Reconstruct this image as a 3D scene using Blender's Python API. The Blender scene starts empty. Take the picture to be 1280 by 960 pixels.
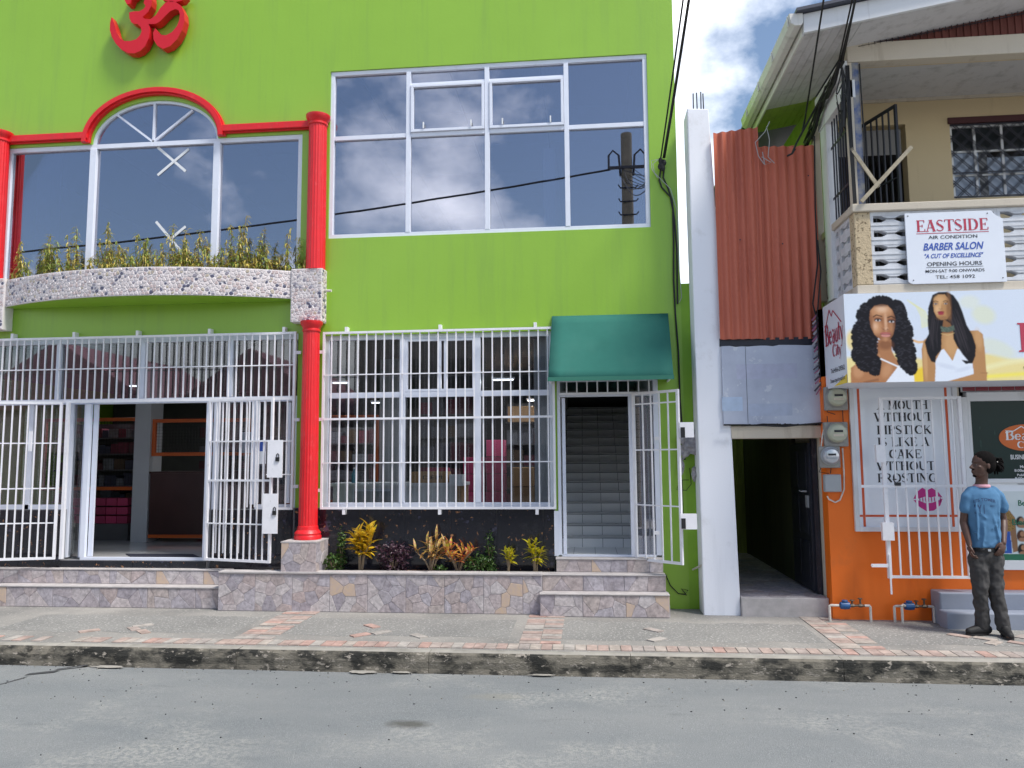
import bpy, bmesh, math, random
import numpy as np
from mathutils import Vector, Matrix
random.seed(7)
SC = bpy.context.scene
COL = SC.collection
R = math.radians

# ------------------------------------------------------------------ camera
FPX, EYE = 960.0, 1.95
_y, _p, _r = R(5.6), R(5.6), R(-0.41)
fw = Vector((-math.sin(_y)*math.cos(_p), math.cos(_y)*math.cos(_p), math.sin(_p)))
rt = Vector((math.cos(_y), math.sin(_y), 0)); up = rt.cross(fw)
r2 = rt*math.cos(_r) + up*math.sin(_r); u2 = -rt*math.sin(_r) + up*math.cos(_r)
cam = bpy.data.cameras.new('camera'); co = bpy.data.objects.new('camera', cam); COL.objects.link(co)
m = Matrix((r2, u2, -fw)).transposed().to_4x4(); m.translation = (0, 0, EYE)
co.matrix_world = m
cam.sensor_width = 36; cam.lens = 36*FPX/1280; cam.clip_start = .05; cam.clip_end = 2000
SC.camera = co
SC.render.resolution_x = 1024; SC.render.resolution_y = 768

def P(px, py, Y):
    """world point on the vertical plane y = Y seen at photo pixel (px, py)"""
    d = fw + r2*((px-640)/FPX) - u2*((py-480)/FPX)
    d = d*(Y/d.y); return Vector((d.x, Y, d.z+EYE))
def G(px, py, Z):
    d = fw + r2*((px-640)/FPX) - u2*((py-480)/FPX)
    d = d*((Z-EYE)/d.z); return Vector((d.x, d.y, Z))
def PX(px, py, X):
    d = fw + r2*((px-640)/FPX) - u2*((py-480)/FPX)
    d = d*(X/d.x); return Vector((X, d.y, d.z+EYE))

# ------------------------------------------------------------------ light
SUN_EL, SUN_AZ = R(58), R(120)          # azimuth from +Y (behind the facade) clockwise to +X
W = bpy.data.worlds.new('World'); SC.world = W; W.use_nodes = True
nt = W.node_tree; nt.nodes.clear()
def N(t, typ, **k):
    n = t.nodes.new(typ)
    for a, b in k.items(): setattr(n, a, b)
    return n
sky = N(nt, 'ShaderNodeTexSky', sky_type='NISHITA', sun_disc=False, sun_elevation=SUN_EL, sun_rotation=SUN_AZ,
        air_density=1.2, dust_density=.9, ozone_density=2.6)
tc = N(nt, 'ShaderNodeTexCoord'); mp = N(nt, 'ShaderNodeMapping')
mp.inputs['Location'].default_value = (0.3, 4.1, 1.1); mp.inputs['Scale'].default_value = (1, 1, 1.5)
no = N(nt, 'ShaderNodeTexNoise'); no.inputs['Scale'].default_value = 2.1; no.inputs['Detail'].default_value = 9; no.inputs['Roughness'].default_value = .56
rp = N(nt, 'ShaderNodeValToRGB'); rp.color_ramp.elements[0].position = .47; rp.color_ramp.elements[1].position = .64
mx = N(nt, 'ShaderNodeMixRGB'); mx.inputs['Color2'].default_value = (24, 24.5, 25.5, 1)
bg = N(nt, 'ShaderNodeBackground'); bg.inputs['Strength'].default_value = .078
wo = N(nt, 'ShaderNodeOutputWorld')
L = nt.links.new
sx = N(nt, 'ShaderNodeSeparateXYZ'); mb1 = N(nt, 'ShaderNodeMath', operation='MULTIPLY_ADD'); mb1.inputs[1].default_value = .07; ad1 = N(nt, 'ShaderNodeMath', operation='ADD')
L(tc.outputs['Generated'], sx.inputs[0]); L(sx.outputs['Y'], mb1.inputs[0]); mb1.inputs[2].default_value = -.01     # more cloud towards the sea side (+Y)
mz = N(nt, 'ShaderNodeMath', operation='MULTIPLY_ADD'); mz.inputs[1].default_value = -.16; mz.inputs[2].default_value = .07; L(sx.outputs['Z'], mz.inputs[0]); L(mb1.outputs[0], ad1.inputs[0]); L(mz.outputs[0], ad1.inputs[1])
ad2 = N(nt, 'ShaderNodeMath', operation='ADD')
L(tc.outputs['Generated'], mp.inputs[0]); L(mp.outputs[0], no.inputs['Vector']); L(no.outputs['Fac'], ad2.inputs[0]); L(ad1.outputs[0], ad2.inputs[1]); L(ad2.outputs[0], rp.inputs[0])
L(rp.outputs[0], mx.inputs[0]); hs = N(nt, 'ShaderNodeHueSaturation'); hs.inputs['Saturation'].default_value = .95; hs.inputs['Value'].default_value = 1.55; L(sky.outputs[0], hs.inputs['Color']); L(hs.outputs[0], mx.inputs['Color1']); L(mx.outputs[0], bg.inputs[0]); L(bg.outputs[0], wo.inputs[0])
sl = bpy.data.lights.new('sun', 'SUN'); sl.energy = 3.6; sl.angle = R(14); sl.color = (1, .95, .88)
so = bpy.data.objects.new('sun', sl); COL.objects.link(so)
sd = Vector((math.sin(SUN_AZ)*math.cos(SUN_EL), math.cos(SUN_AZ)*math.cos(SUN_EL), math.sin(SUN_EL)))
so.rotation_euler = sd.to_track_quat('Z', 'Y').to_euler()
SC.view_settings.view_transform = 'Standard'; SC.view_settings.look = 'None'
SC.view_settings.exposure = 0.36; SC.view_settings.gamma = 1
SC.cycles.max_bounces = 8; SC.cycles.transparent_max_bounces = 16

# ------------------------------------------------------------------ materials
MATS = {}
def mat(name, col, rough=.6, var=0.0, vscale=3.0, bump=0.0, bscale=40.0, metal=0.0, col2=None, rnd=0.0,
        spots=None, sscale=30, sth=.62, spec=.5, stretch=(1, 1, 1), emit=0, detail=6, spots2=None):
    m = bpy.data.materials.new(name); m.use_nodes = True; t = m.node_tree; l = t.links.new
    b = t.nodes['Principled BSDF']; b.inputs['Roughness'].default_value = rough; b.inputs['Metallic'].default_value = metal
    b.inputs['Specular IOR Level'].default_value = spec
    c4 = (*col, 1); b.inputs['Base Color'].default_value = c4
    tcn = N(t, 'ShaderNodeTexCoord'); mpn = N(t, 'ShaderNodeMapping'); mpn.inputs['Scale'].default_value = stretch
    geo = N(t, 'ShaderNodeNewGeometry'); l(geo.outputs['Position'], mpn.inputs[0])
    cur = None
    def noise(sc, det=detail, rg=.6):
        n = N(t, 'ShaderNodeTexNoise'); n.inputs['Scale'].default_value = sc; n.inputs['Detail'].default_value = det
        n.inputs['Roughness'].default_value = rg; l(mpn.outputs[0], n.inputs['Vector']); return n
    def mix(f, a, bb):
        mm = N(t, 'ShaderNodeMixRGB')
        (l(f, mm.inputs[0]) if not isinstance(f, float) else setattr(mm.inputs[0], 'default_value', f))
        for s, v in ((mm.inputs[1], a), (mm.inputs[2], bb)):
            if isinstance(v, tuple): s.default_value = v
            else: l(v, s)
        return mm.outputs[0]
    if var or col2:
        n = noise(vscale); r_ = N(t, 'ShaderNodeValToRGB'); r_.color_ramp.elements[0].position = .35; r_.color_ramp.elements[1].position = .68
        l(n.outputs['Fac'], r_.inputs[0])
        cc = (*(col2 if col2 else tuple(min(1, c*(1-var)) for c in col)), 1)
        cur = mix(r_.outputs[0], c4, cc)
    if spots:
        for sp, ss in ((spots, sscale),) + (((spots2, sscale*.37),) if spots2 else ()):
            n = noise(ss, 3, .7); r_ = N(t, 'ShaderNodeValToRGB'); r_.color_ramp.elements[0].position = sth; r_.color_ramp.elements[1].position = sth+.05
            l(n.outputs['Fac'], r_.inputs[0]); cur = mix(r_.outputs[0], cur if cur else c4, (*sp, 1))
    if rnd:
        oi = N(t, 'ShaderNodeObjectInfo'); mr = N(t, 'ShaderNodeMapRange'); mr.inputs['To Min'].default_value = 1-rnd; mr.inputs['To Max'].default_value = 1+rnd
        l(oi.outputs['Random'], mr.inputs[0]); hs = N(t, 'ShaderNodeHueSaturation'); l(mr.outputs[0], hs.inputs['Value'])
        if cur: l(cur, hs.inputs['Color'])
        else: hs.inputs['Color'].default_value = c4
        cur = hs.outputs[0]
    if cur: l(cur, b.inputs['Base Color'])
    if bump:
        n = noise(bscale, 5); bn = N(t, 'ShaderNodeBump'); bn.inputs['Strength'].default_value = bump; bn.inputs['Distance'].default_value = .01
        l(n.outputs['Fac'], bn.inputs['Height']); l(bn.outputs[0], b.inputs['Normal'])
    if emit: b.inputs['Emission Color'].default_value = c4; b.inputs['Emission Strength'].default_value = emit
    MATS[name] = m; return m
def rampmat(name, cols, rough=.6, bump=.2, bscale=50, var=.15, vscale=14):
    """each object takes one colour of a list (object random), with grain"""
    m = mat(name, cols[0], rough, bump=bump, bscale=bscale); t = m.node_tree; l = t.links.new
    oi = N(t, 'ShaderNodeObjectInfo'); r_ = N(t, 'ShaderNodeValToRGB'); r_.color_ramp.interpolation = 'CONSTANT'
    e = r_.color_ramp.elements
    for i, c in enumerate(cols):
        el = e[i] if i < 2 else e.new(i/len(cols))
        el.position = i/len(cols); el.color = (*c, 1)
    l(oi.outputs['Random'], r_.inputs[0])
    geo = N(t, 'ShaderNodeNewGeometry'); n = N(t, 'ShaderNodeTexNoise'); n.inputs['Scale'].default_value = vscale; n.inputs['Detail'].default_value = 7
    n.inputs['Roughness'].default_value = .65
    l(geo.outputs['Position'], n.inputs['Vector']); hs = N(t, 'ShaderNodeHueSaturation'); mr = N(t, 'ShaderNodeMapRange')
    mr.inputs[1].default_value = .3; mr.inputs[2].default_value = .7
    mr.inputs['To Min'].default_value = 1-var*1.6; mr.inputs['To Max'].default_value = 1+var*1.6
    l(n.outputs['Fac'], mr.inputs[0]); l(mr.outputs[0], hs.inputs['Value']); l(r_.outputs[0], hs.inputs['Color'])
    l(hs.outputs[0], t.nodes['Principled BSDF'].inputs['Base Color']); return m
def glass(name, tint, refl, gcol=(1, 1, 1)):
    m = bpy.data.materials.new(name); m.use_nodes = True; t = m.node_tree; t.nodes.clear(); l = t.links.new
    o = N(t, 'ShaderNodeOutputMaterial'); mi = N(t, 'ShaderNodeMixShader'); tr = N(t, 'ShaderNodeBsdfTransparent'); gl = N(t, 'ShaderNodeBsdfGlossy')
    tr.inputs[0].default_value = (*tint, 1); gl.inputs['Roughness'].default_value = 0.0; gl.inputs[0].default_value = (*gcol, 1)
    fr = N(t, 'ShaderNodeFresnel'); fr.inputs[0].default_value = 1.5; ma = N(t, 'ShaderNodeMath', operation='MULTIPLY_ADD')
    ma.inputs[1].default_value = .9; ma.inputs[2].default_value = refl; ma.use_clamp = True
    geo = N(t, 'ShaderNodeNewGeometry'); n = N(t, 'ShaderNodeTexNoise'); n.inputs['Scale'].default_value = .7; bn = N(t, 'ShaderNodeBump')
    bn.inputs['Strength'].default_value = .05; bn.inputs['Distance'].default_value = .02
    l(geo.outputs['Position'], n.inputs['Vector']); l(n.outputs['Fac'], bn.inputs['Height']); l(bn.outputs[0], gl.inputs['Normal'])
    l(fr.outputs[0], ma.inputs[0]); l(ma.outputs[0], mi.inputs[0]); l(tr.outputs[0], mi.inputs[1]); l(gl.outputs[0], mi.inputs[2]); l(mi.outputs[0], o.inputs[0])
    return m
def streaky(name, base, dirt, scale=1.0, rough=.7, bump=.15, amount=.55, soft=.2):
    """painted surface with vertical dirt streaks and a little grime, world-space"""
    m = mat(name, base, rough, bump=bump, bscale=60); t = m.node_tree; l = t.links.new
    geo = N(t, 'ShaderNodeNewGeometry'); mp_ = N(t, 'ShaderNodeMapping'); mp_.inputs['Scale'].default_value = (9*scale, 9*scale, .9*scale)
    l(geo.outputs['Position'], mp_.inputs[0]); n = N(t, 'ShaderNodeTexNoise'); n.inputs['Scale'].default_value = 1; n.inputs['Detail'].default_value = 8
    n.inputs['Roughness'].default_value = .65; l(mp_.outputs[0], n.inputs['Vector'])
    r_ = N(t, 'ShaderNodeValToRGB'); r_.color_ramp.elements[0].position = amount; r_.color_ramp.elements[1].position = amount+soft
    l(n.outputs['Fac'], r_.inputs[0]); mm = N(t, 'ShaderNodeMixRGB'); mm.inputs[1].default_value = (*base, 1); mm.inputs[2].default_value = (*dirt, 1)
    l(r_.outputs[0], mm.inputs[0]); l(mm.outputs[0], t.nodes['Principled BSDF'].inputs['Base Color']); return m

M = {}
M['green'] = mat('green_paint', (.262, .475, .032), .38, spec=.7, col2=(.248, .452, .028), vscale=1.1, bump=.12, bscale=25)
M['greendk'] = mat('green_paint_side', (.24, .46, .03), .55, var=.1, bump=.1)
M['red'] = mat('red_paint', (.72, .012, .018), .38, var=.1, vscale=5, bump=.08, bscale=60)
M['redsign'] = mat('red_sign_metal', (.62, .01, .02), .3, var=.05)
M['frame'] = mat('white_aluminium', (.72, .76, .86), .35, var=.05, vscale=6)
M['bar'] = mat('white_enamel_steel', (.82, .82, .86), .4, var=.08, vscale=9, bump=.05)
M['glassup'] = glass('tinted_window_glass', (.50, .55, .66), .29, (.94, .93, 1))
M['glass'] = glass('shop_window_glass', (.82, .84, .86), .02)
M['granite'] = mat('black_granite', (.010, .011, .018), .14, spots=(.34, .17, .08), sscale=15, sth=.635, spots2=(.05, .05, .08), spec=.6)
M['mortar'] = mat('grey_mortar', (.40, .37, .38), .85, var=.2, vscale=12, bump=.3)
M['coping'] = mat('concrete_coping', (.50, .47, .46), .8, var=.25, vscale=7, bump=.25, bscale=70)
ST = [(.40, .35, .36), (.44, .38, .38), (.36, .33, .36), (.47, .42, .42), (.42, .35, .34), (.33, .30, .33), (.43, .37, .35), (.40, .37, .40), (.49, .45, .45), (.38, .34, .36), (.43, .39, .40), (.40, .34, .33)]
M['stone'] = rampmat('crazy_paving_stone', ST, .5, .4, 35, .22, 22)
M['stone_o'] = mat('ochre_paving_stone', (.55, .42, .30), .5, col2=(.48, .38, .34), vscale=20, bump=.1)
M['grout'] = mat('pale_pebble_grout', (.78, .74, .74), .75, var=.1, vscale=30, bump=.4, bscale=90)
M['peb1'] = mat('pebble_pale', (.66, .60, .60), .5, var=.2, vscale=20); M['peb2'] = mat('pebble_rose', (.56, .46, .45), .5, var=.25, vscale=20)
M['peb3'] = mat('pebble_slate', (.10, .10, .16), .4, var=.3, vscale=20); M['peb4'] = mat('pebble_tan', (.50, .43, .34), .5, var=.2, vscale=20)
M['peb5'] = mat('pebble_grey', (.30, .28, .33), .5, var=.2, vscale=20)
M['awning'] = mat('green_canvas', (.040, .165, .135), .95, spec=.1, var=.12, vscale=2.5, bump=.15, bscale=220)
M['awnedge'] = mat('green_canvas_piping', (.03, .17, .12), .7)
def asphalt():
    m = bpy.data.materials.new('aged_asphalt'); m.use_nodes = True; t = m.node_tree; l = t.links.new; b = t.nodes['Principled BSDF']; b.inputs['Roughness'].default_value = .9; b.inputs['Specular IOR Level'].default_value = .3
    geo = N(t, 'ShaderNodeNewGeometry'); cur = (.185, .200, .206, 1)
    def nz(scale, st=(1, 1, 1), det=6, rg=.6):
        mp_ = N(t, 'ShaderNodeMapping'); mp_.inputs['Scale'].default_value = st; l(geo.outputs['Position'], mp_.inputs[0]); n = N(t, 'ShaderNodeTexNoise'); n.inputs['Scale'].default_value = scale; n.inputs['Detail'].default_value = det; n.inputs['Roughness'].default_value = rg; l(mp_.outputs[0], n.inputs['Vector']); return n.outputs['Fac']
    def ramp(f, a, bb):
        r_ = N(t, 'ShaderNodeValToRGB'); r_.color_ramp.elements[0].position = a; r_.color_ramp.elements[1].position = bb; l(f, r_.inputs[0]); return r_.outputs[0]
    def mul(a, bb):
        q = N(t, 'ShaderNodeMath', operation='MULTIPLY'); l(a, q.inputs[0]); (l(bb, q.inputs[1]) if not isinstance(bb, float) else setattr(q.inputs[1], 'default_value', bb)); return q.outputs[0]
    def mix(f, c):
        nonlocal cur
        mm = N(t, 'ShaderNodeMixRGB'); l(f, mm.inputs[0]); (l(cur, mm.inputs[1]) if not isinstance(cur, tuple) else setattr(mm.inputs[1], 'default_value', cur)); mm.inputs[2].default_value = (*c, 1); cur = mm.outputs[0]
    mix(ramp(nz(.8, (.6, 1.6, 1), 8), .38, .66), (.228, .238, .238))
    mix(mul(ramp(nz(.55, (1, 1.3, 1), 5), .50, .62), ramp(nz(26, det=5, rg=.75), .44, .56)), (.33, .33, .31))      # pale scuffs
    mix(mul(ramp(nz(3.2, (.35, 2.2, 1), 6), .60, .70), .5), (.15, .16, .165))                                       # dark drag marks
    mix(ramp(nz(150, det=3, rg=.8), .56, .62), (.36, .37, .37)); mix(ramp(nz(120, (1.1, .9, 1), 3, .8), .60, .66), (.10, .105, .11))
    for (cx, cy, rx, ry, k) in STAINS:
        sp = N(t, 'ShaderNodeVectorMath', operation='SUBTRACT'); sp.inputs[1].default_value = (cx, cy, 0); l(geo.outputs['Position'], sp.inputs[0]); sc_ = N(t, 'ShaderNodeVectorMath', operation='MULTIPLY'); sc_.inputs[1].default_value = (1/rx, 1/ry, 0); l(sp.outputs[0], sc_.inputs[0]); ln = N(t, 'ShaderNodeVectorMath', operation='LENGTH'); l(sc_.outputs[0], ln.inputs[0])
        ad = N(t, 'ShaderNodeMath', operation='ADD'); l(ln.outputs['Value'], ad.inputs[0]); l(mul(nz(9), .9), ad.inputs[1]); mr = N(t, 'ShaderNodeMapRange'); mr.inputs[1].default_value = 1.6; mr.inputs[2].default_value = .9; mr.inputs[3].default_value = 0; mr.inputs[4].default_value = k; l(ad.outputs[0], mr.inputs[0]); mix(mr.outputs[0], (.085, .085, .075) if k > .5 else (.26, .25, .21))
    l(cur, b.inputs['Base Color']); bn = N(t, 'ShaderNodeBump'); bn.inputs['Strength'].default_value = .9; bn.inputs['Distance'].default_value = .008; l(nz(130, det=4, rg=.7), bn.inputs['Height']); l(bn.outputs[0], b.inputs['Normal']); return m
_q = [G(510, 903, 0), G(620, 870, 0)]
STAINS = [(_q[0].x, _q[0].y, .17, .10, .85), (_q[1].x, _q[1].y, .26, .10, .45)]
M['asphalt'] = asphalt()
M['tar'] = mat('tar_patch', (.05, .052, .055), .8, bump=.4, bscale=90)
M['chalk'] = mat('pale_scuffed_asphalt', (.32, .325, .32), .9, bump=.5, bscale=110, spots=(.20, .21, .21), sscale=60, sth=.52)
M['pave'] = mat('worn_pavement_concrete', (.32, .305, .28), .92, col2=(.185, .182, .172), vscale=.9, detail=9, spots=(.20, .20, .19), sscale=85, sth=.60, bump=.5, bscale=90, spots2=(.42, .40, .36))
M['aggr'] = mat('exposed_aggregate', (.255, .25, .235), .92, col2=(.19, .188, .178), vscale=1.0, detail=9, spots=(.17, .17, .165), sscale=100, sth=.57, bump=.6, bscale=100, spots2=(.42, .41, .385))
M['kerb'] = mat('mossy_kerb_concrete', (.17, .155, .125), .95, col2=(.022, .022, .019), vscale=3.6, stretch=(.8, 1, 1.6), spots=(.30, .27, .23), sscale=17, sth=.60, spots2=(.045, .042, .035), bump=1, bscale=50)
MATS['mossy_kerb_concrete'].node_tree.nodes['Color Ramp'].color_ramp.elements[0].position = .44; MATS['mossy_kerb_concrete'].node_tree.nodes['Color Ramp'].color_ramp.elements[1].position = .56
M['kerbtop'] = mat('kerb_top_concrete', (.37, .35, .31), .9, var=.35, vscale=5, bump=.5, bscale=70)
M['brick'] = rampmat('worn_red_paver', [(.37, .275, .24), (.39, .30, .26), (.35, .29, .26), (.38, .33, .29), (.33, .29, .265), (.37, .34, .31), (.41, .27, .23)], .92, .5, 70, .22, 9)
M['soil'] = mat('dark_soil', (.045, .03, .022), .95, var=.4, vscale=20, bump=1, bscale=60)
M['white'] = streaky('whitewashed_concrete', (.84, .86, .92), (.66, .68, .74), .25, .75, .12, .56, .25)
M['inner'] = mat('interior_plaster', (.50, .51, .53), .7, var=.06)
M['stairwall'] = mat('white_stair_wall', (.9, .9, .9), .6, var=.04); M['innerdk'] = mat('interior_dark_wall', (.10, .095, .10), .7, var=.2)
M['floor'] = mat('glazed_floor_tile', (.55, .56, .57), .12, var=.06)
M['joint'] = mat('dark_tile_joint', (.19, .19, .20), .8)
M['tile'] = mat('white_stair_tile', (.9, .9, .9), .25, rnd=.05)
M['ceil'] = mat('ceiling_tile', (.40, .41, .43), .8, var=.05)
M['rail'] = mat('ceiling_rail', (.62, .62, .65), .5)
M['orange'] = mat('orange_frame_paint', (.60, .11, .015), .5, var=.1)
M['orangew'] = streaky('orange_wall_paint', (.80, .155, .006), (.58, .10, .006), .35, .6, .12, .54, .3)
M['brown'] = mat('dark_brown_laminate', (.055, .022, .020), .35, var=.2)
M['mesh'] = mat('black_mesh_wire', (.02, .02, .02), .5)
M['pinkbox'] = mat('magenta_carton', (.45, .04, .12), .6, rnd=.35); M['card'] = mat('brown_cardboard', (.42, .25, .12), .8, rnd=.2, var=.1)
M['goods'] = rampmat('mixed_goods', [(.14, .02, .04), (.03, .03, .04), (.08, .08, .10), (.04, .04, .07), (.10, .03, .04), (.08, .05, .03), (.15, .15, .17)], .6)
M['desk'] = mat('pale_desk_laminate', (.85, .85, .85), .4)
M['black'] = mat('black_rubber', (.012, .012, .014), .5); M['mat'] = mat('navy_door_mat', (.012, .014, .03), .95, bump=.5)
M['lamp'] = mat('fluorescent_tube', (.9, .95, 1), .5, emit=3.0)
M['oxide'] = streaky('red_oxide_roof_paint', (.50, .13, .075), (.34, .075, .045), .5, .6, .1, .50, .25)
M['panel'] = mat('weathered_board', (.50, .55, .66), .75, col2=(.40, .44, .55), vscale=2.6, spots=(.56, .60, .68), sscale=7, sth=.62, bump=.15)
M['cream'] = streaky('cream_wall_paint', (.60, .48, .29), (.34, .26, .15), .35, .75, .2, .58, .3)
M['creamtrim'] = streaky('cream_trim_paint', (.56, .50, .41), (.33, .27, .20), .6, .75, .3, .55, .25)
M['rough'] = mat('pebbledash_render', (.54, .43, .28), .9, spots=(.20, .15, .09), sscale=28, sth=.56, bump=1, bscale=45)
M['whitetrim'] = streaky('white_trim_paint', (.70, .71, .73), (.42, .42, .42), .6, .6, .15, .58, .25)
M['breeze'] = mat('white_breeze_block', (.66, .68, .72), .75, var=.2, vscale=7, bump=.2)
M['soffit'] = streaky('old_white_boards', (.58, .57, .58), (.34, .33, .33), .7, .8, .2, .50, .3)
M['soffitgreen'] = streaky('green_stained_boards', (.30, .40, .07), (.19, .25, .07), .8, .8, .2, .50, .3)
M['gutter'] = streaky('dirty_white_gutter', (.66, .65, .62), (.38, .37, .34), .6, .5, .1, .55, .3)
M['roof'] = mat('dark_roof_sheet', (.04, .045, .07), .5)
M['iron'] = mat('black_wrought_iron', (.018, .02, .035), .5, var=.3); M['bluepost'] = mat('blue_painted_post', (.06, .10, .24), .6, col2=(.35, .33, .28), vscale=9)
M['navy'] = mat('navy_steel_door', (.018, .02, .035), .45, var=.4, vscale=4, spots=(.06, .06, .07), sscale=20)
M['timber'] = mat('bleached_timber', (.50, .43, .31), .8, var=.35, vscale=14, bump=.3, stretch=(1, 1, 1))
M['darkglass'] = mat('dark_louvre_glass', (.02, .025, .03), .08); M['louvre'] = mat('frosted_louvre', (.26, .32, .42), .2, var=.1)
M['curtain'] = mat('dark_interior', (.01, .01, .012), .9)
M['print'] = mat('printed_vinyl_white', (.78, .82, .88), .35); M['signwhite'] = mat('sign_board_white', (.74, .78, .86), .45, var=.04)
M['inkblack'] = mat('black_lettering', (.012, .012, .018), .5); M['inkred'] = mat('crimson_lettering', (.45, .03, .07), .5)
M['inkblue'] = mat('blue_lettering', (.03, .09, .42), .5); M['inkpink'] = mat('magenta_print', (.60, .03, .25), .5)
M['inkgreen'] = mat('green_print', (.01, .14, .07), .5); M['inkwhite'] = mat('white_lettering', (.8, .8, .82), .5)
M['steplilac'] = mat('lilac_grey_step_paint', (.25, .28, .35), .55, var=.12, vscale=3, bump=.1)
M['meterbox'] = mat('grey_meter_case', (.30, .29, .27), .5, var=.2, vscale=20); M['meterglass'] = mat('meter_dome_glass', (.42, .43, .33), .08)
M['metersilver'] = mat('silver_meter_face', (.5, .52, .56), .1, metal=.4)
M['pipe'] = mat('white_pvc_pipe', (.66, .62, .56), .5, var=.2, vscale=20); M['brass'] = mat('tarnished_brass', (.16, .13, .10), .5, metal=.5, var=.4, vscale=40)
M['bluemeter'] = mat('blue_water_meter', (.02, .10, .28), .4, var=.3, vscale=40); M['galv'] = mat('grey_galvanised_box', (.36, .38, .40), .5, var=.1)
M['plastic'] = mat('grey_plastic_bag', (.42, .40, .42), .45, var=.45, vscale=22, bump=.8, bscale=30)
M['cable'] = mat('black_cable', (.010, .010, .012), .6); M['tapewhite'] = mat('white_masking_tape', (.72, .74, .76), .7)
M['greyhouse'] = mat('grey_render', (.30, .28, .27), .8, var=.2); M['pinkroof'] = mat('pink_roof_sheet', (.50, .25, .30), .6, var=.1)
M['pinkwall'] = mat('pink_house_wall', (.62, .45, .50), .7, var=.1); M['polec'] = mat('pole_concrete', (.20, .18, .14), .85, var=.3)
M['treadgrey'] = mat('grey_tread_nosing', (.66, .66, .67), .4)  # plain grey of the indoor stair treads and nosings

def weather(m, dark, amount, scale=1.0, lo=.5, hi=.72, sx=7, sz=.5):
    t = m.node_tree; l = t.links.new; b = t.nodes['Principled BSDF']; src = b.inputs['Base Color'].links[0].from_socket if b.inputs['Base Color'].links else None
    geo = N(t, 'ShaderNodeNewGeometry'); mp_ = N(t, 'ShaderNodeMapping'); mp_.inputs['Scale'].default_value = (sx*scale, sx*scale, sz*scale); l(geo.outputs['Position'], mp_.inputs[0]); n = N(t, 'ShaderNodeTexNoise'); n.inputs['Scale'].default_value = 1; n.inputs['Detail'].default_value = 9; n.inputs['Roughness'].default_value = .68; l(mp_.outputs[0], n.inputs['Vector'])
    r_ = N(t, 'ShaderNodeValToRGB'); r_.color_ramp.elements[0].position = lo; r_.color_ramp.elements[1].position = hi; l(n.outputs['Fac'], r_.inputs[0]); q = N(t, 'ShaderNodeMath', operation='MULTIPLY'); q.inputs[1].default_value = amount; l(r_.outputs[0], q.inputs[0])
    mm = N(t, 'ShaderNodeMixRGB'); l(q.outputs[0], mm.inputs[0]); mm.inputs[2].default_value = (*dark, 1)
    if src: l(src, mm.inputs[1])
    else: mm.inputs[1].default_value = b.inputs['Base Color'].default_value
    l(mm.outputs[0], b.inputs['Base Color'])
weather(M['green'], (.17, .31, .05), .35); weather(M['red'], (.45, .03, .03), .5, 1.5); weather(M['red'], (.75, .16, .15), .25, sx=14, sz=9, lo=.56)
weather(M['white'], (.50, .50, .50), .5, sx=3, sz=2.2, lo=.56, hi=.75); weather(M['awning'], (.07, .19, .16), .25, sx=3, sz=1.2); weather(M['bar'], (.40, .36, .33), .6, sx=22, sz=18, lo=.62, hi=.72); weather(M['frame'], (.52, .53, .55), .5, sx=9, sz=7, lo=.6, hi=.75)
weather(M['orangew'], (.45, .12, .03), .5, sx=2.5, sz=2, lo=.55, hi=.78); weather(M['stone'], (.22, .20, .20), .6, sx=5, sz=6, lo=.55, hi=.72); weather(M['granite'], (.03, .03, .035), .6, sx=4, sz=4)

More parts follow.
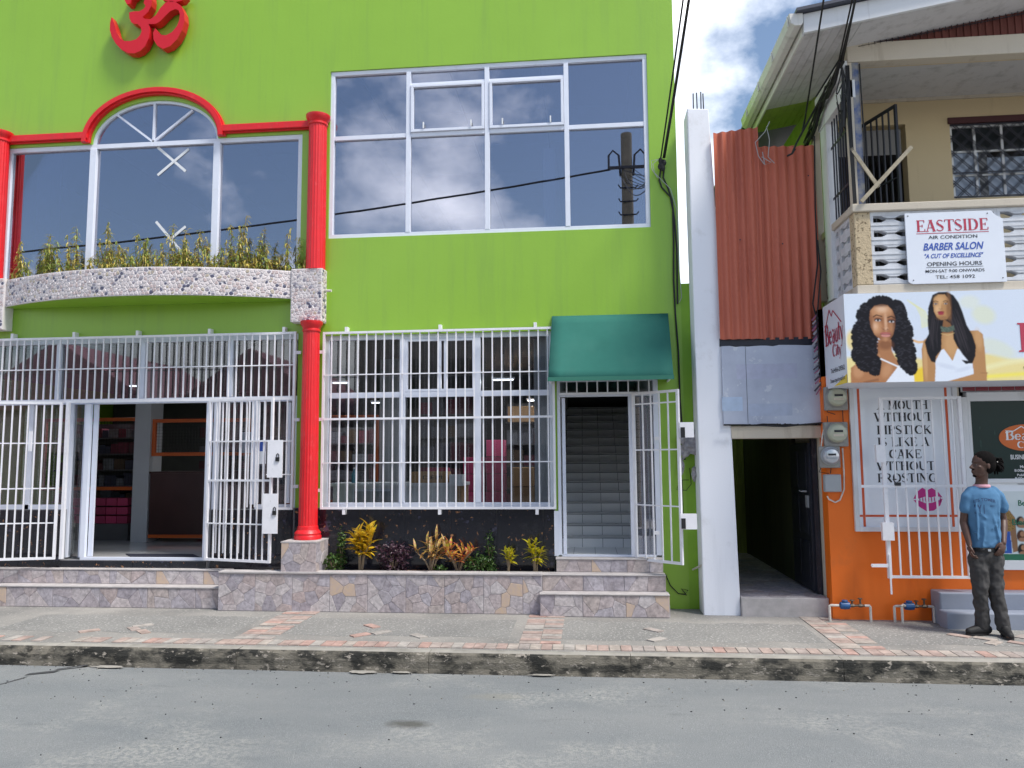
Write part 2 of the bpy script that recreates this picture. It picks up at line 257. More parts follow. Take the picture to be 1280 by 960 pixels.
# ------------------------------------------------------------------ builders
def wl(o):
    v = Vector((0, 0, 0))
    while o is not None: v += o.location; o = o.parent
    return v
class MB:
    def __init__(s): s.v = []; s.f = []; s.m = []; s.cm = 0
    def poly(s, pts): i = len(s.v); s.v += [tuple(p) for p in pts]; s.f.append(tuple(range(i, i+len(pts)))); s.m.append(s.cm)
    def hull8(s, p):    # 0-3 bottom ring, 4-7 top ring
        i = len(s.v); s.v += [tuple(q) for q in p]
        for f in ((0, 3, 2, 1), (4, 5, 6, 7), (0, 1, 5, 4), (1, 2, 6, 5), (2, 3, 7, 6), (3, 0, 4, 7)):
            s.f.append(tuple(i+k for k in f)); s.m.append(s.cm)
    def box(s, x0, x1, y0, y1, z0, z1):
        s.hull8([(x0, y0, z0), (x1, y0, z0), (x1, y1, z0), (x0, y1, z0), (x0, y0, z1), (x1, y0, z1), (x1, y1, z1), (x0, y1, z1)]); return s
    def cbox(s, c, d): return s.box(c[0]-d[0]/2, c[0]+d[0]/2, c[1]-d[1]/2, c[1]+d[1]/2, c[2]-d[2]/2, c[2]+d[2]/2)
    def bar(s, a, b, w, d=None, upv=(0, -1, 0)):   # rectangular bar from a to b, w across, d deep along upv
        a = Vector(a); b = Vector(b); t = (b-a).normalized(); u_ = Vector(upv); u_ = (u_ - t*u_.dot(t)).normalized(); x = t.cross(u_)
        d = d or w; r = [x*(w/2*sx)+u_*(d/2*sy) for sx, sy in ((-1, -1), (1, -1), (1, 1), (-1, 1))]
        s.hull8([a+q for q in r]+[b+q for q in r]); return s
    def prism(s, pts, y0, y1):  # pts: (x,z) outline counter-clockwise seen from -Y
        n = len(pts); i = len(s.v); s.v += [(x, y0, z) for x, z in pts]+[(x, y1, z) for x, z in pts]
        s.f.append(tuple(range(i, i+n))); s.m.append(s.cm); s.f.append(tuple(reversed(range(i+n, i+2*n)))); s.m.append(s.cm)
        for k in range(n): s.f.append((i+k, i+n+k, i+n+(k+1) % n, i+(k+1) % n)); s.m.append(s.cm)
        return s
    def prismz(s, pts, z0, z1):
        n = len(pts); i = len(s.v); s.v += [(x, y, z0) for x, y in pts]+[(x, y, z1) for x, y in pts]
        s.f.append(tuple(reversed(range(i, i+n)))); s.f.append(tuple(range(i+n, i+2*n))); s.m += [s.cm]*2
        for k in range(n): s.f.append((i+k, i+(k+1) % n, i+n+(k+1) % n, i+n+k)); s.m.append(s.cm)
        return s
    def tube(s, pts, r, n=6, cap=True):
        pts = [Vector(p) for p in pts]; rs = r if isinstance(r, (list, tuple)) else [r]*len(pts); i = len(s.v); pu = None
        for k, p in enumerate(pts):
            t = (pts[min(k+1, len(pts)-1)]-pts[max(k-1, 0)]).normalized()
            if pu is None: pu = Vector((0, 0, 1)) if abs(t.z) < .9 else Vector((1, 0, 0))
            a = (pu - t*pu.dot(t)).normalized(); pu = a; b = t.cross(a)
            for j in range(n): q = 2*math.pi*j/n; s.v.append(tuple(p+(a*math.cos(q)+b*math.sin(q))*rs[k]))
        for k in range(len(pts)-1):
            for j in range(n): s.f.append((i+k*n+j, i+k*n+(j+1) % n, i+(k+1)*n+(j+1) % n, i+(k+1)*n+j)); s.m.append(s.cm)
        if cap:
            s.f.append(tuple(reversed(range(i, i+n)))); s.f.append(tuple(range(i+(len(pts)-1)*n, i+len(pts)*n))); s.m += [s.cm]*2
        return s
    def lathe(s, c, prof, n=24, axis='z', flute=0, nf=0):
        i = len(s.v); m_ = len(prof)
        for r, h in prof:
            for j in range(n):
                q = 2*math.pi*j/n; rr = r*(1 - (flute*(.5+.5*math.cos(q*nf)) if flute else 0))
                a, b = rr*math.cos(q), rr*math.sin(q)
                s.v.append((c[0]+a, c[1]+b, c[2]+h) if axis == 'z' else ((c[0]+a, c[1]+h, c[2]+b) if axis == 'y' else (c[0]+h, c[1]+a, c[2]+b)))
        for k in range(m_-1):
            for j in range(n):
                f = (i+k*n+j, i+k*n+(j+1) % n, i+(k+1)*n+(j+1) % n, i+(k+1)*n+j)
                s.f.append(f); s.m.append(s.cm)
        s.f.append(tuple(reversed(range(i, i+n)))); s.f.append(tuple(range(i+(m_-1)*n, i+m_*n))); s.m += [s.cm]*2
        return s
    def ell(s, c, r, n=10, rot=None):
        i = len(s.v); rows = n//2
        for k in range(rows+1):
            th = math.pi*k/rows
            for j in range(n):
                q = 2*math.pi*j/n; v = Vector((r[0]*math.sin(th)*math.cos(q), r[1]*math.sin(th)*math.sin(q), r[2]*math.cos(th)))
                if rot is not None: v = rot @ v
                s.v.append(tuple(Vector(c)+v))
        for k in range(rows):
            for j in range(n): s.f.append((i+k*n+j, i+(k+1)*n+j, i+(k+1)*n+(j+1) % n, i+k*n+(j+1) % n)); s.m.append(s.cm)
        return s
    def mesh(s, name, off=Vector((0, 0, 0)), fix=True):
        me = bpy.data.meshes.new(name); me.from_pydata([tuple(Vector(p)-off) for p in s.v], [], s.f)
        me.polygons.foreach_set('material_index', s.m)
        if fix:
            b = bmesh.new(); b.from_mesh(me); bmesh.ops.recalc_face_normals(b, faces=b.faces); b.to_mesh(b and me); b.free()
        return me
    def build(s, name, mats, parent=None, kind=None, smooth=False, bevel=0, off=None, label=None, ground=None):
        """link as one object; coordinates are world; origin at the parent's origin or at the base of the mesh"""
        if parent is not None: o0 = wl(parent)
        else:
            a = np.array(s.v); o0 = Vector((float((a[:, 0].min()+a[:, 0].max())/2), float((a[:, 1].min()+a[:, 1].max())/2), float(a[:, 2].min())))
        me = s.mesh(name, o0); o = bpy.data.objects.new(name, me); COL.objects.link(o)
        if parent is not None: o.parent = parent
        else: o.location = o0
        for mm in (mats if isinstance(mats, (list, tuple)) else [mats]): me.materials.append(mm)
        if smooth:
            for p in me.polygons: p.use_smooth = True
            me.set_sharp_from_angle(angle=R(smooth if smooth is not True else 40))
        if bevel:
            b = o.modifiers.new('bevel', 'BEVEL'); b.width = bevel; b.segments = 2; b.limit_method = 'ANGLE'; b.angle_limit = R(40); b.harden_normals = False
        if kind: o['kind'] = kind
        if label: o['label'] = label
        return o
def thing(name, label, cat, loc=(0, 0, 0), group=None):
    o = bpy.data.objects.new(name, None); COL.objects.link(o); o.location = loc; o.empty_display_size = .2
    o['label'] = label; o['category'] = cat
    if group: o['group'] = group
    return o
def tag(o, label, cat, group=None):
    o['label'] = label; o['category'] = cat
    if group: o['group'] = group
    return o
def piece(name, me, parent, loc, rot=None, mt=None):
    o = bpy.data.objects.new(name, me); COL.objects.link(o)
    if parent is not None: o.parent = parent; o.location = Vector(loc)-wl(parent)
    else: o.location = loc
    if rot is not None: o.rotation_euler = rot
    if mt is not None:
        if len(me.materials) == 0: me.materials.append(mt)
        o.material_slots[0].link = 'OBJECT'; o.material_slots[0].material = mt
    return o
def box(name, x0, x1, y0, y1, z0, z1, mt, parent=None, **k): return MB().box(x0, x1, y0, y1, z0, z1).build(name, mt, parent, **k)

def clip(poly, a, b, c):   # keep ax+by<=c
    out = []
    for i in range(len(poly)):
        p, q = poly[i], poly[(i+1) % len(poly)]; dp = a*p[0]+b*p[1]-c; dq = a*q[0]+b*q[1]-c
        if dp <= 0: out.append(p)
        if dp*dq < 0: t = dp/(dp-dq); out.append((p[0]+(q[0]-p[0])*t, p[1]+(q[1]-p[1])*t))
    return out
def voronoi(w, h, s, seed, jit=.45, asp=1.0):
    rg = random.Random(seed); nx = max(1, round(w/(s*asp))); nz = max(1, round(h/s)); cx, cz = w/nx, h/nz; pts = []
    for i in range(nx):
        for j in range(nz): pts.append((cx*(i+.5+(rg.uniform(-jit, jit))+(.25 if j % 2 else -.25)), cz*(j+.5+rg.uniform(-jit, jit)*.9)))
    out = []; rad = 2.6*max(cx, cz)
    for i, p in enumerate(pts):
        pl = [(0, 0), (w, 0), (w, h), (0, h)]
        for j, q in enumerate(pts):
            if i == j or abs(q[0]-p[0]) > rad or abs(q[1]-p[1]) > rad: continue
            a, b = q[0]-p[0], q[1]-p[1]; c = (q[0]**2+q[1]**2-p[0]**2-p[1]**2)/2; pl = clip(pl, a, b, c)
            if len(pl) < 3: break
        if len(pl) >= 3: out.append(pl)
    return out
def inset(pl, d):
    cx = sum(p[0] for p in pl)/len(pl); cz = sum(p[1] for p in pl)/len(pl); out = list(pl)
    for i in range(len(pl)):
        p, q = pl[i], pl[(i+1) % len(pl)]; ex, ez = q[0]-p[0], q[1]-p[1]; ln = math.hypot(ex, ez)
        if ln < 1e-6: continue
        a, b = ez/ln, -ex/ln
        if a*(cx-p[0])+b*(cz-p[1]) > 0: a, b = -a, -b
        out = clip(out, a, b, a*p[0]+b*p[1]-d)
        if len(out) < 3: return None
    return out
def stones_on(parent, x0, z0, w, h, y, s, seed, face='-y', depth=.006, ochre=.07, joint=.0022, asp=1.2):
    """irregular slabs, one object each, on a vertical face (y) or, for '+z', on a horizontal one; '+x' a side"""
    rg = random.Random(seed+99)
    for pl in voronoi(w, h, s, seed, asp=asp):
        a = inset(pl, joint)
        if not a: continue
        b = inset(pl, joint+.003)
        if not b or len(b) != len(a): b = None
        c = (sum(p[0] for p in a)/len(a), sum(p[1] for p in a)/len(a)); mb = MB(); n = len(a); dd = depth*rg.uniform(.7, 1.2)
        def T(p, d):
            u_, v_ = p[0]-c[0], p[1]-c[1]
            return (u_, -d, v_) if face == '-y' else ((u_, v_, d) if face == '+z' else (d, u_, v_))
        i = 0; mb.v += [T(p, 0) for p in a]+[T(p, dd*.7 if b else dd) for p in a]
        for k in range(n): mb.f.append((k, (k+1) % n, n+(k+1) % n, n+k))
        if b:
            mb.v += [T(p, dd) for p in b]
            for k in range(n): mb.f.append((n+k, n+(k+1) % n, 2*n+(k+1) % n, 2*n+k))
            mb.f.append(tuple(range(2*n, 3*n)))
        else: mb.f.append(tuple(range(n, 2*n)))
        mb.m = [0]*len(mb.f); me = mb.mesh('stone'); me.materials.append(M['stone_o'] if rg.random() < ochre else M['stone'])
        loc = (x0+c[0], y, z0+c[1]) if face == '-y' else ((x0+c[0], z0+c[1], y) if face == '+z' else (y, x0+c[0], z0+c[1]))
        piece('stone', me, parent, loc)

# ------------------------------------------------------------------ lettering
_tx = {}
def text(s, x, y, z, h, mt, parent, name='lettering', width=None, align='C', shear=0, bold=0.0, d=.0015, face='-y', rot=0.0):
    cu = bpy.data.curves.new('t', 'FONT'); cu.body = s; cu.size = 1; cu.offset = bold; cu.shear = shear; cu.resolution_u = 3
    o = bpy.data.objects.new('t', cu); COL.objects.link(o); dg = bpy.context.evaluated_depsgraph_get(); me = bpy.data.meshes.new_from_object(o.evaluated_get(dg))
    bpy.data.objects.remove(o); co_ = np.array([v.co[:] for v in me.vertices]);
    x0, x1 = co_[:, 0].min(), co_[:, 0].max(); k = h/.70; kx = (width/(x1-x0)) if width else k
    ca, sa = math.cos(rot), math.sin(rot)
    for v in me.vertices:
        u_ = (v.co.x-x0)*kx - ((x1-x0)*kx/2 if align == 'C' else 0); w_ = v.co.y*k; u_, w_ = u_*ca-w_*sa, u_*sa+w_*ca
        v.co = (u_, -d, w_) if face == '-y' else (-d, -u_, w_)
    me.name = name; me.materials.append(mt); return piece(name, me, parent, (x, y, z))
def _arc(cx, cy, rx, ry, a0, a1, n=10): return [(cx+rx*math.cos(R(a0+(a1-a0)*i/n)), cy+ry*math.sin(R(a0+(a1-a0)*i/n))) for i in range(n+1)]
T_, t_ = .17, .06
SF = {   # serif capitals: list of (polyline, thickness) in a box of height 1
 'I': (.36, [([(.18, 0), (.18, 1)], T_)]), 'L': (.66, [([(.17, 0), (.17, 1)], T_), ([(.05, .03), (.62, .03), (.62, .22)], t_)]),
 'T': (.72, [([(.36, 0), (.36, 1)], T_), ([(.03, .78), (.03, .97), (.69, .97), (.69, .78)], t_)]),
 'H': (.84, [([(.17, 0), (.17, 1)], T_), ([(.67, 0), (.67, 1)], T_), ([(.17, .5), (.67, .5)], t_)]),
 'E': (.68, [([(.17, 0), (.17, 1)], T_), ([(.05, .03), (.64, .03), (.64, .24)], t_), ([(.05, .97), (.60, .97), (.60, .78)], t_), ([(.17, .5), (.46, .5)], t_), ([(.46, .38), (.46, .62)], t_)]),
 'F': (.64, [([(.17, 0), (.17, 1)], T_), ([(.05, .97), (.60, .97), (.60, .78)], t_), ([(.17, .5), (.44, .5)], t_), ([(.44, .38), (.44, .62)], t_)]),
 'A': (.80, [([(.40, 1), (.66, 0)], T_), ([(.38, .97), (.12, 0)], t_), ([(.20, .32), (.56, .32)], t_)]),
 'W': (1.1, [([(.08, 1), (.34, 0)], T_), ([(.34, 0), (.56, .9)], t_), ([(.50, 1), (.76, 0)], T_), ([(.76, 0), (1.02, 1)], t_)]),
 'M': (1.0, [([(.13, 0), (.13, 1)], t_), ([(.16, 1), (.48, .05)], T_), ([(.48, .05), (.82, 1)], t_), ([(.83, 0), (.83, 1)], T_)]),
 'N': (.84, [([(.13, 0), (.13, 1)], t_), ([(.13, 1), (.68, 0)], T_), ([(.70, 0), (.70, 1)], t_)]),
 'U': (.80, [([(.17, 1), (.17, .35)]+_arc(.42, .35, .25, .31, 180, 270, 5), T_*.9), (_arc(.42, .35, .25, .31, 270, 360, 5)+[(.67, 1)], t_)]),
 'O': (.86, [(_arc(.43, .5, .32, .46, 60, 300), t_), (_arc(.43, .5, .31, .46, 120, 240), T_), (_arc(.43, .5, .31, .46, -60, 60), T_)]),
 'C': (.78, [(_arc(.45, .5, .33, .46, 50, 310), t_*1.2), (_arc(.45, .5, .32, .46, 115, 245), T_), ([(.68, .72), (.68, .97)], t_)]),
 'G': (.86, [(_arc(.45, .5, .33, .46, 50, 300), t_*1.2), (_arc(.45, .5, .32, .46, 115, 245), T_), ([(.68, .72), (.68, .97)], t_), ([(.66, .1), (.66, .45)], T_*.9)]),
 'D': (.84, [([(.17, 0), (.17, 1)], T_), ([(.05, .97), (.35, .97)]+_arc(.35, .5, .36, .47, 90, -90)+[(.05, .03)], t_), (_arc(.35, .5, .34, .46, 60, -60), T_)]),
 'P': (.70, [([(.17, 0), (.17, 1)], T_), ([(.05, .97), (.32, .97)]+_arc(.32, .73, .28, .24, 90, -90)+[(.17, .49)], t_), (_arc(.32, .73, .26, .24, 60, -60), T_*.9)]),
 'B': (.76, [([(.17, 0), (.17, 1)], T_), ([(.05, .97), (.34, .97)]+_arc(.34, .75, .26, .22, 90, -90)+_arc(.34, .28, .32, .25, 90, -90)+[(.05, .03)], t_), (_arc(.34, .75, .25, .22, 60, -60), T_*.9), (_arc(.34, .28, .30, .25, 60, -60), T_)]),
 'R': (.80, [([(.17, 0), (.17, 1)], T_), ([(.05, .97), (.32, .97)]+_arc(.32, .73, .28, .24, 90, -90)+[(.17, .49)], t_), (_arc(.32, .73, .26, .24, 60, -60), T_*.9), ([(.40, .48), (.70, .02)], T_)]),
 'K': (.82, [([(.17, 0), (.17, 1)], T_), ([(.68, .97), (.2, .42)], t_), ([(.34, .58), (.70, .02)], T_)]),
 'S': (.62, [(_arc(.30, .74, .22, .22, 30, 200, 8), t_*1.3), ([(.10, .74), (.16, .60), (.42, .44), (.50, .28)], T_), (_arc(.28, .26, .24, .22, 10, -160, 8), t_*1.3)]),
 'Y': (.8, [([(.40, 0), (.40, .5)], T_), ([(.10, 1), (.40, .48)], T_), ([(.70, 1), (.40, .48)], t_)]),
 'e': (.52, [(_arc(.26, .32, .20, .29, 0, 320), t_*1.4), (_arc(.26, .32, .2, .29, 120, 240), T_*.9), ([(.08, .34), (.44, .34)], t_)]),
 'a': (.52, [([(.38, 0), (.38, .45)], T_*.9), (_arc(.24, .45, .15, .18, 0, 150, 6), t_*1.3), (_arc(.24, .18, .15, .16, 60, 300, 8), t_*1.5)]),
 'u': (.58, [([(.12, .62), (.12, .2)]+_arc(.26, .2, .14, .17, 180, 300, 5), T_*.7), ([(.44, 0), (.44, .62)], T_*.9)]),
 't': (.38, [([(.18, .08), (.18, .85)], T_*.9), ([(.04, .62), (.34, .62)], t_), ([(.18, .06), (.34, .08)], t_)]),
 'y': (.54, [([(.08, .62), (.28, .02)], T_*.8), ([(.48, .62), (.22, -.25), (.06, -.25)], t_)]),
 'i': (.30, [([(.15, 0), (.15, .62)], T_*.9), ([(.15, .76), (.15, .90)], T_*.9)]),
 'r': (.42, [([(.12, 0), (.12, .62)], T_*.9), (_arc(.28, .45, .14, .15, 150, 40, 4), t_*1.6)]), ' ': (.40, []), '&': (.8, [(_arc(.4, .5, .3, .4, 0, 350), t_*1.3)])}
def serif(s, x, y, z, h, mt, parent, width, name='lettering', d=.0015, face='-y', slope=0.0):
    """serif lettering cut as thin solid strokes; x,z is the left end of the baseline"""
    tot = sum(SF[c][0] for c in s); kx = width/tot; mb = MB(); cx = 0; q = 0
    for c in s:
        wd, st = SF[c]
        for pl, th in st:
            q += 1; dd = d+.00012*(q % 8)
            for a, b in zip(pl[:-1], pl[1:]):
                a_ = ((cx+a[0])*kx, a[1]*h); b_ = ((cx+b[0])*kx, b[1]*h); dx, dz = b_[0]-a_[0], b_[1]-a_[1]; ln = math.hypot(dx, dz) or 1
                wx = th*(kx if abs(dz) > abs(dx) else h)/2; nx, nz = -dz/ln*wx, dx/ln*wx
                mb.poly([(a_[0]-nx, -dd, a_[1]-nz), (a_[0]+nx, -dd, a_[1]+nz), (b_[0]+nx, -dd, b_[1]+nz), (b_[0]-nx, -dd, b_[1]-nz)])
            if c.isupper() and len(pl) == 2:
                for e in (pl[0], pl[1]):
                    if e[1] in (0, 1): mb.poly([((cx+e[0]-.14)*kx, -dd-.0001, (e[1]*.95)*h), ((cx+e[0]+.14)*kx, -dd-.0001, (e[1]*.95)*h), ((cx+e[0]+.14)*kx, -dd-.0001, (e[1]*.95+.05)*h), ((cx+e[0]-.14)*kx, -dd-.0001, (e[1]*.95+.05)*h)])
        cx += wd
    if face == '+': pass
    me = mb.mesh(name, fix=False)
    for v in me.vertices:
        v.co.z += slope*v.co.x
        if face == 'side': v.co = (v.co.y, -v.co.x, v.co.z)
    me.materials.append(mt); return piece(name, me, parent, (x, y, z))

# ================================================================== GROUND
def structure(o): o['kind'] = 'structure'; return o
g = MB(); g.poly([(-400, -400, -.03), (400, -400, -.03), (400, 400, -.03), (-400, 400, -.03)]); structure(g.build('ground', M['pave']))
# road: a gently uneven sheet
rd = MB(); nx, ny = 90, 26
xs = [-60+120*i/nx for i in range(nx+1)]; ys = [-1.0+8.25*j/ny for j in range(ny+1)]
rg = random.Random(3)
for y in ys:
    for x in xs: rd.v.append((x, y, .012*math.sin(x*.9+y)*math.sin(y*1.3)+ (-.012 if y > 7.0 else 0)))
for j in range(ny):
    for i in range(nx): a = j*(nx+1)+i; rd.f.append((a, a+1, a+nx+2, a+nx+1)); rd.m.append(0)
ROAD = structure(rd.build('road', M['asphalt'], smooth=True))
def rz(x, y): return .012*math.sin(x*.9+y)*math.sin(y*1.3)
def blotch(name, cx, cy, rx, ry, mt, seed, h=.006, n=22, parent=None):
    r_ = random.Random(seed); mb = MB(); pts = []
    for k in range(n):
        a = 2*math.pi*k/n; q = r_.uniform(.72, 1.15); x, y = cx+rx*q*math.cos(a), cy+ry*q*math.sin(a); pts.append((x, y, rz(x, y)+h))
    i = len(mb.v); mb.v += pts+[(cx, cy, rz(cx, cy)+h+.002)]
    for k in range(n): mb.f.append((k, (k+1) % n, n)); mb.m.append(0)
    return mb.build(name, mt, parent)
for k, (a, b, w_) in enumerate((((-4, 858), (32, 848), .05), ((34, 844), (72, 840), .04), ((70, 838), (112, 832), .03))):
    q0, q1 = G(*a, 0), G(*b, 0); mb = MB(); mb.poly([(q0.x, q0.y-w_, .010), (q1.x, q1.y-w_, .010), (q1.x, q1.y+w_, .010), (q0.x, q0.y+w_*.7, .010)]); mb.build('tar_patch', M['tar'], ROAD)
gr_ = MB(); r_ = random.Random(44)
for k in range(420):
    x, y = r_.uniform(-6.5, 5.0), 7.17-abs(r_.gauss(0, 1.0 if k % 3 else .05)); q_ = r_.uniform(.002, .007)
    if y > 3.2: gr_.cm = 0 if r_.random() < .6 else 1; gr_.cbox((x, y, rz(x, y)+.003), (q_*r_.uniform(1, 2.6), q_, .006))
o = gr_.build('road_grit', [M['tar'], M['kerbtop']]); tag(o, 'loose dark and pale grit lying on the road near the kerb', 'grit'); o['kind'] = 'stuff'
# kerb: long concrete blocks with chipped arrises; worn paving behind
def kerb_block(x0, x1, seed):
    r_ = random.Random(seed); n = 26; mb = MB(); prof = []
    for i in range(n+1):
        x = x0+(x1-x0)*i/n; e = r_.uniform(0, .018)+(.02*math.sin(x*2.3) if x < -1.5 else 0)*.5; t = r_.uniform(0, .022)*(1.6 if x < -2 else .6); ed = 0.002 if i in (0, n) else 0
        for (yy, zz) in ((7.20-.015-e*.5+ed, -.04), (7.20-e*.3+ed, .035), (7.195+r_.uniform(-.004, .006)+ed, .095), (7.205+t*.4+ed, .155-t*.5), (7.225+t*.6, .172-t*.15), (7.345, .172), (7.345, -.04)): mb.v.append((x, yy, zz))
        prof.append(i*7)
    for i in range(n):
        for k in range(6): a = i*7+k; mb.f.append((a, a+7, a+8, a+1)); mb.m.append(1 if k in (4,) else 0)
    mb.f.append(tuple(range(6, -1, -1))); mb.m.append(0); mb.f.append(tuple(range(n*7, n*7+7))); mb.m.append(0)
    return mb
kx = [-60, -30, -14, -9.2, -6.9, -5.2, -3.35, -1.5, .35, 2.2, 4.1, 6.5, 12, 30, 60]
kb = kerb_block(kx[0], kx[1], 0).build('kerb', [M['kerb'], M['kerbtop']]); structure(kb)
for i in range(1, len(kx)-1): kerb_block(kx[i]+.004, kx[i+1], i+11).build('kerb_block', [M['kerb'], M['kerbtop']], kb)
for i, (x, w_, dy) in enumerate(((-4.6, .16, .05), (-2.1, .14, .05), (-1.75, .10, .03), (-.45, .12, .03))):
    blotch('broken_render', x, 7.17-dy*.4, w_, dy, M['kerbtop'], 50+i, h=.008, parent=ROAD)
PAVE = structure(box('pavement', -60, 60, 7.35, 9.52, -.04, .165, M['pave']))
# exposed aggregate fields between brick bands, 4 mm proud
for k, (a, b) in enumerate(((-3.28, -.82), (-.38, 2.25), (2.75, 5.2), (-6.4, -3.72), (5.6, 8.5))):
    mb = MB(); r_ = random.Random(k); n = 14; top = [(a+(b-a)*i/n, 8.72+r_.uniform(-.05, .05)) for i in range(n+1)]; bot = [(a+(b-a)*i/n, 7.86+r_.uniform(-.05, .05)) for i in range(n, -1, -1)]
    pl = top+bot; mb.poly([(x, y, .1662) for x, y in pl][::-1]); mb.build('aggregate_panel', M['aggr'], PAVE)
bk = MB().box(-.049, .049, -.099, .099, 0, .010).mesh('brick'); bk.materials.append(M['brick'])
def brick(x, y, rot=0, z=.163): piece('brick', bk, PAVE, (x, y, z+random.uniform(-.002, .001)), (0, 0, rot+random.uniform(-.02, .02)))
random.seed(21); x = -6.2
while x < 4.9:
    if not (-4.75 > x and random.random() < .45): brick(x, 7.52)
    x += .107
for cx in (-3.5, -.6, 2.42):
    for r_ in range(15):
        if r_ % 6 != 5 or cx > 0: brick(cx-.0, 7.70+r_*.104, math.pi/2); 
        if r_ % 5 != 1: brick(cx+.205, 7.70+r_*.104, math.pi/2)
for cx, cy in ((-2.05, 8.1), (.95, 8.1), (3.95, 8.05), (-5.0, 8.1)):
    for a in (45, 135, 225, 315):
        for q in (.13, .33):
            if random.random() < .6: brick(cx+q*math.cos(R(a))*1.3, cy+q*math.sin(R(a))*.9, R(a-90), z=.166)
random.seed(5)

# ================================================================== GREEN BUILDING
GB = thing('shop_building', 'lime green two storey shop building with red columns, arched window and tiled base', 'building', (-3, 9.5, .165))
YW = 9.5
wb = MB()
def wbox(x0, x1, z0, z1, y0=YW, y1=YW+.2): wb.box(x0, x1, y0, y1, z0, z1)
wbox(-11, 1.17, 7.111, 8.9); wbox(-11, -7.91, 4.3, 7.111); wbox(-3.70, -3.33, 4.3, 7.111); wbox(.83, 1.17, 4.3, 7.111)
wbox(-3.33, .83, 4.3, 4.83)
wbox(-7.91, -6.67, 6.27, 7.111); wbox(-4.87, -3.70, 6.27, 7.111)
AC, AA, AB = -5.77, .90, .58
n = 24
for k in range(n):
    a0, a1 = math.pi*k/n, math.pi*(k+1)/n
    xa, xb = AC-AA*math.cos(a0), AC-AA*math.cos(a1); za, zb = 6.27+AB*math.sin(a0), 6.27+AB*math.sin(a1)
    wb.hull8([(xa, YW, za), (xb, YW, zb), (xb, YW+.2, zb), (xa, YW+.2, za), (xa, YW, 7.111), (xb, YW, 7.111), (xb, YW+.2, 7.111), (xa, YW+.2, 7.111)])
wbox(-11, 1.17, 3.60, 4.3); wbox(-11, -8.6, .6, 3.60); wbox(-3.70, -3.36, 1.36, 3.60)
wbox(-.41, -.37, .60, 2.95); wbox(-.41, .86, 2.95, 3.60); wbox(-3.36, -.41, 3.55, 3.60); wbox(.86, 1.17, .1, 3.60)
wb.build('wall', M['green'], GB)
w2 = MB(); w2.prism([(1.17, .1), (1.335, .1), (1.335, 4.10), (1.17, 4.10)], YW+.002, YW+.2); w2.box(1.17-.2, 1.168, YW+.2, 19, 4.12, 8.9); w2.box(1.13, 1.333, YW+.2, 19, .1, 4.10); w2.build('side_wall', M['greendk'], GB)
box('back_wall', -11, .9, 18.9, 19, .2, 8.8, M['inner'], GB); box('left_wall', -11, -10.8, YW+.2, 18.9, .2, 8.8, M['greendk'], GB); box('flat_roof', -10.8, .97, YW+.2, 18.9, 8.3, 8.45, M['inner'], GB)
box('upper_slab', -10.8, .97, YW+.21, 18.88, 4.12, 4.29, M['inner'], GB)
# black granite dado: one object per tile
dd = .575
def granite(x0, x1, z0, z1, y=YW, parent=GB): MB().box(x0+.002, x1-.002, y-.016, y+.02, z0+.002, z1-.002).build('granite_tile', M['granite'], parent, bevel=.002)
box('tile_bed', -3.72, -.42, YW-.004, YW+.19, .55, 1.36, M['joint'], GB)
x = -3.70; edges = [-3.70, -3.44, -2.86, -2.29, -1.71, -1.13, -.56, -.425]
for a, b in zip(edges[:-1], edges[1:]): granite(a, b, .77, 1.355); granite(a, b, .56, .77)
box('tile_bed', -4.83, -3.72, YW-.004, YW+.19, .55, 1.34, M['joint'], GB)
for a, b in ((-4.80, -4.26), (-4.26, -3.72)): granite(a, b, .72, 1.335); granite(a, b, .56, .72)
box('tile_bed', -8.6, -6.80, YW-.004, YW+.19, .55, 1.34, M['joint'], GB)
for a, b in ((-8.5, -7.95), (-7.95, -7.4), (-7.4, -6.83)): granite(a, b, .72, 1.335); granite(a, b, .56, .72)
box('door_sill_bed', -6.80, -4.83, YW-.044, YW+.19, .55, .70, M['joint'], GB)
for a, b in ((-6.8, -6.3), (-6.3, -5.8), (-5.8, -5.3), (-5.3, -4.83)): granite(a, b, .565, .695, YW-.045)
# white stone side strip beside dado
box('white_pilaster', -.425, -.372, YW-.03, YW+.06, .78, 1.32, M['frame'], GB)

# ---- windows
def frame_rect(mb, x0, x1, z0, z1, y0, y1, w_):
    mb.box(x0, x1, y0, y1, z0, z0+w_); mb.box(x0, x1, y0, y1, z1-w_, z1); mb.box(x0, x0+w_, y0, y1, z0+w_, z1-w_); mb.box(x1-w_, x1, y0, y1, z0+w_, z1-w_)
def pane(x0, x1, z0, z1, y, mt, parent, name='pane'): return box(name, x0, x1, y, y+.006, z0, z1, mt, parent)
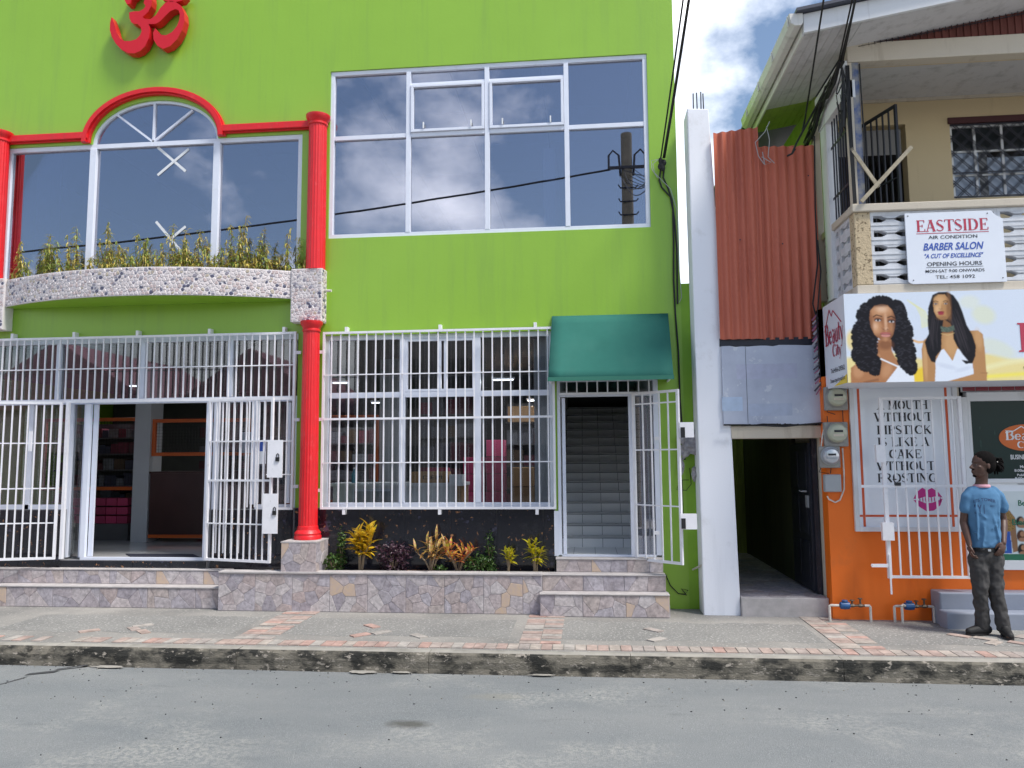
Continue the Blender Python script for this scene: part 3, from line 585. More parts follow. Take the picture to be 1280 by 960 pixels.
# big upper window
mb = MB(); frame_rect(mb, -3.33, .83, 4.83, 7.11, YW+.02, YW+.10, .055); WN = mb.build('window', M['frame'], GB, bevel=.004, label='wide upper window of eight tinted panes with white frame')
cx = [-3.33+.055, -2.275, -1.235, -.205, .83-.055]; zm = 6.19
for c in cx[1:4]: box('mullion', c-.03, c+.03, YW+.015, YW+.10, 4.885, 7.055, M['frame'], WN, bevel=.003)
for i in range(4):
    a, b = cx[i]+(.03 if i else 0), cx[i+1]-(.03 if i < 3 else 0)
    box('transom', a, b, YW+.025, YW+.095, zm-.028, zm+.028, M['frame'], WN, bevel=.003)
    pane(a, b, 4.885, zm-.028, YW+.06, M['glassup'], WN)
    if i in (1, 2):
        box('transom', a, b, YW+.03, YW+.09, 6.865, 6.90, M['frame'], WN)
        pane(a, b, 6.90, 7.055, YW+.06, M['glassup'], WN)
        s_ = MB(); frame_rect(s_, a+.004, b-.004, zm+.03, 6.863, YW+.0, YW+.07, .035); s_.build('opening_sash', M['frame'], WN, bevel=.003)
        pane(a+.039, b-.039, zm+.065, 6.828, YW+.04, M['glassup'], WN)
        for q in (.18, .82): box('window_latch', a+(b-a)*q-.008, a+(b-a)*q+.008, YW-.016, YW+.0, zm+.07, zm+.15, M['tapewhite'], WN)
    else: pane(a, b, zm+.028, 7.055, YW+.06, M['glassup'], WN)
# arched upper window
mb = MB(); mb.box(-7.91, -3.70, YW+.02, YW+.1, 4.31, 4.37); mb.box(-7.91, -7.85, YW+.02, YW+.1, 4.37, 6.21); mb.box(-3.76, -3.70, YW+.02, YW+.1, 4.37, 6.21); mb.box(-7.91, -3.70, YW+.02, YW+.1, 6.21, 6.27)
def arch_ring(mb, a, b, w_, y0, y1, z0=6.27, n=24, cx=AC):
    for k in range(n):
        t0, t1 = math.pi*k/n, math.pi*(k+1)/n; q = []
        for (aa, bb) in ((a-w_, b-w_), (a, b)):
            for t in (t0, t1): q.append((cx-aa*math.cos(t), z0+bb*math.sin(t)))
        (x0, za), (x1, zb), (x2, zc), (x3, zd) = q
        mb.hull8([(x0, y0, za), (x1, y0, zb), (x3, y0, zd), (x2, y0, zc), (x0, y1, za), (x1, y1, zb), (x3, y1, zd), (x2, y1, zc)])
arch_ring(mb, AA, AB, .035, YW+.03, YW+.09)
WA = mb.build('window', M['frame'], GB, label='arched upper window behind the balcony plants, taped with a white cross')
for c in (-6.65, -4.89): box('mullion', c-.045, c+.045, YW+.01, YW+.11, 4.37, 6.209, M['frame'], WA, bevel=.004)
for a, b in ((-7.85, -6.695), (-6.605, -4.935), (-4.845, -3.76)): pane(a, b, 4.37, 6.21, YW+.06, M['glassup'], WA)
mb = MB(); mb.prism([(AC-.87*math.cos(math.pi*k/n), 6.272+.55*math.sin(math.pi*k/n)) for k in range(n+1)][::-1], YW+.06, YW+.066); mb.build('arched_pane', M['glassup'], WA)
for dx, dz in ((-.52, .42), (0, .545), (.52, .42)): MB().bar((AC-.04, YW+.05, 6.275), (AC-.04+dx*1.05, YW+.05, 6.275+dz*1.0), .028, .03).build('glazing_bar', M['frame'], WA)
for k_, (a, b) in enumerate((((197, 184), (232, 214)), ((236, 186), (197, 219)), ((195, 277), (228, 316)), ((232, 283), (214, 298)))):
    q0, q1 = P(*a, YW+.056-.0025*(k_ % 2)), P(*b, YW+.056-.0025*(k_ % 2)); MB().bar(q0, q1, .035, .002).build('tape_strip', M['tapewhite'], WA)
# red moulding band and arch
for i, (w_, pr, dz) in enumerate(((.105, .05, 0), (.06, .085, .03))):
    mb = MB(); arch_ring(mb, 1.02-(0 if i == 0 else .02), .73-(0 if i == 0 else .02), w_, YW-pr, YW-(0.001 if i == 0 else .05), z0=6.28, n=32)
    mb.build('arch_moulding', M['red'], GB, smooth=30)
    
    for xa_, xb_ in ((-8.4, AC-.925), (AC+.925, -3.50)): MB().box(xa_, xb_, YW-pr+.006, YW-.003 if i == 0 else YW-.047, 6.31+dz*.5, 6.43-dz*.4).build('cornice_band', M['red'], GB, bevel=.008)
# columns
def column(x, y, z0, z1, rb, rtp, base, cap, nm):
    c = MB(); c.lathe((x, y, z0+(.16 if base else 0)), [(rb, 0), (rb*1.0, .02), ((rb+rtp)/2, (z1-z0)/2), (rtp, z1-z0-.24 if base else z1-z0-.12)], 80, flute=.07, nf=20)
    o = c.build('column', M['red'], GB, smooth=60)
    if base:
        MB().lathe((x, y, z0), [(rb*1.42, 0), (rb*1.42, .035), (rb*1.34, .05), (rb*1.38, .075), (rb*1.22, .10), (rb*1.10, .115), (rb*1.06, .155), (rb*.98, .162)], 40).build('column_base', M['red'], o, smooth=35)
    MB().lathe((x, y, z1-.13), [(rtp*.98, -.01), (rtp*1.1, 0), (rtp*1.1, .02), (rtp*1.02, .03), (rtp*1.15, .06), (rtp*1.34, .09), (rtp*1.36, .128)] if cap else [(rtp, 0), (rtp*1.1, .01)], 40).build('column_capital', M['red'], o, smooth=35)
    return o
column(-3.465, 9.335, .99, 3.709, .117, .103, True, True, 'lower')
column(P(396, 250, 9.42).x, 9.42, 4.396, 6.46, .124, .116, False, True, 'upper'); column(P(-4, 250, 9.42).x, 9.42, 4.396, 6.46, .124, .116, False, True, 'upper')
column(-8.25, 9.335, .99, 3.709, .117, .103, True, True, 'lower')
# pedestals
for px_ in (-3.47, -8.25):
    pd = box('pedestal', px_-.215, px_+.215, 9.05, 9.48, .56, .97, M['mortar'], GB)
    MB().box(px_-.222, px_+.222, 9.042, 9.48, .971, .987).build('pedestal_top', M['coping'], pd)
    if px_ > -5:
        stones_on(pd, px_-.215, .60, .43, .37, 9.05, .12, 31, ochre=.12); stones_on(pd, 9.05, .60, .42, .37, px_+.215, .12, 37, face='+x', ochre=.0)
# balcony with curved front, pebble cladding
BX0, BX1, BC = -7.68, -3.74, -5.71
def by(x): return 9.35-.45*max(0, 1-((x-BC)/1.97)**2)
bm_ = MB(); n = 28; xs = [BX0+(BX1-BX0)*i/n for i in range(n+1)]
pl = [(x, by(x)) for x in xs]+[(BX1, YW-.001), (BX0, YW-.001)]
bm_.prismz(pl, 4.018, 4.375)
BAL = bm_.build('balcony', M['grout'], GB)
bs = MB(); bs.prismz([(x, by(x)+.03) for x in xs]+[(BX1-.03, YW-.002), (BX0+.03, YW-.002)], 4.012, 4.0175); bs.build('balcony_soffit', M['green'], BAL)
box('balcony_corner_block', -3.74, -3.335, 9.32, YW-.0015, 3.71, 4.395, M['grout'], BAL); box('balcony_corner_block', -8.08, -7.68, 9.32, YW-.0015, 3.71, 4.395, M['grout'], BAL)
def pebbles(x0, z0, w, h, seed, yf, face='-y', s=.043):
    rg = random.Random(seed); mb = MB()
    for pl in voronoi(w, h, s, seed, jit=.42, asp=1.15):
        r_ = rg.random(); mi = 0 if r_ < .56 else 1 if r_ < .78 else 3 if r_ < .85 else 4 if r_ < .92 else 2
        a = inset(pl, .0035 if mi in (0, 1) else .006)
        if not a: continue
        cx = sum(q[0] for q in a)/len(a); cz = sum(q[1] for q in a)/len(a)
        if mi == 2 or (mi == 4 and rg.random() < .5):
            rr = .5*min(max(q[0] for q in a)-min(q[0] for q in a), .06)*1.02; rh = .5*min(max(q[1] for q in a)-min(q[1] for q in a), .06)*.95; rr = max(rr, .010); rh = max(rh, .010); t0 = rg.uniform(-.8, .8)
            rr *= rg.uniform(.9, 1.1)
            a = [(cx+rr*math.cos(t)*math.cos(t0)-rh*math.sin(t)*math.sin(t0), cz+rr*math.cos(t)*math.sin(t0)+rh*math.sin(t)*math.cos(t0)) for t in [2*math.pi*k/8 for k in range(8)]]
        i = len(mb.v); n = len(a); q = rg.uniform(.004, .009)
        def T(u_, v_, d):
            if face == '-y': X = x0+u_; return (X, yf(X)-d, z0+v_)
            return (yf(0)+d, x0+u_, z0+v_)
        mb.v += [T(p_[0], p_[1], 0) for p_ in a]+[T(cx+(p_[0]-cx)*.72, cz+(p_[1]-cz)*.72, q) for p_ in a]
        for k in range(n): mb.f.append((i+k, i+(k+1) % n, i+n+(k+1) % n, i+n+k)); mb.m.append(mi)
        mb.f.append(tuple(range(i+n, i+2*n))); mb.m.append(mi)
    return mb
PB = [M['peb1'], M['peb2'], M['peb3'], M['peb4'], M['peb5']]
for j, (x0, z0, w, h, fn, fc) in enumerate(((BX0+.005, 4.022, BX1-BX0-.01, .348, by, '-y'), (-3.737, 3.714, .40, .676, lambda X: 9.32, '-y'), (9.323, 3.714, .172, .676, lambda X: -3.335, '+x'), (-8.075, 3.714, .39, .676, lambda X: 9.32, '-y'))):
    pebbles(x0, z0, w, h, 70+j, fn, fc).build('pebbles', PB, BAL, kind='stuff')
MB().tube([(-3.33, 9.40, 4.12), (-3.23, 9.38, 4.11)], .016, 8).build('drain_spout', M['pipe'], BAL)
box('balcony_soil', -7.5, -3.9, 9.28, YW-.003, 4.376, 4.385, M['soil'], BAL)

# ---- interior rooms seen through the openings
box('shop_floor', -10.75, -.62, YW+.17, 16.5, .60, .715, M['floor'], GB)
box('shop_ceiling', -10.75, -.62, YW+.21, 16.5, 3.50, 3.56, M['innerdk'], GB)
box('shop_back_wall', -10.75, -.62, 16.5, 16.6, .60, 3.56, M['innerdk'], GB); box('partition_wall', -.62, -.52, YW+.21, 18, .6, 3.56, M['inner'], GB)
box('column_inside', -.65, -.625, 9.85, 10.3, .715, 3.5, M['inner'], GB); box('column_inside', -.68, -.44+.0, 9.84, 9.98, .715, 3.5, M['inner'], GB)
box('column_inside', -7.09, -6.83, 11.45, 11.8, .715, 3.5, M['inner'], GB)
box('column_inside', -3.17, -2.87, 11.5, 11.8, .715, 3.5, M['inner'], GB)
# upstairs ceiling of separate panels, as seen in the window glass
for i in range(-6, 1):
    for j in range(6):
        x0, y0 = -8.0+(i+6)*1.24, 9.9+j*1.24
        box('ceiling_tile', x0+.012, x0+1.228, y0+.012, y0+1.228, 7.22, 7.24, M['ceil'], GB)
box('ceiling_void', -10, .95, 9.75, 18.5, 7.26, 7.3, M['curtain'], GB)
box('upstairs_partition', -3.62, -3.5, YW+.21, 18.5, 4.29, 7.2, M['inner'], GB); box('column_inside', -7.9, -7.68, 10.1, 10.3, 4.29, 7.2, M['inner'], GB)
box('column_inside', -6.02, -5.7, 11.5, 11.8, 4.29, 6.2, M['inner'], GB)

# ---- ground floor shopfront (fixed frames and glass)
YS = YW+.07
mb = MB(); mb.box(-8.6, -3.705, YS-.03, YS+.04, 3.525, 3.598); mb.box(-8.6, -3.705, YS-.03, YS+.04, 2.715, 2.785)
SF_ = mb.build('window', M['frame'], GB, label='ground floor shopfront glazing over and beside the open entrance')
def px2x(px, py, Y): return P(px, py, Y).x
vm = [px2x(75.5, 450, YS), px2x(180, 450, YS), px2x(289, 450, YS)]
for c in vm: box('mullion', c-.035, c+.035, YS-.035, YS+.045, 2.786, 3.524, M['frame'], SF_, bevel=.003)
e = [-8.6]+vm+[-3.705]
for a, b in zip(e[:-1], e[1:]): pane(a+.036, b-.036, 2.786, 3.524, YS, M['glass'], SF_)
# side lights, right of the door
for a, b in ((-4.83, -4.76), (-4.32, -4.25), (-3.78, -3.705)): box('mullion', a, b, YS-.03, YS+.04, .72 if a < -4.5 else 1.40, 2.714, M['frame'], SF_, bevel=.003)
box('transom', -4.25, -3.705, YS-.032, YS+.042, 1.34, 1.40, M['frame'], SF_); box('transom', -4.76, -4.32, YS-.032, YS+.042, .72, .78, M['frame'], SF_)
pane(-4.76, -4.32, .78, 2.714, YS, M['glass'], SF_); pane(-4.25, -3.78, 1.40, 2.714, YS, M['glass'], SF_)
for a, b in ((-4.245, -4.20), (-3.83, -3.785)): box('mullion', a, b, YS-.05, YS-.031, 1.42, 2.70, M['frame'], SF_)
# left side lights
for a, b in ((-6.83, -6.77), (-6.62, -6.56), (-7.40, -7.34)): box('mullion', a, b, YS-.03, YS+.04, .72, 2.714, M['frame'], SF_, bevel=.003)
pane(-6.77, -6.62, .75, 2.714, YS, M['glass'], SF_); pane(-7.34, -6.83, 1.34, 2.714, YS, M['glass'], SF_); pane(-8.6, -7.40, 1.34, 2.714, YS, M['glass'], SF_)
box('sill', -8.6, -6.83, YS-.03, YS+.04, 1.34, 1.40, M['frame'], SF_)
# door frame, threshold, slid-open leaf
dfm = MB(); dfm.box(-6.55, -4.84, YW-.02, YW+.02, .697, .735); dfm.box(-4.90, -4.835, YW-.02, YW+.03, .735, 2.714); dfm.box(-6.56, -6.49, YW-.02, YW+.03, .735, 2.714); DR = dfm.build('door_frame', M['frame'], GB, bevel=.003)
box('sliding_door_leaf', -6.485, -6.42, YW+.035, YW+.06, .735, 2.71, M['frame'], DR, bevel=.003)

# ---- right ground window
x0, x1, z0, z1 = -3.355, -.41, 1.36, 3.55
mb = MB(); frame_rect(mb, x0, x1, z0, z1, YW+.03, YW+.10, .06); WG = mb.build('window', M['frame'], GB, bevel=.004, label='large shop window behind white bars, with boxes inside')
mc = [px2x(503, 520, YW+.05), px2x(597.5, 520, YW+.05)]; zt = P(500, 493.5, YW+.05).z
for c in mc: box('mullion', c-.035, c+.035, YW+.025, YW+.10, z0+.06, z1-.06, M['frame'], WG, bevel=.003)
e = [x0+.06, mc[0]-.035, mc[0]+.035, mc[1]-.035, mc[1]+.035, x1-.06]
for i in range(3):
    a, b = e[2*i], e[2*i+1]; box('transom', a, b, YW+.032, YW+.095, zt-.035, zt+.035, M['frame'], WG, bevel=.003)
    pane(a, b, z0+.06, zt-.035, YW+.06, M['glass'], WG)
    if i != 1: pane(a, b, zt+.035, z1-.06, YW+.06, M['glass'], WG)
    else:
        s_ = MB(); frame_rect(s_, a+.002, b-.002, zt+.037, z1-.062, YW+.03, YW+.08, .03); c = (a+b)/2; s_.box(c-.02, c+.015, YW+.03, YW+.08, zt+.07, z1-.09); s_.box(c+.05, c+.085, YW+.04, YW+.08, zt+.07, z1-.09)
        s_.build('sliding_sash', M['frame'], WG); pane(a+.03, c-.02, zt+.067, z1-.092, YW+.07, M['glass'], WG); pane(c+.085, b-.03, zt+.067, z1-.092, YW+.07, M['glass'], WG)

# ---- stair door
SD = MB(); SD.box(-.372, -.335, YW-.02, YW+.08, .79, 2.95); SD.box(.80, .86, YW-.02, YW+.08, .79, 2.95); SD.box(-.335, .80, YW-.02, YW+.08, 2.715, 2.765); SD.box(-.335, .80, YW-.02, YW+.06, .765, .795); SD.box(.50, .56, YW-.02, YW+.08, .795, 2.715); SD.box(-.335, .80, YW+.0, YW+.06, 2.90, 2.949)
sdo = SD.build('stair_door_frame', M['frame'], GB, bevel=.003)
box('fanlight_pane', -.335, .80, YW+.03, YW+.036, 2.765, 2.90, M['glass'], sdo); box('sidelight_pane', .56, .80, YW+.03, YW+.036, .795, 2.715, M['glassup'], sdo)
box('door_leaf_edge', -.315, -.275, YW+.0, YW+.04, .80, 2.70, M['frame'], sdo, bevel=.003)
box('stair_side_wall', -.52, -.37, YW+.201, 14.5, .6, 6, M['stairwall'], GB); box('stair_side_wall', .90, 1.0, YW+.201, 14.5, .6, 6, M['stairwall'], GB)
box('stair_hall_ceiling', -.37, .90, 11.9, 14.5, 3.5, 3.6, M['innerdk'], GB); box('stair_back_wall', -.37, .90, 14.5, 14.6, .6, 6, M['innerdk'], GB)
box('stair_hall_floor', -.37, .90, YW+.06, 10.45, .5, .776, M['tile'], GB)
for i in range(5): box('tile_joint', -.2+i*.27-.003, -.2+i*.27+.003, YW+.06, 10.45, .776, .7775, M['joint'], GB)
st = MB(); RISE, RUN = .140, .25
for i in range(15): st.box(-.37, .90, 10.46+i*RUN, 10.46+(i+1)*RUN, .5, .776+(i+1)*RISE-.012)
SW = st.build('indoor_staircase', M['joint'], GB)
tl = MB().box(.003, .267, -.008, .0, .004, RISE-.02).mesh('tile'); tl.materials.append(M['tile'])
for i in range(15):
    for k in range(5): piece('tile', tl, SW, (-.40+.035+k*.27-.0, 10.459+i*RUN, .776+i*RISE-.004)) if k < 4 or True else None
    box('tread', -.37, .90, 10.435+i*RUN, 10.46+(i+1)*RUN, .776+(i+1)*RISE-.012, .776+(i+1)*RISE, M['treadgrey'], SW)

# ================================================================== OM SIGN
OM = thing('wall_symbol', 'large red raised emblem of curling strokes mounted high on the green wall', 'wall sign', P(187, 40, YW))
def zo(x, y): q = P(100+x/8, y/8, 9.36); return (q.x, q.z)
outl = [(315, 168), (300, 230), (298, 300), (318, 370), (355, 432), (415, 497), (480, 530), (540, 534), (600, 510), (650, 462), (688, 380), (700, 310), (694, 262), (682, 238), (720, 240), (762, 236), (800, 214), (850, 160), (900, 112), (950, 90), (985, 100), (998, 140), (992, 200), (968, 262), (920, 320), (860, 352), (812, 348), (778, 318), (752, 280), (730, 330), (736, 398), (772, 456), (830, 488), (900, 462), (970, 392), (1020, 302), (1046, 205), (1040, 125), (1005, 52), (955, 18), (905, 8), (850, 28), (800, 82), (758, 150), (702, 192), (645, 186), (626, 170), (680, 118), (712, 60), (722, 0), (715, -60), (670, -112), (590, -135), (510, -118), (455, -70), (440, -10), (468, 44), (500, 36), (520, -20), (570, -58), (620, -50), (645, -10), (636, 30), (655, 60), (632, 92), (590, 112), (540, 112), (490, 124), (494, 182), (512, 222), (540, 236), (575, 240), (606, 268), (616, 310), (600, 352), (560, 392), (500, 410), (440, 408), (402, 385), (366, 325), (345, 245)]
mb = MB(); mb.prism([zo(*q) for q in outl][::-1], 9.36, 9.475); mb.build('raised_stroke', M['redsign'], OM)
cr = [(820, -40), (830, 2), (880, 14), (960, 18), (1020, 4), (1060, -40), (1000, -14), (940, -6), (880, -12)]
mb = MB(); mb.prism([zo(*q) for q in cr][::-1], 9.36, 9.475); mb.build('crescent', M['redsign'], OM)
q = zo(935, -75); MB().lathe((q[0], 9.36, q[1]), [(.001, 0), (.06, .001), (.06, .115)], 20, axis='y').build('dot', M['redsign'], OM)
sp = MB()
for a in ((520, 470), (700, 215), (900, 440), (600, -90)): q = zo(*a); sp.tube([(q[0], 9.475, q[1]), (q[0], 9.5, q[1])], .01, 6)
sp.build('standoff', M['iron'], OM)

# ================================================================== GRILLES
bar_mesh = {}
def vbar(parent, x, z0, z1, y, r=.0078, name='bar', mt=None):
    k = (round(z1-z0, 3), r)
    if k not in bar_mesh: bar_mesh[k] = MB().box(-r, r, -r, r, 0, z1-z0).mesh('bar'); bar_mesh[k].materials.append(mt or M['bar'])
    return piece(name, bar_mesh[k], parent, (x, y, z0), (random.uniform(-.002, .002), random.uniform(-.002, .002), 0))
def rail(parent, x0, x1, z, y, h=.022, name='rail', d=.02): return box(name, x0, x1, y-d/2, y+d/2, z-h/2, z+h/2, M['bar'], parent)
YG = 9.43
GT = thing('security_grille', 'wide white bar grille over the shopfront fanlights left of the red column', 'window bars', (-6, YG, 2.75), 'white security grilles')
rail(GT, -8.6, -3.705, 3.585, YG, .03); rail(GT, -8.6, -3.705, 2.745, YG, .04); rail(GT, -8.6, -3.705, 3.17, YG-.018, .014, d=.014)
x = -8.55; k = 0
while x < -3.74: vbar(GT, x, 2.767, 3.568, YG); x += .1015
for px in (16, 93, 172, 262, 355): q = P(px, 415, YG); box('fixing_lug', q.x-.018, q.x+.018, YG-.012, YW-.001, 3.60, 3.665, M['bar'], GT)
GR = thing('security_grille', 'narrow white bar grille on the sidelight just left of the red column', 'window bars', (-4, YG, 1.35), 'white security grilles')
rail(GR, -4.05, -3.705, 1.355, YG, .03); rail(GR, -4.82, -3.705, 2.20, YG-.018, .014, d=.014); rail(GR, -4.05, -3.705, 1.78, YG-.018, .014, d=.014)
for x in (-4.70, -4.60, -4.50, -4.40): vbar(GR, x, .80, 2.724, YG)
for x in (-4.30, -4.20, -4.10, -4.0, -3.9, -3.8): vbar(GR, x, 1.37, 2.724, YG)
vbar(GR, -3.716, 1.34, 3.60, YG, r=.016, name='side_post')
for z in (3.33, 2.47, 1.63): box('fixing_lug', -3.70, -3.635, YG-.01, YG+.01, z-.02, z+.02, M['bar'], GR)
GW = thing('security_grille', 'tall white bar grille covering the shop window beside the green awning', 'window bars', (-1.9, YG, 1.36), 'white security grilles')
gx0, gx1, gz0, gz1 = -3.345, -.395, 1.345, 3.585
mb = MB(); frame_rect(mb, gx0, gx1, gz0, gz1, YG-.015, YG+.015, .028); mb.build('outer_frame', M['bar'], GW)
for z, h in ((3.03, .014), (2.47, .026), (1.92, .014)): rail(GW, gx0+.028, gx1-.028, z, YG-.016, h, d=.014)
nb = 25
for i in range(nb): vbar(GW, gx0+.125*.9+(gx1-gx0-.2)*i/(nb-1)*1.0, gz0+.028, gz1-.028, YG+.002)
for px in (433, 550, 669):
    X = P(px, 412, YG).x; box('fixing_lug', X-.018, X+.018, YG-.012, YW-.001, gz1, gz1+.06, M['bar'], GW); box('fixing_lug', X-.018, X+.018, YG-.012, YW-.02, gz0-.065, gz0, M['bar'], GW)
for z in (3.33, 2.47, 1.58): box('fixing_lug', gx0-.06, gx0, YG-.01, YG+.01, z-.02, z+.02, M['bar'], GW)
GF = thing('security_grille', 'small white bar grille above the stair doorway under the awning', 'window bars', (.2, YG, 2.75), 'white security grilles')
rail(GF, -.34, .80, 2.745, YG, .025); rail(GF, -.34, .80, 2.96, YG, .02)
for i in range(9): vbar(GF, -.25+i*.125, 2.757, 2.95, YG)
def gate_leaf(name, label, cat, hx, hy, ang, w, z0, z1, nb, mids, group, mt=None, post=.03, brad=.0075):
    """rigid leaf hinged at (hx, hy), turned by ang about the vertical"""
    g_ = thing(name, label, cat, (hx, hy, z0), group); g_.rotation_euler = (0, 0, 0); ca, sa = math.cos(ang), math.sin(ang); mt = mt or M['bar']
    def at(u_, v_=0): return (hx+u_*ca-v_*sa, hy+u_*sa+v_*ca)
    def seg(nm, u0, u1, za, zb, th, dv=0):
        mb = MB(); a, b, c, d = at(u0, dv-th/2), at(u1, dv-th/2), at(u1, dv+th/2), at(u0, dv+th/2); mb.prismz([a, b, c, d], za, zb); return mb.build(nm, mt, g_)
    seg('gate_post', 0, post, z0, z1, post); seg('gate_post', w-post, w, z0, z1, post); seg('gate_rail', post, w-post, z0, z0+post, post); seg('gate_rail', post, w-post, z1-post, z1, post)
    for z in mids: seg('gate_rail', post, w-post, z-.008, z+.008, .014, -.012)
    for i in range(nb): u_ = post+(w-2*post)*(i+1)/(nb+1); seg('bar', u_-brad, u_+brad, z0+post, z1-post, brad*2)
    return g_, seg
# right entrance gate, folded back
g_, seg = gate_leaf('security_gate', 'white steel gate leaf with two lock plates folded open beside the red column', 'gate', -4.80, 9.36, R(-14), .98, .72, 2.735, 9, (1.18, 2.20), 'white steel gates')
def plate(g_, px0, py0, px1, py1, Y, nm='lock_plate', mt=None, th=.012):
    a, b = P(px0, py1, Y), P(px1, py0, Y); return box(nm, a.x, b.x, Y-th, Y, a.z, b.z, mt or M['bar'], g_)
for (r_) in ((334, 550, 354, 597), (328, 617, 348, 667)): plate(g_, *r_, 9.10)
seg('gate_rail', .03, .95, 1.70, 1.725, .03)
for a in ((347, 572), (343, 639)):
    q = P(*a, 9.085); mb = MB(); mb.cbox((q.x, q.y, q.z-.02), (.045, .025, .05)); mb.tube([(q.x-.015, q.y, q.z+.0), (q.x-.015, q.y, q.z+.035), (q.x, q.y, q.z+.05), (q.x+.015, q.y, q.z+.035), (q.x+.015, q.y, q.z)], .005, 6); mb.build('padlock', M['black'], g_)
g_, seg = gate_leaf('security_gate', 'white steel gate leaf folded open at the left edge of the entrance', 'gate', -6.80, 9.36, R(194), 1.1, .72, 2.735, 10, (1.18, 1.62, 2.20), 'white steel gates')
vbar(g_, -6.745, .72, 2.735, 9.40, .02, 'gate_post')
plate(g_, 36, 539, 41, 564, 9.12)
# sticker poster on sidelight
pq = thing('paper_notice', 'blank white paper notice stuck inside the sidelight glass near the column', 'notice', P(310, 550, YS+.05)); a, b = P(301, 566, YS+.05), P(319, 540, YS+.05); box('sheet', a.x, b.x, YS+.045, YS+.05, a.z, b.z, M['print'], pq)
pq = thing('sticker', 'narrow blue and white sticker on the sidelight beside the upper lock plate', 'sticker', P(328, 564, YS-.01)); a, b = P(324, 580, YS-.01), P(333, 551, YS-.01); box('sheet', a.x, b.x, YS-.012, YS-.008, a.z, b.z, M['print'], pq); box('blue_print', a.x+.005, b.x-.005, YS-.0135, YS-.0122, a.z+(b.z-a.z)*.55, b.z-.01, M['inkblue'], pq)
# stair gate swung out
g_, seg = gate_leaf('security_gate', 'white steel gate leaf swung out at the stair doorway right of the window', 'gate', .545, 9.43, R(-41), .67, .745, 2.745, 4, (1.40, 2.05, 2.60), 'white steel gates')
for r_ in ((849, 528, 866, 547), (850, 642, 870, 661)):
    plate(g_, *r_, 8.97, nm='lock_box', th=.07)
    plate(g_, r_[0]+2, r_[1]+6, r_[0]+7, r_[3]-0, 8.898, nm='lock_slot', mt=M['black'], th=.004)
for py in (548, 666): q = P(821, py, YG); box('fixing_lug', q.x-.03, q.x+.03, YG-.01, YG+.01, q.z-.02, q.z+.02, M['bar'], g_)

# ================================================================== AWNING
AW = thing('awning', 'dark green canvas awning over the stair doorway', 'awning', (.3, YW, 2.9))
t0, t1 = P(690, 395, YW), P(835, 392, YW); b0, b1 = P(685, 473, 8.88), P(842, 470, 8.88)
zt_, zb_ = (t0.z+t1.z)/2, (b0.z+b1.z)/2
nn = 10; mb = MB(); top = []; bot = []
for i in range(nn+1):
    f = i/nn
    top.append((t0.x+(t1.x-t0.x)*f, YW-.004, zt_)); bot.append((b0.x+(b1.x-b0.x)*f, 8.88, zb_+.0))
k = 8; grid = [[(top[i][0]*(1-j/k)+bot[i][0]*j/k, top[i][1]*(1-j/k)+bot[i][1]*j/k, top[i][2]*(1-j/k)+bot[i][2]*j/k-.012*math.sin(math.pi*j/k)*math.sin(math.pi*i/nn)) for i in range(nn+1)] for j in range(k+1)]
for row in grid: mb.v += row
for j in range(k):
    for i in range(nn): a = j*(nn+1)+i; mb.f.append((a, a+1, a+nn+2, a+nn+1)); mb.m.append(0)
o = mb.build('canvas_top', M['awning'], AW, smooth=True); s_ = o.modifiers.new('thick', 'SOLIDIFY'); s_.thickness = .008
for X, X2 in ((t0.x, b0.x), (t1.x, b1.x)):
    mb = MB(); mb.poly([(X, YW-.004, zt_-.01), (X2, 8.885, zb_+.002), (X2, YW-.004, zb_+.002)]); o = mb.build('canvas_side', M['awning'], AW); s_ = o.modifiers.new('thick', 'SOLIDIFY'); s_.thickness = .006
mb = MB(); mb.box(b0.x-.004, b1.x+.004, 8.868, 8.884, zb_-.035, zb_+.012); mb.build('front_hem', M['awnedge'], AW)
mb = MB(); mb.tube([(b0.x+.01, YW-.02, zb_), (b0.x+.01, 8.9, zb_)], .012, 6); mb.tube([(b1.x-.01, YW-.02, zb_), (b1.x-.01, 8.9, zb_)], .012, 6); mb.build('support_tube', M['bar'], AW)

# ================================================================== PLANTER AND STEPS
PL = thing('planter_wall', 'low raised flower bed faced with mauve and ochre crazy paving under the shop window', 'planter', (-2, 9.05, .165))
box('wall_core', -4.46, -.555, 9.055, 9.20, .1, .605, M['mortar'], PL); box('coping', -4.46, -.555, 9.035, 9.205, .606, .632, M['coping'], PL, bevel=.006)
x = -4.46; k = 0
while x < -.6:
    w_ = min(.46, -.56-x); stones_on(PL, x+.001, .168, w_-.002, .435, 9.055, .115, 200+k, ochre=.07); x += .46; k += 1
box('soil_bed', -3.1, -.43, 9.205, YW-.017, .45, .60, M['soil'], PL); box('landing_fill', -4.46, -3.1, 9.205, YW-.05, .3, .595, M['coping'], PL)
LS = thing('stone_steps', 'two wide crazy paved steps leading up to the shop entrance at the left', 'steps', (-6.2, 9.1, .165), 'crazy paved steps')
box('step_core', -9.5, -4.47, 9.16, 9.34, .1, .405, M['mortar'], LS); box('step_core', -9.5, -4.462, 9.342, 9.455, .1, .59, M['mortar'], LS)
box('tread_slab', -9.5, -4.465, 9.145, 9.34, .406, .424, M['coping'], LS, bevel=.004); box('tread_slab', -9.5, -4.461, 9.33, 9.455, .591, .608, M['coping'], LS, bevel=.004)
x = -7.9; k = 0
while x < -4.5:
    w_ = min(.62, -4.475-x); stones_on(LS, x+.002, .168, w_-.004, .236, 9.16, .135, 300+k, ochre=.05, asp=1.5); stones_on(LS, x+.002, .426, w_-.004, .163, 9.342, .10, 340+k, ochre=.05, asp=1.8); x += .62; k += 1
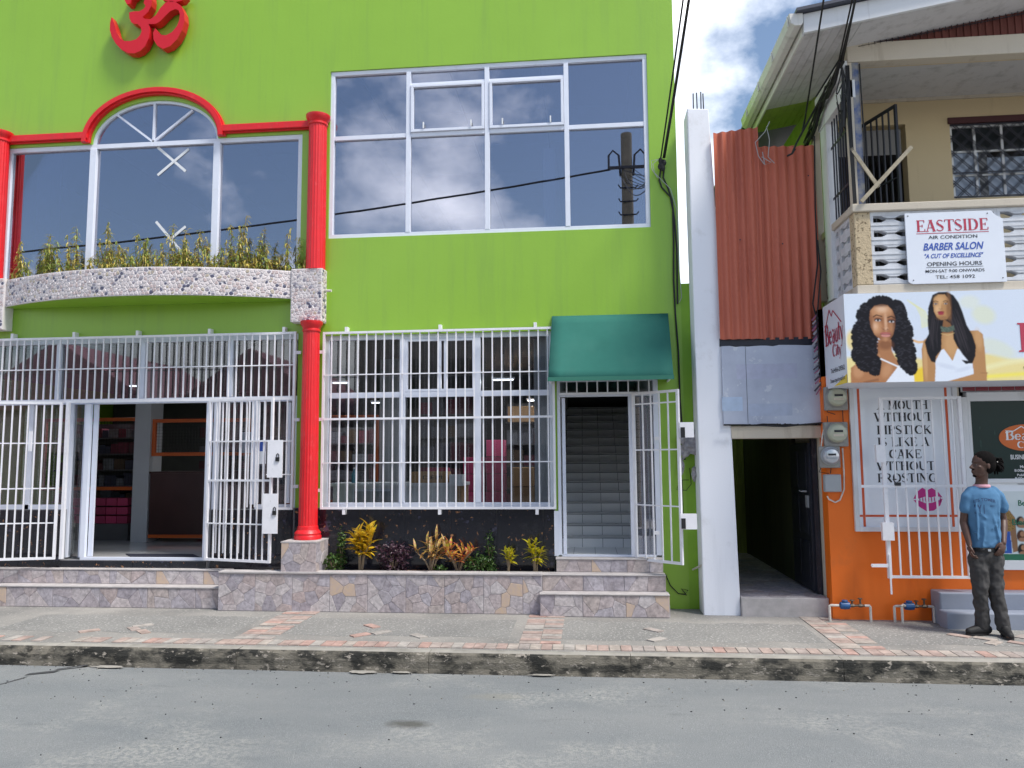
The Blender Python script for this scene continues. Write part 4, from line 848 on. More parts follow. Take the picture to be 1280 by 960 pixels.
RS = thing('stone_steps', 'three narrow crazy paved steps with ochre stones below the stair doorway', 'steps', (.15, 9, .165), 'crazy paved steps')
for k, (y0, za, zb, xa, xb) in enumerate(((8.94, .1, .425, -.575, .88), (9.12, .425, .615, -.555, .86), (9.30, .615, .775, -.40, .85))):
    box('step_core', xa, xb, y0+.008, YW-.031, za, zb-.016, M['mortar'], RS); box('tread_slab', xa-.006, xb+.006, y0-.008, y0+.19 if k < 2 else YW-.03, zb-.015, zb, M['coping'], RS, bevel=.004)
    zs = max(za, .168)
    for j in range(3): w_ = (xb-xa)/3; stones_on(RS, xa+j*w_+.002, zs+.002, w_-.004, zb-.018-zs, y0+.008, .125, 410+k*7+j, ochre=.13, asp=1.3)
    stones_on(RS, y0+.01, zs+.002, .2, zb-.018-zs, xb, .12, 470+k, face='+x', ochre=.1)

# ================================================================== PLANTS
def leafmesh(L_, w_, curl, mt_i=0, seg=4):
    """a folded, arching leaf of real size; root at the origin, growing along +x then drooping"""
    mb = MB(); rows = []
    for i in range(seg+1):
        t = i/seg; x = L_*t; z = L_*(.35*t-curl*t*t); hw = w_*math.sin(math.pi*min(.97, t*.85+.13))**.8
        rows.append(((x, -hw, z+hw*.35), (x, 0, z), (x, hw, z+hw*.35)))
    for a in rows: mb.v += list(a)
    for i in range(seg):
        for k in range(2): q = i*3+k; mb.f.append((q, q+1, q+4, q+3)); mb.m.append(mt_i)
    return mb
def leafmat(name, c1, c2, c3):
    m = mat(name, c1, .45); t = m.node_tree; l = t.links.new; oi = N(t, 'ShaderNodeObjectInfo'); ge = N(t, 'ShaderNodeNewGeometry')
    n = N(t, 'ShaderNodeTexNoise'); n.inputs['Scale'].default_value = 34; n.inputs['Detail'].default_value = 3; l(ge.outputs['Position'], n.inputs['Vector'])
    r_ = N(t, 'ShaderNodeValToRGB'); e = r_.color_ramp.elements; e[0].position = .36; e[0].color = (*c1, 1); e[1].position = .5; e[1].color = (*c2, 1); q = e.new(.66); q.color = (*c3, 1)
    l(n.outputs['Fac'], r_.inputs[0]); b = t.nodes['Principled BSDF']; l(r_.outputs[0], b.inputs['Base Color'])
    tr = N(t, 'ShaderNodeBsdfTranslucent'); l(r_.outputs[0], tr.inputs[0]); mi = N(t, 'ShaderNodeMixShader'); mi.inputs[0].default_value = .25; l(b.outputs[0], mi.inputs[1]); l(tr.outputs[0], mi.inputs[2]); l(mi.outputs[0], t.nodes['Material Output'].inputs[0])
    return m
LY = leafmat('yellow_croton_leaf', (.68, .52, .02), (.66, .36, .02), (.24, .28, .02)); LYB = leafmat('bright_yellow_leaf', (.70, .55, .01), (.55, .50, .02), (.30, .34, .02))
LO = leafmat('mottled_croton_leaf', (.50, .42, .08), (.42, .16, .07), (.22, .24, .04)); LR = leafmat('red_croton_leaf', (.58, .08, .07), (.55, .22, .05), (.60, .52, .04))
LP = leafmat('purple_leaf', (.055, .02, .04), (.09, .04, .06), (.03, .015, .025)); LG = leafmat('green_leaf', (.05, .12, .02), (.03, .08, .015), (.12, .18, .03))
LW = leafmat('willow_green_leaf', (.22, .32, .05), (.34, .38, .08), (.12, .22, .04)); LW2 = leafmat('yellowing_leaf', (.62, .52, .12), (.55, .42, .10), (.36, .38, .08)); STEM = mat('pale_stem', (.30, .22, .14), .8, var=.3, vscale=30)
def croton(name, label, x, y, z, h, r, nst, nlf, L_, w_, mt, seed, tops=.45, group='flower bed plants', curl=.55):
    rg = random.Random(seed); t = thing(name, label, 'plant', (x, y, z), group); sm = MB(); lms = []
    for v in range(3): me = leafmesh(L_*rg.uniform(.85, 1.15), w_*rg.uniform(.85, 1.15), curl*rg.uniform(.6, 1.3)).mesh('leaf', fix=False); me.materials.append(mt); [setattr(p_, 'use_smooth', True) for p_ in me.polygons]; lms.append(me)
    for s_ in range(nst):
        a = 2*math.pi*s_/nst+rg.uniform(-.5, .5); lean = r*rg.uniform(.15, .65); hh = h*rg.uniform(.68, .98)-L_*.3; tip = Vector((x+lean*math.cos(a), y+lean*.7*math.sin(a), z+hh)); mid = Vector((x+lean*.35*math.cos(a), y+lean*.3*math.sin(a), z+hh*.5))
        sm.tube([(x+rg.uniform(-.02, .02), y, z-.03), mid, tip], [.012, .009, .004], 5)
        for k in range(nlf):
            f = tops+(1-tops)*(k+.6)/nlf; p_ = (Vector((x, y, z)).lerp(mid, f*2) if f < .5 else mid.lerp(tip, f*2-1)); az = k*2.4+rg.uniform(-.5, .5); el = R(rg.uniform(-5, 35)+45*(k/nlf)); sc_ = rg.uniform(.75, 1.15)
            o = piece('leaf', lms[k % 3], t, p_, (rg.uniform(-.3, .3), -el, az)); o.scale = (sc_,)*3
    sm.build('stem', STEM, t); return t
def bedx(px, py=700, Y=9.32): return P(px, py, Y).x
croton('croton_plant', 'tallest yellow and orange leaved shrub, near the red column end of the bed', bedx(452), 9.30, .60, .62, .26, 6, 13, .19, .026, LY, 1)
croton('croton_plant', 'mottled olive and pink shrub in the middle of the bed', bedx(540), 9.30, .60, .44, .36, 7, 7, .17, .016, LO, 2, tops=.5)
croton('croton_plant', 'red and yellow leaved shrub just right of the mottled one', bedx(572), 9.33, .60, .38, .32, 6, 8, .15, .018, LR, 3, tops=.4)
croton('croton_plant', 'small bright yellow shrub, left one of the pair near the steps', bedx(636), 9.32, .60, .34, .11, 5, 11, .10, .013, LYB, 4, tops=.45)
croton('croton_plant', 'bright yellow shrub nearest the right steps', bedx(669), 9.32, .60, .42, .14, 6, 11, .115, .015, LYB, 5, tops=.4)
def bush(name, label, x, y, z, rx, ry, rz_, nl, L_, w_, mt, seed, group='flower bed plants', stems=7, cat='plant'):
    rg = random.Random(seed); t = thing(name, label, cat, (x, y, z), group); fm = MB(); sm = MB()
    for s_ in range(stems): a = 2*math.pi*s_/stems; sm.tube([(x, y, z-.02), (x+rx*.35*math.cos(a), y+ry*.35*math.sin(a), z+rz_*.9), (x+rx*.75*math.cos(a), y+ry*.75*math.sin(a), z+rz_*rg.uniform(1.0, 1.7))], [.006, .004, .002], 4)
    base = leafmesh(L_, w_, .5, seg=2)
    for k in range(nl):
        u_ = rg.uniform(-1, 1); a = rg.uniform(0, 2*math.pi); q = rg.uniform(.45, 1.05)**.6; lump = 1+.22*math.sin(a*3+seed)+.15*math.sin(u_*5+seed)
        c = Vector((x+rx*q*lump*math.sqrt(1-u_*u_)*math.cos(a), y+ry*q*math.sqrt(1-u_*u_)*math.sin(a), max(z+.01, z+rz_+rz_*q*u_*lump)))
        rot = Matrix.Rotation(rg.uniform(0, 6.28), 3, 'Z') @ Matrix.Rotation(rg.uniform(-1.1, .7), 3, 'Y') @ Matrix.Rotation(rg.uniform(-1, 1), 3, 'X'); sc_ = rg.uniform(.6, 1.2); i = len(fm.v)
        fm.v += [tuple(c+rot @ (Vector(v)*sc_)) for v in base.v]; fm.f += [tuple(j+i for j in f) for f in base.f]; fm.m += base.m
    me = fm.build('foliage', mt, t, kind='stuff'); sm.build('stem', STEM, t); return t
bush('purple_shrub', 'round dark purple shrub between the tall yellow one and the mottled one', bedx(492), 9.32, .60, .20, .12, .17, 520, .05, .014, LP, 6)
bush('leafy_herb', 'low green clump in the corner beside the column pedestal', bedx(417), 9.32, .60, .13, .10, .11, 260, .045, .011, LG, 7)
bush('leafy_herb', 'slim upright green sprig behind the corner clump', bedx(423), 9.42, .60, .045, .04, .26, 130, .05, .012, LG, 8, stems=3)
bush('leafy_herb', 'low green clump between the red shrub and the yellow pair', bedx(598), 9.33, .60, .17, .10, .10, 330, .045, .011, LG, 9)
bush('leafy_herb', 'slim green sprig standing up behind the right hand green clump', bedx(611), 9.42, .60, .05, .04, .22, 130, .05, .012, LG, 10, stems=3)
bush('leafy_herb', 'tiny green seedling on the soil below the mottled shrub', bedx(553), 9.26, .60, .07, .05, .03, 60, .05, .014, LG, 11, stems=3)
bush('leafy_herb', 'small green tuft at the foot of the left yellow shrub', bedx(617), 9.26, .60, .05, .04, .03, 50, .04, .012, LG, 12, stems=3)
rgl = random.Random(8); lm = leafmesh(.05, .010, .3).mesh('dry_leaf', fix=False); lm.materials.append(mat('fallen_leaf', (.36, .13, .05), .8, var=.4, vscale=20))
fl = MB(); bb = leafmesh(.055, .011, .3, seg=2)
for k in range(90):
    c = Vector((rgl.gauss(bedx(527), .18), rgl.uniform(9.22, 9.4), .604)); rot = Matrix.Rotation(rgl.uniform(0, 6.28), 3, 'Z') @ Matrix.Rotation(rgl.uniform(-.3, .3), 3, 'X'); i = len(fl.v); fl.v += [tuple(c+rot @ Vector(v)) for v in bb.v]; fl.f += [tuple(j+i for j in f) for f in bb.f]; fl.m += bb.m
o = fl.build('leaf_litter', lm.materials[0]); o['kind'] = 'stuff'; o['label'] = 'dry reddish leaves fallen on the soil of the flower bed'; o['category'] = 'leaves'
lf = piece('dry_leaf', lm, None, (G(650, 767, .17).x, G(650, 767, .17).y, .172), (0, 0, .3)); lf.scale = (1.8,)*3; tag(lf, 'single reddish dry leaf lying on the pavement below the planter', 'leaf')
# balcony plants: wispy upright stems with narrow leaves
cols = [(28, 300, 0), (62, 292, 1), (92, 282, 0), (70, 300, 2), (118, 300, 1), (137, 276, 0), (163, 296, 2), (190, 290, 1), (210, 278, 0), (228, 284, 1), (248, 286, 0), (282, 292, 1), (298, 268, 0), (322, 286, 1), (348, 284, 0), (366, 296, 2), (40, 310, 2), (150, 308, 0), (268, 306, 2), (178, 304, 1), (312, 304, 0), (236, 300, 0)]
ords = ['left end', 'left pane', 'tall one at the left mullion', 'low green one of the left pane', 'just right of the left mullion', 'tall one left of the middle pane', 'low green one of the middle pane', 'left of the taped cross', 'below the taped cross', 'right of the taped cross', 'right part of the middle pane', 'just right of the right mullion', 'tallest one of the right pane', 'middle of the right pane', 'right part of the right pane', 'right end beside the column', 'short one at the left end', 'short one in the middle left', 'short one at the right mullion', 'short one left of the middle column', 'short one in the right pane', 'short one right of the cross']
for k, (px, py, kd) in enumerate(cols):
    rg = random.Random(900+k); x = P(px, 330, 9.1).x; y = min(9.42, by(min(max(x, BX0), BX1))+.10+rg.uniform(0, .10)); x = P(px, 330, y).x; ztop = P(px, py, y).z; h = ztop-4.375
    t = thing('balcony_shrub', 'wispy yellow green balcony plant, '+ords[k], 'plant', (x, y, 4.375), 'plants on the balcony'); sm = MB(); fm = MB(); base = leafmesh(.085, .0095, .9, seg=2)
    for s_ in range(7 if kd < 2 else 5):
        bx, bw = x+rg.uniform(-.15, .15), rg.uniform(-.11, .11); hh = h*(1 if s_ == 0 else rg.uniform(.32, .85)); pts = [Vector((bx+bw*f+.012*math.sin(7*f+s_), y+rg.uniform(-.03, .03)*f, 4.365+hh*f)) for f in (0, .25, .5, .75, 1)]; sm.tube(pts, [.006, .005, .004, .003, .0015], 4)
        for q in range(int(52*hh/.5)):
            f = rg.uniform(.10, 1); kk = min(3, int(f*4)); c = pts[kk].lerp(pts[kk+1], f*4-kk); rot = Matrix.Rotation(rg.uniform(0, 6.28), 3, 'Z') @ Matrix.Rotation(rg.uniform(-.6, 1.0), 3, 'Y'); sc_ = rg.uniform(.6, 1.25)*(1.15-.4*f); i = len(fm.v)
            fm.v += [tuple(c+rot @ (Vector(v)*sc_)) for v in base.v]; fm.f += [tuple(j+i for j in ff) for ff in base.f]; mi = 1 if rg.random() < (.68 if kd == 0 else .5 if kd == 1 else .2) else 0; fm.m += [mi]*len(base.f)
    sm.build('stem', STEM, t); fm.build('foliage', [LW, LW2], t, kind='stuff')

# ================================================================== SHOP INTERIOR GOODS
def cabinet(name, label, x0, x1, y, z0, z1, w_=.055, left=True, grid=.05):
    t = thing(name, label, 'display cage', ((x0+x1)/2, y, z0), 'orange framed display cages'); mb = MB(); frame_rect(mb, x0, x1, z0, z1, y, y+.05, w_); mb.build('orange_frame', M['orange'], t, bevel=.003)
    gm = MB(); x = x0+w_
    while x < x1-w_: gm.box(x-.0015, x+.0015, y+.02, y+.023, z0+w_, z1-w_); x += grid
    z = z0+w_
    while z < z1-w_: gm.box(x0+w_, x1-w_, y+.0235, y+.0265, z-.0015, z+.0015); z += grid
    gm.build('wire_mesh', M['mesh'], t, kind='stuff'); return t
cabinet('display_cage', 'large orange framed mesh cage seen through the left half of the entrance', -8.9, -7.23, 11.8, 1.50, 2.67)
cabinet('display_cage', 'small orange framed mesh cage above the dark counter in the entrance', -6.83, -5.2, 11.5, 2.04, 2.62)
cabinet('display_cage', 'orange framed mesh cage behind the left part of the barred shop window', -4.6, -3.18, 11.45, 1.30, 2.64)
def shelf(name, label, x0, x1, y, z0, z1, nz, seed, depth=.35, w_=(.12, .3)):
    t = thing(name, label, 'shelving', ((x0+x1)/2, y, z0), 'stocked shelves in the shop'); rg = random.Random(seed); box('back_board', x0, x1, y+depth, y+depth+.02, z0, z1, M['innerdk'], t); h = (z1-z0)/nz
    for k in range(nz):
        z = z0+k*h; box('shelf', x0, x1, y, y+depth, z, z+.02, M['innerdk'], t); x = x0+.02
        while x < x1-.1:
            w = rg.uniform(*w_); hh = rg.uniform(.45, .85)*h; c = MB().box(x, min(x+w, x1), y+.03, y+depth-.02, z+.021, z+hh).build('carton', M['goods'], t); x += w+.012
    return t
shelf('goods_shelf', 'dark shelf of small packets behind the left orange cage', -8.9, -7.28, 12.1, .75, 2.60, 7, 1, w_=(.08, .2))
shelf('goods_shelf', 'dark shelf of packets behind the right orange cage', -6.6, -5.2, 12.5, .75, 2.6, 7, 2, w_=(.08, .2))
shelf('goods_shelf', 'dark shelf of goods behind the orange cage in the barred window', -4.6, -3.25, 12.1, .75, 2.5, 6, 5)
shelf('goods_shelf', 'tall dark shelf of cartons deep behind the middle of the barred window', -2.9, -1.9, 12.9, .75, 3.1, 6, 3)
shelf('goods_shelf', 'shelf of cartons deep behind the right of the barred window', -1.35, -.75, 12.6, .75, 2.9, 6, 4)
t = thing('shop_counter', 'dark brown counter with a thin orange plinth line inside the entrance', 'counter', (-5.9, 11.5, .715)); box('counter_body', -6.80, -5.1, 11.45, 12.0, .83, 1.77, M['brown'], t); box('orange_plinth', -6.80, -5.1, 11.44, 12.0, .78, .83, M['orange'], t); box('counter_top', -6.81, -5.09, 11.43, 12.02, 1.771, 1.80, M['brown'], t)
for k in range(3):
    for j in range(6):
        x0 = -8.42+j*.187; box0 = box('pink_packet', x0, x0+.172, 11.70, 11.9, .98+k*.14, .98+k*.14+.115, M['pinkbox']); tag(box0, 'pink packet below the left orange cage, %s row, %s' % (('bottom', 'middle', 'top')[k], ('leftmost', 'second', 'third', 'fourth', 'fifth', 'rightmost')[j]), 'packet', 'pink packets in the shop')
box('low_plinth', -8.9, -7.28, 11.68, 11.95, .715, .975, M['innerdk'], thing('packet_stand', 'low dark stand under the pink packets', 'stand', (-8, 11.7, .715)))
tag(MB().prismz([(-6.2, 9.92), (-5.93, 9.62), (-5.0, 9.62), (-5.25, 9.92)], .716, .728).build('door_mat', M['mat'], bevel=.003), 'dark navy door mat just inside the open entrance', 'mat')
# window desk
t = thing('reception_desk', 'pale desk with a light top behind the barred shop window', 'desk', (-2.6, 10.4, .715)); box('desk_top', -3.55, -1.68, 10.28, 10.9, 1.60, 1.64, M['desk'], t); box('front_panel', -3.5, -1.76, 10.36, 10.39, .72, 1.60, M['desk'], t); box('end_panel', -1.76, -1.70, 10.30, 10.88, .72, 1.60, M['card'], t)
mb = MB(); frame_rect(mb, -3.22, -2.66, 1.16, 1.56, 10.33, 10.355, .03); mb.build('panel_frame', M['frame'], t); box('panel_inset', -3.19, -2.69, 10.345, 10.3585, 1.19, 1.53, M['galv'], t)
def carton(label, x0, x1, y0, y1, z0, z1, mt, g_='cartons in the shop window', nm='carton'):
    t = thing(nm, label, 'box', ((x0+x1)/2, y0, z0), g_); box('carton_body', x0, x1, y0, y1, z0, z1, mt, t, bevel=.004); box('lid_tape', x0+.004, x1-.004, (y0+y1)/2-.02, (y0+y1)/2+.02, z1+.0005, z1+.002, M['card'], t); return t
c = carton('brown cardboard carton with black letters on the desk', -2.39, -1.90, 10.3, 10.6, 1.641, 1.79, M['card']); text('DEPI', -2.10, 10.299, 1.69, .05, M['inkblack'], c, width=.26)
carton('small white carton at the right end of the desk', -1.87, -1.69, 10.3, 10.5, 1.641, 1.75, M['desk'])
carton('red lidded box behind the lettered carton on the desk', -2.25, -1.95, 10.62, 10.8, 1.641, 1.84, M['pinkbox'])
t = thing('teal_bottle', 'small teal bottle on the left of the desk', 'bottle', (-3.25, 10.5, 1.64)); MB().lathe((-3.25, 10.5, 1.64), [(.03, 0), (.032, .12), (.012, .16), (.012, .19)], 12).build('bottle_body', mat('teal_plastic', (.02, .25, .35), .3), t); MB().lathe((-3.25, 10.5, 1.83), [(.014, 0), (.014, .025)], 12).build('cap', M['inkwhite'], t)
ordn = ['bottom', 'second', 'third', 'fourth', 'fifth', 'top']
for col_, (x0, x1, z1) in enumerate(((-1.86, -1.56, 5), (-1.52, -1.24, 6))):
    for j in range(z1): c = carton('magenta carton, %s of the %s stack behind the barred window' % (ordn[j] if j < z1-1 else 'top', ('left', 'right')[col_]), x0+.01*(j % 2), x1, 11.4, 11.7, .72+j*.255, .72+j*.255+.245, M['pinkbox'])
for j in range(4): carton('brown carton, %s of the stack beside the white inner column' % (ordn[j] if j < 3 else 'top'), -1.12, -.80, 11.2, 11.5, .72+j*.28, .72+j*.28+.27, M['card'])
carton('orange brown carton stored high on the right shelf', -1.28, -.80, 12.3, 12.5, 2.55, 2.80, M['card'])
for k, (px, py, w_, Y, lb) in enumerate(((629, 474, .30, 11.2, 'bright tube above the right of the barred window'), (425, 478, .22, 11.6, 'bright tube at the upper left of the barred window'), (668, 500, .22, 12.4, 'tube near the white inner column'), (168, 482, .16, 12.6, 'small tube above the entrance glazing'), (470, 503, .15, 13.2, 'small far tube behind the left mullion'))):
    q = P(px, py, Y); t = thing('ceiling_light', 'fluorescent '+lb, 'light', q, 'fluorescent lights in the shop'); box('tube', q.x-w_/2, q.x+w_/2, q.y-.02, q.y+.02, q.z-.018, q.z, M['lamp'], t); box('fitting', q.x-w_/2-.02, q.x+w_/2+.02, q.y-.03, q.y+.03, q.z+.001, q.z+.03, M['bar'], t); _l = bpy.data.lights.new('tube_light', 'AREA'); _l.shape = 'RECTANGLE'; _l.size = w_; _l.size_y = .04; _l.energy = 13; _l.color = (.93, .97, 1); _o = bpy.data.objects.new('tube_light', _l); COL.objects.link(_o); _o.parent = t; _o.location = (0, 0, -.022); box('drop_rod', q.x-.006, q.x+.006, q.y-.006, q.y+.006, q.z+.03, 3.5, M['bar'], t)

# ================================================================== WHITE COLUMN, HOARDING, ALLEY
t = thing('concrete_post', 'tall whitewashed concrete column with rusty rods at its top, right of the green building', 'column', (1.5, 9.2, .165))
mb = MB(); mb.prism([(1.285, .12), (1.70, .12), (1.66, 2.5), (1.62, 3.5), (1.525, 6.17), (1.27, 6.19)], 9.15, 9.50); mb.build('shaft', M['white'], t, bevel=.012)
for k, (px, top) in enumerate(((866, 117), (871, 116), (875.5, 115), (879, 117))): q = P(px, top, 9.25+.07*(k % 2)); MB().tube([(q.x, q.y, 6.1), (q.x+.004*(-1)**k, q.y, q.z)], .0075, 6).build('rebar', M['iron'], t)
t = thing('corrugated_hoarding', 'red oxide corrugated iron hoarding above the alley entrance', 'corrugated iron', (2.1, 9.1, 3.3))
def corrug(x0, x1, z0f, z1f, y, pitch=.107, amp=.036):
    mb = MB(); n = int((x1-x0)/pitch*8); nz = 6
    for s_ in (0, 1):
        for i in range(n+1):
            x = x0+(x1-x0)*i/n; yy = y-amp*(math.cos(2*math.pi*(x-x0)/pitch))*.5+s_*.004
            for k in range(nz+1): mb.v.append((x, yy+.006*math.sin(k*1.1+x*3), z0f(x)+(z1f(x)-z0f(x))*k/nz))
    m_ = nz+1; o2 = (n+1)*m_
    for i in range(n):
        for k in range(nz): a = i*m_+k; mb.f.append((a, a+m_, a+m_+1, a+1)); mb.f.append((a+o2, a+1+o2, a+m_+1+o2, a+m_+o2)); mb.m += [0, 0]
    for i in range(n): a = i*m_; b = a+nz; mb.f += [(a, a+o2, a+m_+o2, a+m_), (b, b+m_, b+m_+o2, b+o2)]; mb.m += [0, 0]
    return mb
corrug(1.56, 2.085, lambda x: 3.33-.0*x, lambda x: 5.84+.10*(x-1.56), 9.115).build('sheet', M['oxide'], t, smooth=60)
corrug(2.06, 2.74, lambda x: 3.32, lambda x: 5.66-.02*(x-2.06), 9.135).build('sheet', M['oxide'], t, smooth=60)
for k, (px, py) in enumerate(((925, 300), (978, 305), (1010, 220))): q = P(px, py, 9.10); MB().lathe((q.x, 9.085, q.z), [(.008, 0), (.008, .01)], 8, axis='y').build('nail_head', M['iron'], t)
t = thing('painted_board', 'weathered pale grey board nailed over the alley entrance', 'board', (2.15, 9.13, 2.33)); rg = random.Random(4)
pts = [(1.575, 3.25)]+[(1.575, 2.345)]; n = 16; pts += [(1.585+i*(2.72-1.585)/n, 2.335+rg.uniform(-.008, .008)) for i in range(n+1)]+[(2.735, 3.235)]+[(2.72-i*(2.72-1.60)/n, 3.245+rg.uniform(-.007, .009)) for i in range(n+1)]
mb = MB(); mb.prism(pts, 9.115, 9.135); bd = mb.build('board_sheet', M['panel'], t); box('board_joint', 1.846, 1.850, 9.1135, 9.118, 2.34, 3.24, M['iron'], t)
mb = MB()
for i in range(40): x = 1.58+i*.0285; mb.ell((x, 9.12, 2.33+rg.uniform(-.008, .004)), (.018, .01, rg.uniform(.004, .012)), 6)
mb.build('tar_edge', M['black'], t)
for a_, c_ in (((903, 496, 928, 514), (.44, .55, .72)), ((936, 504, 990, 520), (.44, .50, .64)), ((921, 454, 996, 474), (.47, .50, .64))):
    q0, q1 = P(a_[0], a_[3], 9.1145), P(a_[2], a_[1], 9.1145); box('faded_print', q0.x, q1.x, 9.1142, 9.1149, q0.z, q1.z, mat('faded_blue_print', c_, .8, var=.12, vscale=12), t)
t = thing('dark_rafter', 'dark rotten batten between the corrugated iron and the grey board', 'batten', (2.1, 9.13, 3.27)); MB().box(1.56, 2.74, 9.14, 9.19, 3.252, 3.345).build('batten', M['iron'], t)
AL = thing('alley_entrance', 'narrow dark covered alley between the white column and the orange shop', 'passage', (2.15, 9.2, .165))
box('lintel', 1.66, 2.67, 9.14, 9.40, 2.17, 2.315, M['creamtrim'], AL, bevel=.006)
box('backing_wall', 1.72, 2.66, 9.2, 9.4, 2.33, 3.3, M['innerdk'], AL)
box('step', 1.70, 2.66, 9.10, 9.30, .10, .375, M['coping'], AL, bevel=.01)
box('alley_floor', 1.35, 2.66, 9.30, 15, .10, .372, M['mortar'], AL); stones_on(AL, 1.50, 9.16, 1.14, 3.9, .374, .17, 77, face='+z', depth=.006, ochre=0)
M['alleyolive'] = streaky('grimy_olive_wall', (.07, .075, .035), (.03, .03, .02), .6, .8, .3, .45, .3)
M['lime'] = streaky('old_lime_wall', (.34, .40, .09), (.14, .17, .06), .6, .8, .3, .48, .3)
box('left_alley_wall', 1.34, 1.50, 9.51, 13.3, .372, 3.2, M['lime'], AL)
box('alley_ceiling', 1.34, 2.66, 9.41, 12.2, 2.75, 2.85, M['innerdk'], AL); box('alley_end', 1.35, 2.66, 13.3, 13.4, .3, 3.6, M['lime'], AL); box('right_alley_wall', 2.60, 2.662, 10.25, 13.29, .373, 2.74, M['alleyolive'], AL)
wv = MB(); frame_rect(wv, 2.47, 2.58, 1.5, 2.3, 13.26, 13.30, .02); wv.box(2.51, 2.52, 13.26, 13.3, 1.52, 2.28); wv.build('alley_window_frame', M['lime'], AL)
t = thing('steel_door', 'dark navy steel door standing open inside the alley', 'door', (2.6, 9.35, .38)); box('door_leaf', 2.575, 2.615, 9.38, 10.2, .40, 2.12, M['navy'], t)
for k in range(3):
    for j in range(2): box('door_panel', 2.566, 2.5745, 9.46+j*.37, 9.76+j*.37, .52+k*.53, .96+k*.53, M['navy'], t, bevel=.003)
box('lock_plate', 2.56, 2.574, 9.42, 9.52, 1.36, 1.50, M['galv'], t); MB().tube([(2.56, 9.45, 1.55), (2.51, 9.45, 1.55), (2.51, 9.56, 1.55)], .01, 6).build('handle', M['galv'], t); box('door_stile', 2.60, 2.655, 9.31, 9.375, .378, 2.168, M['navy'], t)
t = thing('black_bottle', 'crushed black plastic bottle lying at the foot of the white column', 'litter', P(937, 767, 9.05)); q = G(937, 768, .17); t.location = (q.x, q.y, .17); MB().ell((q.x, q.y, .20), (.055, .03, .028), 10).build('bottle_body', M['black'], t); MB().tube([(q.x+.05, q.y, .20), (q.x+.085, q.y-.01, .195)], .012, 8).build('cap', M['galv'], t)

# ================================================================== SALON BUILDING
SB = thing('salon_building', 'orange and cream two storey salon building with verandah and white gabled eaves', 'building', (4.5, 9, .165))
YO = 9.0
mb = MB(); mb.box(2.665, 2.955, YO, YO+.2, .1, 3.64); mb.box(2.955, 7.2, YO, YO+.2, .1, 1.13); mb.box(2.665, 7.2, YO, YO+.2, 2.86, 3.64) ; mb.build('orange_wall', M['orangew'], SB)
box('alley_side_wall', 2.665, 2.80, YO+.201, 14, .1, 3.64, M['creamtrim'], SB); box('salon_floor', 2.8, 7.2, YO+.201, 14, .3, .5, M['floor'], SB); box('salon_back_wall', 2.8, 7.2, 12, 12.1, .5, 3.6, M['innerdk'], SB); box('far_side_wall', 7.2, 7.4, YO, 14, .1, 6.4, M['cream'], SB)
box('jamb_board', 4.104, 4.128, YO-.012, YO+.1, 1.14, 2.86, M['creamtrim'], SB); box('door_post', 4.132, 4.185, YO-.06, YO+.1, .80, 2.60, M['whitetrim'], SB)
# poster window
PW = MB(); frame_rect(PW, 2.94, 4.10, 1.125, 2.90, YO-.035, YO+.03, .05); pw = PW.build('window', M['whitetrim'], SB, label='shop window covered by a white lipstick slogan poster', bevel=.004)
box('poster_sheet', 2.99, 4.05, YO-.012, YO-.004, 1.175, 2.85, M['print'], pw)
M['inkor'] = mat('orange_line_print', (.62, .09, .02), .5)
for x in (3.045, 3.985): box('orange_line', x-.013, x+.013, YO-.0145, YO-.0125, 1.178, 2.845, M['inkor'], pw)
for a, b in ((2.992, 3.03), (3.06, 3.97), (4.0, 4.048)): box('orange_line', a, b, YO-.0145, YO-.0125, 1.285, 1.308, M['inkor'], pw)
lines = [('A MOUTH', 1096, 1160, 507), ('WITHOUT', 1093, 1166, 522), ('LIPSTICK', 1096, 1165, 538), ('IS LIKE A', 1097, 1162, 553), ('CAKE', 1111, 1152, 568), ('WITHOUT', 1096, 1169, 583), ('FROSTING', 1097, 1172, 598)]
for s_, xa, xb, yc in lines:
    a, b = P(xa, yc+5, YO-.0125), P(xb, yc+5, YO-.0125); serif(s_, a.x, YO-.0125, a.z, .098, M['inkblack'], pw, b.x-a.x, name='slogan_line')
# lips print
q = P(1160, 624, YO-.0125); lm_ = MB()
def lipring(mb, pts): mb.poly([(q.x+x*.155, YO-.0135, q.z+z*.155*1.0) for x, z in pts])
lipring(lm_, [(-1, .02), (-.75, .50), (-.35, .82), (-.05, .62), (.30, .80), (.72, .50), (1.0, .12), (.6, .22), (.2, .12), (-.2, .18), (-.6, .05)])
lipring(lm_, [(-1, -.05), (-.6, -.10), (-.2, -.28), (.25, -.26), (.62, -.12), (1.0, .05), (.8, -.45), (.35, -.80), (-.15, -.85), (-.6, -.55)])
for k in range(9): x = -.8+k*.2; lipring(lm_, [(x, -.02), (x+.05, -.3), (x+.08, -.02), (x+.05, .25)])
lm_.build('lips_print', M['inkpink'], pw)
